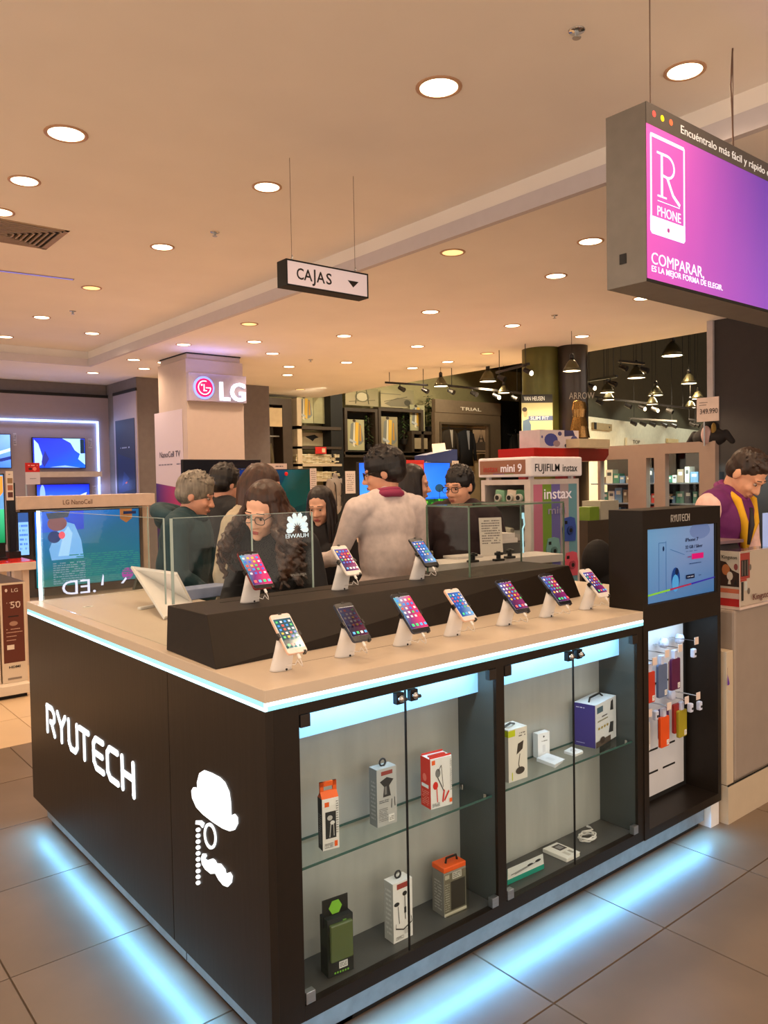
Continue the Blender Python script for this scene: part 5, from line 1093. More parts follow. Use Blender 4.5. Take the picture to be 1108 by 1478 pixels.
for i in range(90): x_, y_ = rnd.random(), rnd.random()*.46; field.append(('e', x_, y_, .014, .022, rnd.choice([(40, 120, 30), (60, 150, 40), (20, 50, 20), (90, 160, 50)])))
for i in range(16): x_, y_ = .45+.5*rnd.random(), rnd.random()*.40; field += [('e', x_, y_, .018, .028, (230, 190, 40)), ('e', x_, y_, .008, .012, (70, 40, 20))]
field += [('e', .80, .63, .05, .06, (20, 60, 90)), ('l', .80, .47, .80, .62, .008, (20, 40, 50)), ('e', .62, .57, .035, .06, (20, 60, 80)), ('l', .62, .47, .62, .56, .008, (20, 40, 50))]
T, W, H = tv('television with blue sky and a sunflower field behind the men', (517, 667), (651, 765), 6.3, field, scr=SCREEN, base=(20, 90, 240))
G().box((W*.3, 0, -T.location.z), (W*.7, .4, -.05)).build('tv_pedestal', MT['gondola_grey'], T)
a, b = at(574, 664, y=6.2), at(612, 685, y=6.2); t = thing('promo_card', 'red promotion card on the corner of the sunflower television', 'sign', (a.x, 6.2, b.z)); art('card', b.x-a.x, a.z-b.z, [('r', .6, .2, .95, .7, (216, 120, 110)), ('t', .62, .25, .92, .65, 4, (150, 40, 40))], t, (0, 0, 0), FR, base=(184, 30, 30))
a, b = at(615, 648, y=6.4), at(660, 668, y=6.4); t = thing('blue_crate', 'dark blue sloping tray with a sheet of paper on top of the sunflower television', 'tray', (a.x, 6.4, b.z)); W = b.x-a.x; H = a.z-b.z
G().prism([(0, 0), (W, 0), (W, H), (W*.85, H), (0, H*.55)], -.25, 0).build('tray', mat('blue_plastic', (42, 56, 110), .5), t, (0, 0, 0), FR)
G().add([(W*.2, -.004, H*.72), (W*.62, -.004, H*.9), (W*.75, .1, H*1.5), (W*.33, .1, H*1.4)], [(0, 1, 2, 3)]).build('paper', mat('paper', (224, 208, 196), .7), t)
# low white counters the people stand around
t = thing('low_display_table', 'white low display table behind the people', 'table', (2.6, 5.6, 0)); G().box((0, 0, .86), (2.6, .6, .92)).build('tabletop', MT['gondola_white'], t)
for x in (.05, 2.45): G().box((x, .1, 0), (x+.1, .5, .86)).build('side', MT['gondola_white'], t)

# ================================================================== CLOTHING DEPARTMENT along the back wall
YC = 12.2
def pan(name, label, cat, x0, y0, x1, y1, mt, y=YC, depth=.06, **k):
    a, b = at(x0, y0, y=y), at(x1, y1, y=y); t = thing(name, label, cat, (a.x, y, b.z), **k); G().box((0, 0, 0), (b.x-a.x, depth, a.z-b.z)).build('panel', mt, t); return t, b.x-a.x, a.z-b.z
def rect(x0, y0, x1, y1, y, o): a, b = at(x0, y0, y=y), at(x1, y1, y=y); return (a.x-o.x, a.z-o.z, b.x-o.x, b.z-o.z)
def framebox(g, r, y0, y1, t, m=0):
    x0, z1, x1, z0 = r
    g.box((x0, y0, z0), (x0+t, y1, z1), m).box((x1-t, y0, z0), (x1, y1, z1), m).box((x0+t, y0, z0), (x1-t, y1, z0+t), m).box((x0+t, y0, z1-t), (x1-t, y1, z1), m)
# back wall panels
t = thing('shop_back_wall', 'olive back wall panelling of the clothing department', 'wall panelling', (0, YC+.1, 0))
a, b = at(352, 600, y=YC+.1), at(752, 600, y=YC+.1)
G().box((a.x, 0, 0), (b.x, .03, 3.34)).box((8.6, 0, 3.34), (b.x, .03, 4.4)).build('board', mat('olive_board', (160, 150, 108), .7), t)
def jacket(label, px, py, w_, h_, y, c, c2, hang=True, sleeves=True, lab=None):
    p = at(px, py, y=y); k = at(px+w_, py, y=y).x-p.x; H = k*h_/w_
    t = thing('hanging_jacket', label, 'jacket', (p.x, y-.04, p.z), group='jackets in the clothing department')
    g = G()
    for r_ in range(1):
        n = 16; L = []
        for (zf, xr, yr) in ((0, .12, .04), (-.06, .42, .07), (-.14, .50, .09), (-.5, .40, .09), (-1, .44, .10)):
            L.append([(k*xr*math.cos(a_), yr*math.sin(a_), H*zf) for a_ in (2*PI*i/n for i in range(n))])
        vs = [p_ for q_ in L for p_ in q_]; g.add(vs, [(i*n+j, i*n+(j+1) % n, (i+1)*n+(j+1) % n, (i+1)*n+j) for i in range(4) for j in range(n)]+[tuple(range(n))[::-1], tuple(range(4*n, 5*n))])
    cm = mat('cloth_%d_%d_%d' % c, c, .85); g.build('jacket_body', cm, t, smooth=True)
    if sleeves:
        for sg in (1, -1): G().tube([(sg*k*.40, 0, -H*.10), (sg*k*.52, 0, -H*.35), (sg*k*.56, -.03, -H*.85)], [.05, .05, .04], 8).build('sleeve', cm, t, smooth=True)
    G().add([(-k*.10, -.085, -H*.02), (k*.10, -.085, -H*.02), (k*.02, -.115, -H*.55), (-k*.02, -.115, -H*.55)], [(0, 1, 2, 3)]).build('shirt_front', mat('cloth_%d_%d_%d' % c2, c2, .8), t)
    if hang: G().tube([(-.04, 0, .06), (0, 0, .10), (.02, 0, .07), (0, 0, .04), (0, 0, 0)], .008, 6).build('hanger_hook', STEEL, t)
    return t
# unit 1: dark frame with cream sign
a = at(350, 570, y=YC); t = thing('clothes_unit', 'dark brown clothes unit with a cream header, right of the white column', 'shelf unit', (a.x, YC-.35, 0)); o_ = t.location
r = rect(340, 571, 421, 900, YC-.35, o_); z = at(350, 571, y=YC-.35).z
x1 = at(421, 600, y=YC-.35).x-o_.x
G().box((-.6, 0, z-.14), (x1, .4, min(z, 3.33))).box((x1-.22, 0, 0), (x1, .4, z-.14)).box((-.6, .36, 0), (x1, .4, z)).build('frame', BROWNP, t)
r = rect(345, 586, 407, 616, YC-.37, o_); G().box((r[0], -.03, r[3]), (r[2], .04, r[1])).build('header_board', mat('cream_board', (184, 160, 124), .7), t)
x, zz = rect(355, 606, 400, 590, YC-.37, o_)[:2]; txt('rel)', .17, (x, -.035, zz+.03), FR, mat('taupe_ink', (120, 98, 76), .6), t, width=.24)
G().cyl((-.3, .1, at(380, 629, y=YC-.3).z), (x1-.25, .1, at(380, 629, y=YC-.3).z), .015, n=8).build('rail', STEEL, t)
jacket('olive jacket on the rail below the cream header', 376, 632, 26, 70, YC-.25, (84, 74, 52), (120, 110, 84))
# unit 2: shelves with folded shirts
a = at(421, 574, y=YC); t = thing('shirt_shelves', 'cream and dark shelf bay holding folded shirts', 'shelf unit', (a.x, YC-.35, 0)); o_ = t.location; z = at(425, 574, y=YC-.35).z
xa = at(428.5, 600, y=YC-.35).x-o_.x; xb = at(492, 600, y=YC-.35).x-o_.x
G().box((0, 0, 0), (xa, .35, min(3.33, z))).build('post', BEIGE, t)
dk = G(); xq = at(478, 600, y=YC-.35).x-o_.x; dk.box((xq, .02, 0), (xb+.06, .35, z+.6)); dk.build('dark_post', BLACK, t)
for i, (y0, y1) in enumerate(((615.5, 620), (644.5, 648), (669.5, 673), (692, 695))):
    za, zb_ = at(460, y0, y=YC-.35).z, at(460, y1, y=YC-.35).z; G().box((xa, 0, zb_), (xb, .35, za)).build('shelf', BROWNP if i < 2 else BEIGE, t)
SH = mat('folded_cotton', (206, 192, 160), .85); folds = [SH, mat('folded_tan', (186, 168, 132), .85), mat('folded_cream', (216, 206, 180), .85)]
shirt = G(); shirt.box((-.115, 0, 0), (.115, .26, .026)); shirt.box((-.03, -.005, .018), (.03, .05, .034)); sme = shirt.mesh('folded_shirt')
cnt = 0
for row, (ybase, xs_, n) in enumerate(((669.5, (435, 446, 458, 470, 483), 6), (692, (459, 471, 484), 5))):
    for ci, px in enumerate(xs_):
        for k in range(n):
            p = at(px, ybase, y=YC-.33); o = bpy.data.objects.new('folded_shirt', sme if k == 0 and row == 0 and ci == 0 else sme.copy()); COL.objects.link(o)
            o.data.materials.clear(); o.data.materials.append(folds[(k+ci) % 3]); o.location = (p.x+random.uniform(-.012, .012), YC-.33, p.z+.002+k*.034); o.rotation_euler = (0, 0, random.uniform(-.08, .08))
            tag(o, '%s folded shirt of the %s stack on the %s shirt shelf' % (['lowest', 'second lowest', 'third lowest', 'fourth lowest', 'fifth lowest', 'topmost'][k if k < n-1 else 5], ['leftmost', 'second', 'middle' if row == 0 else 'rightmost', 'fourth', 'rightmost'][ci], ['upper', 'lower'][row]), 'shirt', 'folded shirts in the %s stack of the %s shelf' % (['first', 'second', 'third', 'fourth', 'fifth'][ci], ['upper', 'lower'][row]))
def suitposter(label, x0, y0, x1, y1, y=YC-.12, wall=(170, 166, 130), sc=1):
    a, b = at(x0, y0, y=y), at(x1, y1, y=y); t = thing('poster', label, 'poster', (a.x, y, b.z), group=None)
    art('print', b.x-a.x, a.z-b.z, [('p', [(.12, .25), (.2, .85), (.45, .95), (.8, .85), (.95, .3), (.8, .2), (.5, .15)], (120, 124, 120)), ('p', [(.42, .2), (.48, .92), (.68, .9), (.62, .15)], (216, 176, 70)), ('p', [(.70, .3), (.72, .85), (.8, .8), (.82, .3)], (190, 140, 50)), ('p', [(.3, .15), (.38, .9), (.44, .9), (.42, .1)], (216, 210, 190)), ('p', [(.1, .3), (.5, .22), (.5, .28), (.12, .38)], (176, 184, 190)), ('e', .4, .96, .1, .04, (60, 50, 40))], t, (0, 0, 0), FR, base=wall)
    return t
suitposter('pale poster of a grey and yellow shirt above the folded shirts', 429, 571, 452, 611)
a, b = at(452, 571, y=YC-.1), at(478, 612, y=YC-.1)
t = thing('light_board', 'plain pale green board beside the shirt poster', 'board', (a.x, YC-.1, b.z)); G().box((0, 0, 0), (b.x-a.x, .03, a.z-b.z)).build('panel', mat('pale_green_board', (160, 156, 120), .7), t)
t, w_, h_ = pan('photo_panel', 'photo panel with a dark aeroplane shape on the shelf bay', 'picture', 429, 624, 478, 644, mat('photo_beige', (176, 160, 128), .6), y=YC-.02)
G().prism([(w_*.22, h_*.7), (w_*.5, h_*.86), (w_*.62, h_*.66), (w_*.5, h_*.55), (w_*.44, h_*.35), (w_*.36, h_*.5)], 0, .003).build('silhouette', BLACK, t, (0, -.002, 0), FR)
t, w_, h_ = pan('sale_card', 'red and white sale card above the folded shirts', 'sign', 455, 645, 471, 655, mat('sale_red', (196, 36, 26), .5), y=YC-.4, depth=.01); G().box((w_*.6, -.002, h_*.2), (w_*.9, 0, h_*.8)).build('white_patch', SH, t)
# mannequin with braces
p = at(484, 720, y=10.5); t = thing('mannequin', 'headless mannequin in a grey shirt with dark braces', 'mannequin', (p.x, 10.5, 0))
zc = at(484, 700, y=10.5).z
g = G(); g.ell((0, 0, zc-.05), (.17, .11, .20)).ell((0, 0, zc-.35), (.14, .10, .22)).cap((.14, 0, zc+.08), .05, (.25, -.02, zc-.25), .04).cap((-.14, 0, zc+.08), .05, (-.25, -.02, zc-.25), .04).cap((0, 0, zc+.1), .06, (0, 0, zc+.18), .05)
blob(g, .015, 'torso', mat('mannequin_shirt', (134, 124, 120), .8), t, 3)
G().cyl((0, 0, 0), (0, 0, zc-.4), .02, n=10).lathe([(.16, 0), (.16, .02)], 20).build('stand', STEEL, t)
G().tube([(-.08, .02, zc+.14), (-.075, -.115, zc), (-.05, -.115, zc-.4)], .010, 6).tube([(.08, .02, zc+.14), (.075, -.115, zc), (.05, -.115, zc-.4)], .010, 6).build('braces', BLACK, t)
# centre: framed shelves, car pictures, plants
a = at(497, 588, y=YC-.3); t = thing('open_shelving', 'dark open shelving with plants and suit pictures in the clothing department', 'shelf unit', (a.x, YC-.3, 0)); o_ = t.location
g = G()
for r_ in ((497, 588, 546, 660), (546, 588, 612, 660), (594, 622, 629, 658), (497, 652, 629, 657)): framebox(g, rect(*r_, YC-.3, o_), 0, .32, .07)
g.build('frame', BROWNP, t)
G().box((0, .30, 0), (at(627, 650, y=YC-.3).x-a.x, .33, at(500, 588, y=YC-.3).z)).build('back', mat('dark_back', (40, 36, 28), .8), t)
for i, (x0, y0, x1, y1, lb) in enumerate(((498, 558, 546, 587, 'large sepia picture of a car front above the shelving, left half'), (549, 560, 597, 590, 'large sepia picture of a car bonnet above the shelving, right half'))):
    a, b = at(x0, y0, y=YC-.15), at(x1, y1, y=YC-.15); t = thing('picture', lb, 'picture', (a.x, YC-.15, b.z))
    its = [('p', [(0, 0), (1, 0), (1, 1), (0, 1)], [(176, 160, 128), (150, 140, 110), (130, 124, 90), (150, 142, 104)])]
    its += [('l', .1, .2, .9, .35, .03, (90, 84, 60)), ('e', .5, .5, .22, .3, (110, 104, 80)), ('e', .5, .5, .17, .24, (190, 180, 150)), ('l', .3, .1, .35, .95, .03, (80, 76, 54)), ('l', .7, .1, .62, .95, .03, (80, 76, 54))] if i == 0 else [('p', [(.1, .2), (.5, .55), (.9, .5), (1, .1), (.3, .05)], (120, 112, 90)), ('l', .1, .3, .8, .62, .03, (80, 74, 56)), ('e', .8, .3, .1, .16, (70, 66, 52)), ('r', 0, .7, .6, .74, (110, 104, 84))]
    art('print', b.x-a.x, a.z-b.z, its, t, (0, 0, 0), FR)
suitposter('picture of a pale suit with yellow tie in the left shelving bay', 501, 605, 526, 650, YC-.2)
suitposter('picture of a blue-grey suit with yellow tie in the middle shelving bay', 549, 601, 574, 650, YC-.2, (150, 140, 110))
suitposter('small picture of a suit with yellow tie, right of the shelving', 591, 584, 613, 622, YC-.2)
t, w_, h_ = pan('photo_panel', 'small landscape photo in the low dark shelf box', 'picture', 598, 632, 617, 648, mat('photo_sand', (150, 136, 110), .6), y=YC-.28, depth=.02)
LEAF = mat('leaf_green', (52, 72, 30), .6, var=.4)
def plant(label, px, py0, py1, wpx, y=YC-.15):
    b = at(px, py1, y=y); tp = at(px, py0, y=y); H = tp.z-b.z; w_ = at(px+wpx, py1, y=y).x-b.x
    t = thing('potted_plant', label, 'plant', tuple(b), group='leafy plants in the clothing department')
    G().lathe([(.05, 0), (.07, .02), (.08, .12), (.085, .13)], 14).build('pot', BLACK, t, smooth=True)
    G().tube([(0, 0, .1), (.01, 0, H*.5), (0, 0, H*.95)], .008, 6).build('stem', BROWNP, t)
    g = G(); rnd = random.Random(px)
    for i in range(150):
        z = rnd.uniform(.18, 1)*H; a_ = rnd.uniform(0, 2*PI); r = w_*.5*rnd.uniform(.2, 1); p = V((r*math.cos(a_), r*.6*math.sin(a_), z)); d = V((math.cos(a_), math.sin(a_), rnd.uniform(-.8, .4)))*.09; s_ = d.cross(V((0, 0, 1))).normalized()*.022
        g.add([p-d*.5, p+s_, p+d*.5, p-s_], [(0, 1, 2, 3)])
    g.build('foliage', LEAF, t, kind='stuff')
plant('leafy plant in the left shelving bay', 532, 600, 650, 20); plant('leafy plant in the middle shelving bay', 583, 596, 642, 18); plant('tall leafy plant left of the framed wardrobe', 619, 572, 624, 16)
# wardrobe unit with lettering
a = at(627, 576, y=YC-.4); t = thing('wardrobe_unit', 'taupe wardrobe unit with TRIAL lettering', 'wardrobe', (a.x, YC-.4, 0)); o_ = t.location
r1 = rect(627, 576, 722, 600, YC-.4, o_); r2 = rect(627, 600, 722, 760, YC-.4, o_); r3 = rect(636, 612, 706, 760, YC-.4, o_)
g = G(); g.box((r1[0], -.02, r1[3]), (r1[2], .1, r1[1])); g.box((0, 0, 0), (r3[0], .12, r1[3])).box((r3[2], 0, 0), (r1[2], .12, r1[3])).box((r3[0], 0, r3[1]), (r3[2], .12, r1[3])); g.build('frame', TAUPE, t)
g = G(); g.box((r3[0]-.05, -.03, 0), (r3[0], .0, r3[1]+.05)).box((r3[2], -.03, 0), (r3[2]+.05, 0, r3[1]+.05)).box((r3[0], -.03, r3[1]), (r3[2], 0, r3[1]+.05)); g.build('inner_trim', mat('taupe_trim', (86, 72, 56), .6), t)
G().box((r3[0], .3, 0), (r3[2], .33, r3[1])).build('back', mat('wardrobe_back', (206, 184, 146), .7), t)
G().cyl((r3[0], .1, r3[1]-.08), (r3[2], .1, r3[1]-.08), .012, n=8).build('rail', STEEL, t)
q = rect(664, 592, 694, 585, YC-.42, o_); txt('TRIAL', .08, (q[0], -.024, q[1]), FR, mat('sign_cream', (220, 204, 176), .5, emit=.3), t, width=q[2]-q[0], bold=.01)
jacket('brown suit jacket at the left of the lettered wardrobe', 646, 620, 21, 34, YC-.25, (52, 42, 32), (190, 180, 170)); jacket('black suit jacket in the middle of the lettered wardrobe', 670, 621, 22, 36, YC-.25, (22, 22, 28), (160, 160, 168))
a, b = at(682, 615, y=YC-.3), at(706, 655, y=YC-.3); t = thing('picture', 'framed sepia picture of an iron lattice tower in the wardrobe', 'picture', (a.x, YC-.3, b.z)); w_, h_ = b.x-a.x, a.z-b.z
art('print', w_, h_, [('p', [(.05, .12), (.95, .12), (.95, .95), (.05, .95)], [(130, 110, 96), (130, 110, 96), (210, 180, 150), (210, 180, 150)]), ('p', [(.28, .42), (.40, .42), (.49, .85), (.51, .85), (.60, .42), (.72, .42), (.53, .74), (.52, .9), (.48, .9), (.47, .74)], (60, 50, 46)), ('r', .34, .52, .66, .56, (60, 50, 46)), ('p', [(.05, .12), (.95, .12), (.95, .36), (.7, .44), (.3, .42), (.05, .34)], (90, 78, 70)), ('r', .15, .03, .85, .08, (80, 66, 50))], t, (0, 0, 0), FR, base=(196, 170, 138))
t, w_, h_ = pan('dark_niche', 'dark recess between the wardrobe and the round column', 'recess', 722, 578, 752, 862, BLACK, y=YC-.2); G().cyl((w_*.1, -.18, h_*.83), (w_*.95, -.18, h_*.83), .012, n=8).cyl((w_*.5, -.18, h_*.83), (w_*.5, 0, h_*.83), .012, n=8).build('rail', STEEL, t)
jacket('dark jacket hanging in the recess left of the round column', 742, 625, 13, 44, YC-.35, (26, 24, 24), (150, 140, 130))
# round columns with poster and party dress
q = at(784, 700, d=11); r_ = .275; t = thing('round_column', 'round green-brown column with a shirt poster', 'column', (q.x, q.y, 0))
G().lathe([(r_, 0), (r_, 6.1)], 40).build('shaft', mat('green_brown_column', (92, 92, 44), .35, .4), t, smooth=True)
def onplane(px, py, d): return at(px, py, d=d)
c0, c1 = at(753, 637, d=10.6), at(797, 569, d=10.6); w_ = (V((c1.x, c1.y, 0))-V((c0.x, c0.y, 0))).length; rz = math.atan2(c1.y-c0.y, c1.x-c0.x)
t = thing('shirt_poster', 'pale green shirt poster with SLIM FIT band hanging at the round column', 'poster', (c0.x, c0.y, c0.z), rz); h_ = c1.z-c0.z
art('print', w_, h_, [('r', 0, .82, 1, 1, (22, 24, 18)), ('p', [(.02, 0), (.28, 0), (.3, .35), (.22, .48), (.04, .44)], (70, 100, 130)), ('e', .12, .60, .07, .09, (190, 150, 110)), ('e', .1, .68, .08, .05, (40, 30, 24)), ('r', .22, .44, 1, .54, (66, 84, 130)), ('t', .3, .38, .8, .40, 1, (150, 160, 130))], t, (0, 0, 0), FR, mat('poster_lit', (255, 255, 255), .4, attr=True, emit=.04), base=(190, 190, 140))
wi = mat('poster_white', (226, 226, 210), emit=.35); txt('VAN HEUSEN', h_*.09, (w_*.08, -.006, h_*.87), FR, wi, t, width=w_*.66); txt('SLIM FIT', h_*.07, (w_*.28, -.006, h_*.46), FR, wi, t, width=w_*.58)
q = at(828, 700, d=10.8); t = thing('dark_column', 'dark glossy column with ARROW lettering and a sparkling dress in front', 'column', (q.x, q.y, 0))
G().lathe([(.20, 0), (.20, 6.1)], 32).build('shaft', mat('dark_brown_gloss', (38, 30, 24), .3), t, smooth=True)
l0, l1 = at(821, 576, d=10.55), at(852, 566, d=10.55); o = txt('ARROW', .09, (l0.x-q.x, l0.y-q.y, l0.z), (PI/2, 0, math.atan2(l1.y-l0.y, l1.x-l0.x)), mat('dull_letters', (130, 124, 116), .4), t, width=.34)
q = at(836, 632, d=10.3); t = thing('sequin_dress', 'bronze sequin dress hanging below the ARROW lettering', 'dress', tuple(q)); H = at(836, 578, d=10.3).z-q.z
g = G(); n = 24
L = [[((rx+.012*math.sin(6*a_))*math.cos(a_), (rx*.6)*math.sin(a_), H*z) for a_ in (2*PI*i/n for i in range(n))] for z, rx in ((0, .17), (.3, .14), (.55, .10), (.75, .12), (.95, .10), (1, .03))]
g.add([p for r in L for p in r], [(i*n+j, i*n+(j+1) % n, (i+1)*n+(j+1) % n, (i+1)*n+j) for i in range(5) for j in range(n)]+[tuple(range(n))[::-1], tuple(range(5*n, 6*n))]); g.build('dress_body', FOIL, t, smooth=False)

# far wall of the hall: small signs and spot tracks
for (x0, y0, x1, y1, c, tx, lb) in ((857, 612, 883, 622, (150, 134, 100), '', 'small tan direction sign on the far cream wall'), (905, 633, 930, 644, (214, 206, 180), 'TOP', 'white TOP sign on the far wall'), (964, 634, 979, 640, (222, 196, 140), '', 'small tan notice on the far wall right of the TOP sign')):
    a, b = atw(x0, y0, .06), atw(x1, y1, .06); t = thing('wall_sign', lb, 'sign', (a.x, a.y, b.z), WRZ); W, H = (V((b.x-a.x, b.y-a.y, 0))).length, atw(x0, y0, .06).z-atw(x0, y1, .06).z
    G().box((0, 0, 0), (W, .05, H)).build('board', mat('board_%d' % c[2], c, .6), t)
    if tx: txt(tx, H*.5, (W*.3, -.006, H*.25), FR, SI, t, width=W*.4)
    elif x0 == 857: G().box((0, -.01, 0), (W*.12, 0, H)).build('dark_end', BLACK, t); G().prism([(W*.8, H*.6), (W*.9, H*.6), (W*.85, H*.35)], 0, .003).build('arrow', SI, t, (0, -.004, 0), FR)

# ------------------------------------------------------------------ pendants and spot tracks in the hall
ps = G(); ps.lathe([(.04, .36), (.06, .34), (.09, .30), (.12, .24), (.17, .12), (.215, .0), (.205, .0), (.16, .12), (.05, .32), (.02, .33)], 28, close=False); pme = ps.mesh('shade'); pme.materials.append(SHADE)
pc = G().lathe([(.05, .36), (.05, .50), (.03, .54), (.008, .56)], 14).mesh('lamp_cap'); pc.materials.append(BPLAS)
pb = G().lathe([(.001, .015), (.195, .015)], 24).mesh('glowing_disc'); pb.materials.append(mat('pendant_glow', (255, 240, 200), emit=4.5, ecol=(1, .86, .58)))
for me in (pme, pc): 
    for p in me.polygons: p.use_smooth = True
pl_ = bpy.data.lights.new('pendant_lamp', 'SPOT'); pl_.energy = 150; pl_.color = (1, .74, .45); pl_.spot_size = 2.4; pl_.shadow_soft_size = .15
PEN = [(970, 514, 32), (825, 536, 27), (918, 546, 27), (994, 554, 23), (876, 567, 22), (946, 571, 22), (878, 577.5, 18), (941, 584, 18), (1007, 576, 19), (996, 589, 17), (704, 551, 26), (636, 558, 22), (727, 567.5, 18)]
for i, (px, py, wpx) in enumerate(sorted(PEN)):
    d = .43*1142/wpx; d = 9.6 if px == 825 else min(d, 12.5+.012*max(0, px-850))
    s_ = wpx*d/1142/.43
    if px < 740 and d > 11: s_ *= 1; 
    p = at(px, py, d=d)
    if p.y > 11.9: k = (11.6-CP.y)/(p.y-CP.y); d *= k; s_ *= k; p = at(px, py, d=d)
    t = thing('pendant_lamp', 'metal dome pendant lamp in the open hall, %s from the left' % ['first', 'second', 'third', 'fourth', 'fifth', 'sixth', 'seventh', 'eighth', 'ninth', 'tenth', 'eleventh', 'twelfth', 'last'][i], 'lamp', tuple(p), group='dome pendants in the open hall'); t.scale = (s_, s_, s_*.75)
    for n, me in (('shade', pme), ('lamp_cap', pc), ('glowing_disc', pb)): o = bpy.data.objects.new(n, me); COL.objects.link(o); o.parent = t
    G().cyl((0, 0, .55), (0, 0, (6.2-p.z)/s_/.75), .006, n=6).build('cord', BLACK, t)
    o = bpy.data.objects.new('lamp', pl_); COL.objects.link(o); o.parent = t; o.location = (0, 0, .0)
spot = G(); spot.cyl((0, 0, -.02), (0, 0, -.08), .012, n=6); spot.cyl((-.0, .03, -.09), (.02, -.12, -.16), .04, .055, n=12); sme_ = spot.mesh('spot_head'); sme_.materials.append(BPLAS)
def track(label, p0, p1, spots, lit=()):
    a = V(p0); b = V(p1); t = thing('spot_track', label, 'spotlight track', tuple(a), group=None)
    G().tube([(0, 0, 0), b-a], .022, 4).build('rail', BPLAS, t)
    for f in (.1, .9): p = (b-a)*f; G().cyl(p, p+V((0, 0, 6.2-a.z-p.z)), .006, n=5).build('suspension', BPLAS, t)
    for i, f in enumerate(spots):
        o = bpy.data.objects.new('spot_head', sme_); COL.objects.link(o); o.parent = t; o.location = (b-a)*f; o.scale = (.72,)*3
        if i in lit: G().ell((b-a)*f+V((.01, -.09, -.12)), (.035, .02, .035), None, 10, 6).build('lit_bulb', pb.materials[0], t)
    return t
def tk(label, a, b, d0, d1, spots, lit=()): track(label, at(*a, d=d0), at(*b, d=d1), spots, lit)
tk('short spotlight track above the car pictures', (556, 552), (617, 556), 13, 12.6, (.35, .9))
tk('long spotlight track running over the lettered wardrobe', (640, 556), (758, 568), 12.6, 12.6, (.07, .35, .62, .85), (2,))
tk('spotlight track angled up beside the round column', (716, 538), (763, 525), 11, 10.4, (.1, .9), (1,))
tk('spotlight track right of the dark column', (846, 550), (890, 543), 12, 11, (.1, .8), (0,))
tk('spotlight track between the hanging lamps', (892, 521), (930, 525), 11, 11, (.1, .9))
tk('long low spotlight track in front of the far cream wall', (858, 573), (1000, 590), 14, 13.4, (.03, .33, .47, .6, .75), (2, 3))
tk('row of dark spotlights on the far cream wall', (908, 604), (976, 608), 15, 15, (.05, .25, .45, .7, .9)); tk('short spotlight track at the right end of the far wall', (993, 605), (1004, 607), 15, 15, (.3, .8))
for x_ in (7.6, 9.0, 10.4, 12.0):     # lamps of the shop tracks light the clothes wall
    l = bpy.data.lights.new('shop_lamp', 'SPOT'); l.energy = 75; l.color = (1, .84, .56); l.spot_size = 1.9; l.shadow_soft_size = .1
    o = bpy.data.objects.new('shop_lamp', l); COL.objects.link(o); o.location = (x_, 10.4, 3.3 if x_ < 8.4 else 3.9); o.rotation_euler = (.85, 0, 0)
for f in (.12, .35, .58, .8):     # lamps of those tracks wash the far wall
    l = bpy.data.lights.new('track_lamp', 'SPOT'); l.energy = 60; l.color = (.96, 1, .88); l.spot_size = 1.7; l.shadow_soft_size = .1
    p = WA.lerp(WB, f)-wn*1.6; o = bpy.data.objects.new('track_lamp', l); COL.objects.link(o); o.location = (p.x, p.y, 3.2); o.rotation_mode = 'QUATERNION'; o.rotation_quaternion = (V((wn.x*1.6, wn.y*1.6, -1.6))).to_track_quat('-Z', 'Y')

# ================================================================== instant camera stand
A = at(765, 692, d=6.0); B = at(835, 690, y=A.y); t = thing('camera_stand', 'white instant camera display stand with striped side panel and lit header', 'display stand', (A.x, A.y, 0)); W = B.x-A.x; o_ = t.location
Cc = at(694, 695, x=A.x); DY = Cc.y-A.y; Zt = A.z
WS = mat('stand_white', (214, 204, 200), .5)
G().box((0, 0, 0), (W, .02, Zt)).build('side_panel', WS, t)
G().box((0, .0205, 0), (.02, .06, Zt)).box((0, DY-.04, 0), (.02, DY, Zt)).box((.0205, .0205, Zt-.04), (W-.0205, DY-.0205, Zt-.0005)).box((0, .0605, Zt-.04), (.0195, DY-.0405, Zt)).box((.0005, .0205, 1.02), (W-.0205, DY-.0205, 1.05)).box((.0005, .0205, .3), (W-.0205, DY-.0205, .33)).box((W-.02, .0205, 0), (W, DY, Zt)).box((.0205, DY-.02, .9), (W-.0205, DY, Zt-.045)).build('frame', WS, t)
G().box((.03, .02, 1.05), (W-.03, DY-.02, 1.08)).box((.02, .03, 1.36), (W-.02, DY-.03, 1.375)).build('inner_shelf', mat('dark_shelf', (70, 52, 36), .5), t)
its = []
for i, c in enumerate(((206, 120, 150), (124, 160, 56), (112, 104, 176), (176, 160, 166), (104, 156, 172))): its.append(('r', .02+.192*i, 0, .02+.192*(i+1), 1, c))
sp_ = art('striped_print', W*.93, Zt-.14, its, t, (W*.035, -.002, .1), FR, base=(214, 204, 200))
q0, q1 = at(783, 720, y=A.y), at(823, 708, y=A.y); tw = mat('stand_lettering', (236, 226, 232), .5, emit=.15)
txt('instax', .085, (q0.x-A.x, -.008, q0.z-.002), FR, tw, t, width=q1.x-q0.x, bold=.01)
q0, q1 = at(789, 742, y=A.y), at(815, 730, y=A.y); txt('mini', .06, (q0.x-A.x, -.008, q0.z+.0), FR, mat('stand_lettering2', (176, 164, 196), .5), t, width=q1.x-q0.x, bold=.01)
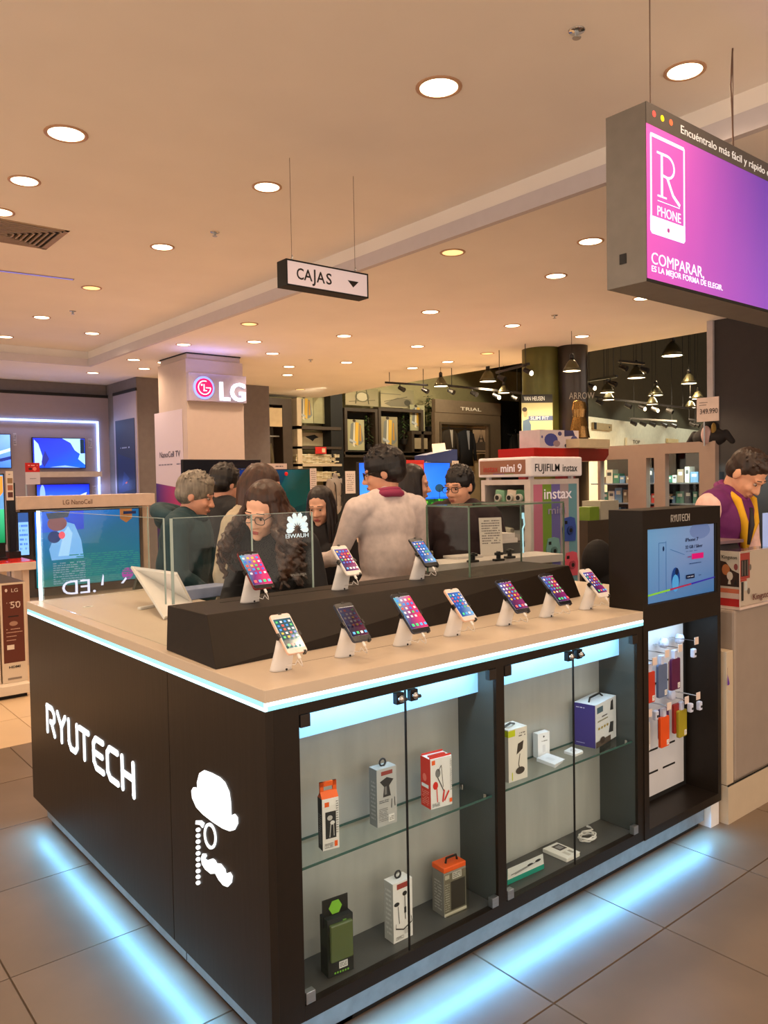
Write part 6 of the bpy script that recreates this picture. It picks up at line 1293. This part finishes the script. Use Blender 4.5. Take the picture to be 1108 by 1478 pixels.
for k, (px, py, c) in enumerate(((797, 795, (130, 176, 178)), (820, 765, (56, 84, 170)), (823, 815, (214, 90, 110)))):
    q = at(px, py, y=A.y); g = G(); s_ = .085; g.prism([(s_*x_, s_*y_) for x_, y_ in ((-.9, -1), (.9, -1.05), (1.0, .2), (.8, 1.1), (.2, 1.25), (-.7, 1.15), (-1, .2))], 0, .008)
    o = g.build('camera_picture', mat('pic_%d' % c[0], c, .45), t, (q.x-A.x, -.004, q.z), FR); G().cyl((0, 0, .008), (0, 0, .02), .035, n=20).build('lens_ring', mat('pic2_%d' % c[0], tuple(v*3//4 for v in c), .4), o); G().cyl((0, 0, .02), (0, 0, .024), .016, n=14).build('lens_dot', BLACK, o)
    G().box((-.06, .05, .008), (-.03, .075, .011)).build('viewfinder', BLACK, o)
# header
hz0, hz1 = at(765, 688, y=A.y).z, at(765, 659, y=A.y).z
hx = -.02; G().box((-.01, -.02, hz0), (W+.02, DY+.02, hz1)).build('header_box', mat('header_white', (226, 216, 212), .5, emit=.12), t, bevel=.012)
for x, y in ((.05, .03), (W-.06, .03), (.03, DY-.06)): G().box((x, y, Zt), (x+.03, y+.03, hz0)).build('header_post', WS, t)
q0, q1 = at(771, 680, y=A.y-.02), at(806, 667, y=A.y-.02); txt('FUJIFILM', .06, (q0.x-A.x, -.0225, q0.z-.002), FR, BLACK, t, width=q1.x-q0.x, bold=.005)
q0, q1 = at(811, 680, y=A.y-.02), at(832, 667, y=A.y-.02); txt('instax', .06, (q0.x-A.x, -.0225, q0.z-.002), FR, BLACK, t, width=q1.x-q0.x, bold=.005)
hh = hz1-hz0; HW = DY*.93
art('brown_print', HW, hh*.72, [('r', .3, 0, .55, .06, (110, 80, 140)), ('r', .55, 0, .75, .06, (110, 130, 70))], t, (-.012, DY, hz0+hh*.14), LF, base=(156, 108, 86))
txt('instax', hh*.36, (-.017, DY*.92, hz0+hh*.27), LF, mat('red_brown_ink', (186, 50, 44), .5), t, width=DY*.30); txt('mini 9', hh*.4, (-.017, DY*.56, hz0+hh*.27), LF, tw, t, width=DY*.42, bold=.02)
def cam(label, y, z, c, s_=1):
    k = thing('instant_camera', label, 'camera', (A.x+.05, A.y+y, z), 0, 'instant cameras in the stand')
    g = G(); g.prism([(-.045*s_, 0), (.045*s_, 0), (.055*s_, .02), (.05*s_, .11*s_), (-.04*s_, .12*s_), (-.055*s_, .02)], 0, .05); g.build('body', mat('cam_%d_%d' % (c[0], c[1]), c, .4), k, (0, 0, 0), LF, bevel=.008); G().cyl((-.05, 0, .055), (-.075, 0, .055), .03, n=18).cyl((-.075, 0, .055), (-.08, 0, .055), .018, n=14, m=1).build('lens', [mat('cam_lens', (200, 200, 190), .3), BLACK], k)
cam('mint green instant camera on the stand shelf', DY*.62, 1.3755, (120, 170, 140)); cam('white instant camera on the stand shelf', DY*.38, 1.3755, (200, 190, 176)); cam('dark green instant camera on the stand shelf', DY*.2, 1.3755, (60, 110, 80)); cam('white instant camera on the lower stand shelf', DY*.5, 1.081, (190, 184, 170))
t = thing('display_case_goods', 'little white and grey product boxes and papers stacked in the stand', 'boxes', (A.x+.2, A.y+.2, 1.0801)); G().box((0, 0, 0), (.12, .2, .05)).build('box', WS, t); G().box((.01, .02, .05), (.11, .18, .08)).build('box', LGREY, t)

# service desk behind the glass box: paper, boxes, small items
a = at(700, 812, z=1.06)
a = at(655, 813, d=4.0); t = thing('white_desk', 'low white service desk seen through the glass box', 'desk', (a.x, a.y, 0), math.radians(-8)); zd = a.z
G().box((-.1, .0, zd-.04), (.75, .22, zd)).build('desktop', WS, t); G().box((-.06, .04, 0), (.7, .2, zd-.04)).build('desk_body', mat('desk_taupe', (140, 122, 104), .6), t)
def dsk(label, name, cat, px, py, build_, d=5.25):
    p = at(px, py, z=zd+.001); t = thing(name, label, cat, tuple(p), math.radians(-8)); build_(t); return t
dsk('white printed notice standing on the service desk', 'paper_notice', 'notice', 706, 802, lambda t: art('sheet', .135, .21, [('t', .1, .3, .9, .95, 10, (120, 110, 110))], t, (-.06, 0, 0), (PI/2-.1, 0, -.25), base=(214, 204, 196)))
dsk('stack of grey and white boxes on the service desk', 'box_stack', 'boxes', 728, 800, lambda t: (G().box((-.06, 0, 0), (.12, .12, .06)).build('grey_box', DGREY, t), G().box((-.055, .005, .061), (.10, .12, .088)).build('white_box', WS, t), G().box((-.06, .005, .089), (.08, .12, .115)).build('white_box', WS, t)))
dsk('white papers lying on the service desk at the left', 'paper_pile', 'papers', 676, 806, lambda t: G().box((-.08, 0, 0), (.1, .12, .012)).build('sheets', WS, t))
for i, (px, py) in enumerate(((685, 812), (722, 810), (738, 806))):
    dsk(['black clip stand left on the service desk', 'black clip stand right on the service desk', 'small black clamp at the right end of the service desk'][i], 'clip_stand', 'stand', px, py, lambda t: G().box((-.03, 0, 0), (.03, .03, .012)).cyl((0, .015, .01), (0, .015, .05), .012, n=10).box((-.025, .005, .03), (.025, .02, .045)).build('stand_body', BPLAS, t, bevel=.003))
p = at(755, 798, z=zd); t = thing('tube_light', 'thin upright bluish light tube behind the glass box', 'lamp', (p.x, p.y, zd)); H = at(755, 740, d=(p-CP).dot(FW)).z-zd; G().tube([(0, 0, 0), (-.003, 0, H*.6), (.012, 0, H*.7), (.003, 0, H)], .005, 6).box((-.012, 0, H*.85), (.012, .01, H)).build('tube', mat('cyan_tube', (140, 200, 220), emit=.6, ecol=(.5, .8, .9)), t)

# ================================================================== red stand and grey partitions
a, b = at(770, 646, d=8.3), at(835, 644, y=at(770, 646, d=8.3).y); t = thing('red_stand', 'red promotional stand with curved top behind the camera stand', 'display stand', (a.x, a.y, 0)); W = b.x-a.x; z0 = at(770, 661, d=8.3).z
c = at(878, 645, y=a.y+.0); W2 = c.x-a.x
G().box((0, 0, z0), (W, .5, a.z)).build('top_box', REDP, t); g = G(); g.prism([(W, z0-.03), (W2-.08, z0-.03), (W2, z0+.04), (W2, a.z), (W, a.z)], -.5, 0); g.build('curved_top', mat('dark_red_lacquer', (128, 22, 14), .35), t, (0, 0, 0), FR)
G().box((W*1.05, .2, 0), (W*1.05+.16, .36, z0)).box((.1, .2, 0), (.2, .3, z0)).build('post', mat('dark_red_lacquer', (128, 22, 14), .35), t)
G().box((0, .1, 0), (W2, .6, .35)).build('base', REDP, t)
a2 = at(779, 644, d=8.4); t = thing('helmet_carton', 'white carton with blue helmet pictures on top of the red stand', 'box', (a2.x, a2.y, a.z+.001), -.06); W3 = (at(831, 643, y=a2.y).x-a2.x); H3 = at(779, 620, y=a2.y).z-a.z
G().box((0, 0, 0), (W3, .3, H3)).build('carton', mat('carton_white', (206, 196, 206), .6), t)
art('print', W3, H3, [('e', .28, .45, .17, .36, (66, 74, 150)), ('e', .42, .25, .09, .18, (150, 130, 140)), ('p', [(.62, .65), (.9, .7), (.85, 1), (.62, 1)], (50, 50, 100)), ('e', .88, .5, .09, .2, (80, 84, 140)), ('e', .66, .14, .04, .1, (40, 40, 70)), ('e', .5, .8, .05, .12, (70, 70, 120)), ('e', .05, .6, .02, .08, (70, 70, 140))], t, (0, -.001, 0), FR, base=(206, 196, 206))
a3 = at(836, 643, d=8.5); t = thing('white_carton', 'plain cream carton on the curved red top', 'box', (a3.x, a3.y, a.z+.001)); G().box((0, 0, 0), (at(880, 643, y=a3.y).x-a3.x, .3, at(836, 633, y=a3.y).z-a.z)).build('carton', mat('carton_cream', (206, 192, 160), .6), t)
XP = 6.9; 
def yz(px, py, x=XP): q = at(px, py, x=x); return (q.y, q.z)
t = thing('partition_frame', 'pinkish grey windowed partition across the back right', 'partition', (XP, 0, 0))
def wf(x0, x1, yt, wins):
    ya, za = yz(x0, yt); yb_, _ = yz(x1, yt); g = G(); ys_ = [ya]; 
    for (wx0, wx1, wy0) in wins:
        yw0, zw0 = yz(wx0, wy0); yw1, _ = yz(wx1, wy0); g.box((0, yw0, 0), (.08, ys_[-1], za)); g.box((0, yw1, zw0), (.08, yw0, za)); g.box((0, yw1, 0), (.08, yw0, .95)); ys_.append(yw1)
    g.box((0, yb_, 0), (.08, ys_[-1], za)); return g
wf(862, 952, 645, [(866, 906, 664), (932, 951, 661)]).build('frame', PINKGREY, t)
o = wf(952, 1040, 641, [(968, 1017, 655)]); o.build('frame', PINKGREY, t, (-.12, 0, 0))
for (x0, x1, y0) in ((866, 906, 664), (932, 951, 661), (968, 1017, 655)):
    ya, za = yz(x0, y0); yb_, _ = yz(x1, y0); G().box((.03, yb_, .95), (.035, ya, za)).build('window_pane', GLASS, t)
# goods behind the partition windows
rnd = random.Random(11); k = 0
for (x0, x1, rows) in ((866, 906, 3), (932, 951, 3), (968, 1017, 3)):
    ya, _ = yz(x0, 700, XP+.5); yb_, _ = yz(x1, 700, XP+.5)
    sh = thing('goods_shelf', ['dark goods shelf behind the left partition window', 'dark goods shelf behind the narrow middle partition window', 'dark goods shelf behind the right partition window'][k], 'shelf', (XP+.5, yb_-.14, 0)); L = ya-yb_+.28
    G().box((.35, 0, 0), (.4, L, 1.9)).build('back', mat('shelf_back', (58, 54, 50), .7), sh)
    for r in range(rows):
        z = 1.0+r*.24; G().box((0, 0, z), (.35, L, z+.015)).build('board', STEEL, sh)
        y = .02
        while y < L-.1:
            w_ = rnd.uniform(.05, .10); h_ = rnd.uniform(.08, .20)
            c = rnd.choice([(190, 184, 170), (40, 40, 44), (60, 110, 90), (120, 100, 80), (200, 60, 50), (90, 120, 150)])
            n_ = n_+1 if y > .05 else 1; tt = thing('boxed_gadget', '%s gadget box, %s from the right on the %s board behind the %s partition window' % ({190: 'pale', 40: 'black', 60: 'green', 120: 'brown', 200: 'red', 90: 'blue'}[c[0]], ['first', 'second', 'third', 'fourth', 'fifth', 'sixth', 'seventh', 'eighth', 'ninth'][n_-1], ['bottom', 'middle', 'top'][r], ['left', 'middle', 'right'][k]), 'box', (XP+.58, yb_-.14+y, z+.016), group='goods behind the %s partition window' % ['left', 'middle', 'right'][k])
            G().box((0, 0, 0), (.12, w_, h_)).build('carton', mat('goods_%d' % c[0], c, .5), tt); G().box((-.001, w_*.2, h_*.55), (0, w_*.8, h_*.8)).build('label', MT['goods_190'] if c[0] != 190 and 'goods_190' in MT else DGREY, tt)
            y += w_+rnd.uniform(.005, .02)
    k += 1
l_ = area('case_light', (XP+.45, 2.9, 1.72), (0, 0, 0), .1, 1.6, 10, (.75, 1, .95))
# on the partition top: price sign and bag
a, b = at(1005, 575, x=XP-.2), at(1037, 607, x=XP-.2); t = thing('price_sign', 'white price sign reading 349.990 above the partition', 'price sign', (XP-.2, a.y, b.z)); W, H = a.y-b.y, a.z-b.z
G().box((0, -W, 0), (.01, 0, H)).build('card', mat('price_card', (206, 190, 184), .6), t); txt('349.990', H*.22, (-.003, -W*.14, H*.32), LF, SI, t, width=W*.8); G().box((-.002, -W*.5, H*.78), (0, -W*.12, H*.80)).box((-.002, -W*.45, H*.68), (0, -W*.12, H*.70)).build('small_print', SI, t)
G().cyl((.02, -W*.3, -.25), (.02, -W*.3, .1), .008, n=6).build('pole', STEEL, t)
q = at(1020, 641, x=XP-.1); t = thing('torso_form', 'dark jacket on a torso form on top of the partition, under the price sign', 'jacket', (XP-.04, q.y, q.z)); H = at(1020, 608, x=XP-.1).z-q.z
g = G(); g.ell((0, 0, H*.3), (.10, .19, H*.42)).ell((0, .0, H*.75), (.07, .10, H*.3)).cap((0, .17, H*.45), .04, (0, .24, .02), .03).cap((0, -.17, H*.45), .04, (0, -.24, .02), .03); blob(g, .012, 'form', mat('dark_knit', (28, 24, 26), .8), t, 2)
g = G(); g.ell((-.075, 0, H*.4), (.04, .055, H*.4)); g.build('scarf', mat('pink_scarf', (190, 160, 160), .7), t, smooth=True); g = G(); g.ell((-.055, -.07, H*.62), (.03, .025, H*.3)); g.build('lining', mat('ochre_lining', (150, 120, 50), .7), t, smooth=True)
# dark shop furniture between stand and pillar
q = at(862, 800, d=5.2); t = thing('black_bag', 'black rucksack hanging behind the counter end, left of the pillar', 'bag', (q.x, q.y, q.z-.05)); g = G(); g.ell((0, 0, 0), (.13, .09, .15)).ell((.04, 0, -.12), (.12, .09, .08)); blob(g, .01, 'bag_body', mat('black_cloth', (20, 19, 20), .8), t, 2); G().box((-.1, .02, -q.z+.05), (-.07, .05, -.05)).box((.08, .02, -q.z+.05), (.11, .05, -.05)).build('bag_stand', BPLAS, t)
q = at(845, 752, d=7.0); t = thing('green_box', 'lime green and white boxes on a dark cabinet left of the pillar', 'boxes', (q.x, q.y, q.z)); G().box((.06, 0, 0), (.2, .15, .12)).build('green_box', mat('lime', (110, 140, 40), .5), t); G().box((.22, 0, 0), (.5, .2, .17)).build('grey_box', mat('pale_grey_box', (170, 166, 150), .6), t); G().box((0, -.02, -q.z), (.6, .3, 0)).build('cabinet', BROWNP, t)

# ================================================================== RIGHT COUNTER
SC_ = mat('counter_grey', (150, 136, 124), .5, var=.04)
t = thing('service_counter', 'beige service counter right of the dark pillar', 'counter', (2.362, -.03, 0)); 
G().box((0, 0, .0), (2.0, .34, .175)).build('plinth', BEIGE, t); G().box((.0, .005, .178), (.06, .34, .785)).build('end_panel', BEIGE, t, bevel=.002)
G().box((.062, -.0, .18), (2.0, .34, .965)).build('front_panel', SC_, t, bevel=.012); G().box((.0, -.0, .172), (2.0, .004, .178)).build('shadow_gap', BLACK, t)
G().box((.03, .34, .0), (2.0, .36, 1.0)).build('back_panel', SC_, t)
q = at(1042, 976, y=-.035); t = thing('purple_leaflet', 'purple leaflet tip sticking out beside the pillar edge', 'leaflet', (2.352, -.034, q.z)); G().prism([(0, 0), (.018, -.045), (.014, -.0495), (0, -.05), (-.0, .03)], 0, .001).build('sheet', mat('purple_paper', (96, 44, 150), .6), t, (0, 0, 0), FR)
q = at(1067, 880, z=.968); t = thing('memory_display', 'clear acrylic display box with red and white memory card packs on the beige counter', 'display box', (q.x, q.y, .966))
D_ = at(1038, 876, x=q.x).y-q.y; W = .36; H = at(1067, 797, x=q.x).z-.966
G().box((.0, 0, .012), (.004, D_, H)).box((.004, 0, .012), (W, .004, H)).box((W-.004, .004, .012), (W, D_, H)).box((.004, .004, H-.004), (W-.004, D_, H)).build('acrylic_case', GLASS, t)
G().box((-.004, -.004, 0), (W, D_, .010)).box((-.003, -.003, .01), (.0, .0, H)).box((-.003, -.003, H), (W, 0, H+.002)).build('edges', mat('acrylic_edge', (210, 190, 180), .3), t)
art('side_card', D_, H*.96, [('r', 0, 0, 1, .14, (190, 30, 30)), ('r', 0, .14, 1, .24, (224, 190, 180)), ('r', 0, .24, 1, .32, (216, 110, 80)), ('p', [(.0, .36), (1, .36), (1, .6), (.6, .66), (.3, .8), (0, .82)], (60, 36, 30)), ('e', .3, .66, .2, .1, (196, 116, 70)), ('e', .5, .55, .15, .08, (226, 206, 196)), ('e', .8, .72, .1, .06, (150, 70, 70)), ('p', [(.4, .4), (.55, .4), (.5, .58)], (216, 200, 190)), ('p', [(.7, .4), (.85, .4), (.8, .5)], (20, 20, 22))], t, (.006, D_, .012), LF, base=(214, 196, 184))
txt('Kingston', .017, (.002, D_*.9, H*.87), LF, BLACK, t, width=D_*.75)
art('front_card', W*.96, H*.94, [('r', .02, .5, .30, .98, (170, 60, 50)), ('r', .06, .55, .26, .85, (30, 24, 24)), ('r', .08, .56, .11, .84, (110, 90, 84)), ('r', .15, .56, .18, .84, (110, 90, 84)), ('r', .22, .56, .25, .84, (110, 90, 84)), ('r', .06, .1, .12, .45, (40, 26, 24)), ('r', .14, .28, .22, .45, (206, 200, 196)), ('e', .3, .7, .035, .06, (120, 104, 96)), ('e', .26, .26, .035, .06, (120, 104, 96)), ('r', .03, .46, .2, .5, (180, 60, 50))], t, (.01, .008, .012), FR, base=(206, 182, 166))
txt('Kingston', .03, (W*.34, -.001, H*.12), FR, mat('dark_red_ink', (90, 30, 26), .5), t, width=W*.5)
# till
q = at(1075, 800, d=4.0); t = thing('cash_register', 'dark cash register and card terminal on the right counter', 'cash register', (q.x, q.y, .966), -.1)
G().box((-.2, .02, 0), (.25, .34, .17)).build('base', mat('till_grey', (72, 66, 60), .5), t, bevel=.005)
g = G(); g.hexa([(-.22, 0, .17), (.0, 0, .17), (.0, .18, .17), (-.22, .18, .17), (-.22, .04, .27), (.0, .04, .27), (.0, .2, .27), (-.22, .2, .27)]); g.build('monitor', mat('till_black', (38, 30, 30), .4), t, bevel=.004)
G().box((-.22, .02, .27), (.02, .2, .285)).build('top_cover', mat('till_mauve', (120, 96, 100), .4), t)
G().hexa([(.05, -.02, .10), (.26, -.02, .10), (.3, .2, .16), (.0, .2, .16), (.09, .02, .21), (.2, .02, .21), (.2, .1, .21), (.09, .1, .21)]).build('scanner', mat('till_grey', (72, 66, 60), .5), t, bevel=.004)
G().tube([(-.2, -.03, .08), (-.1, -.05, .15), (.0, -.05, .185), (.10, -.03, .19), (.15, .0, .20)], .003, 6).build('cable', mat('grey_cable', (150, 140, 130), .5), t, smooth=True)
G().cyl((.11, -.01, .2), (.15, -.01, .205), .012, n=10).build('cable_plug', WPLAS, t, smooth=True)
q = at(1103, 770, d=3.9); t = thing('acrylic_board', 'pale blue lit board edge at the right photo edge', 'board', (q.x, q.y, .966)); G().box((0, 0, 0), (.05, .01, q.z-.966+.1)).build('board', mat('pale_blue_board', (150, 170, 220), .4, emit=.4), t)
q = at(1070, 1162, z=.0); t = thing('crumpled_wrap', 'crumpled clear plastic wrap on the floor at the right', 'litter', tuple(q)); g = G(); rnd = random.Random(2)
for i in range(26):
    p = V((rnd.uniform(-.09, .09), rnd.uniform(-.03, .03), rnd.uniform(.002, .03))); g.add([p, p+V((rnd.uniform(-.03, .03), rnd.uniform(-.03, .03), .0)), p+V((rnd.uniform(-.02, .02), rnd.uniform(-.02, .02), rnd.uniform(.005, .02)))], [(0, 1, 2)])
g.build('wrap', mat('clear_film', (190, 180, 170), .2, var=.05), t)
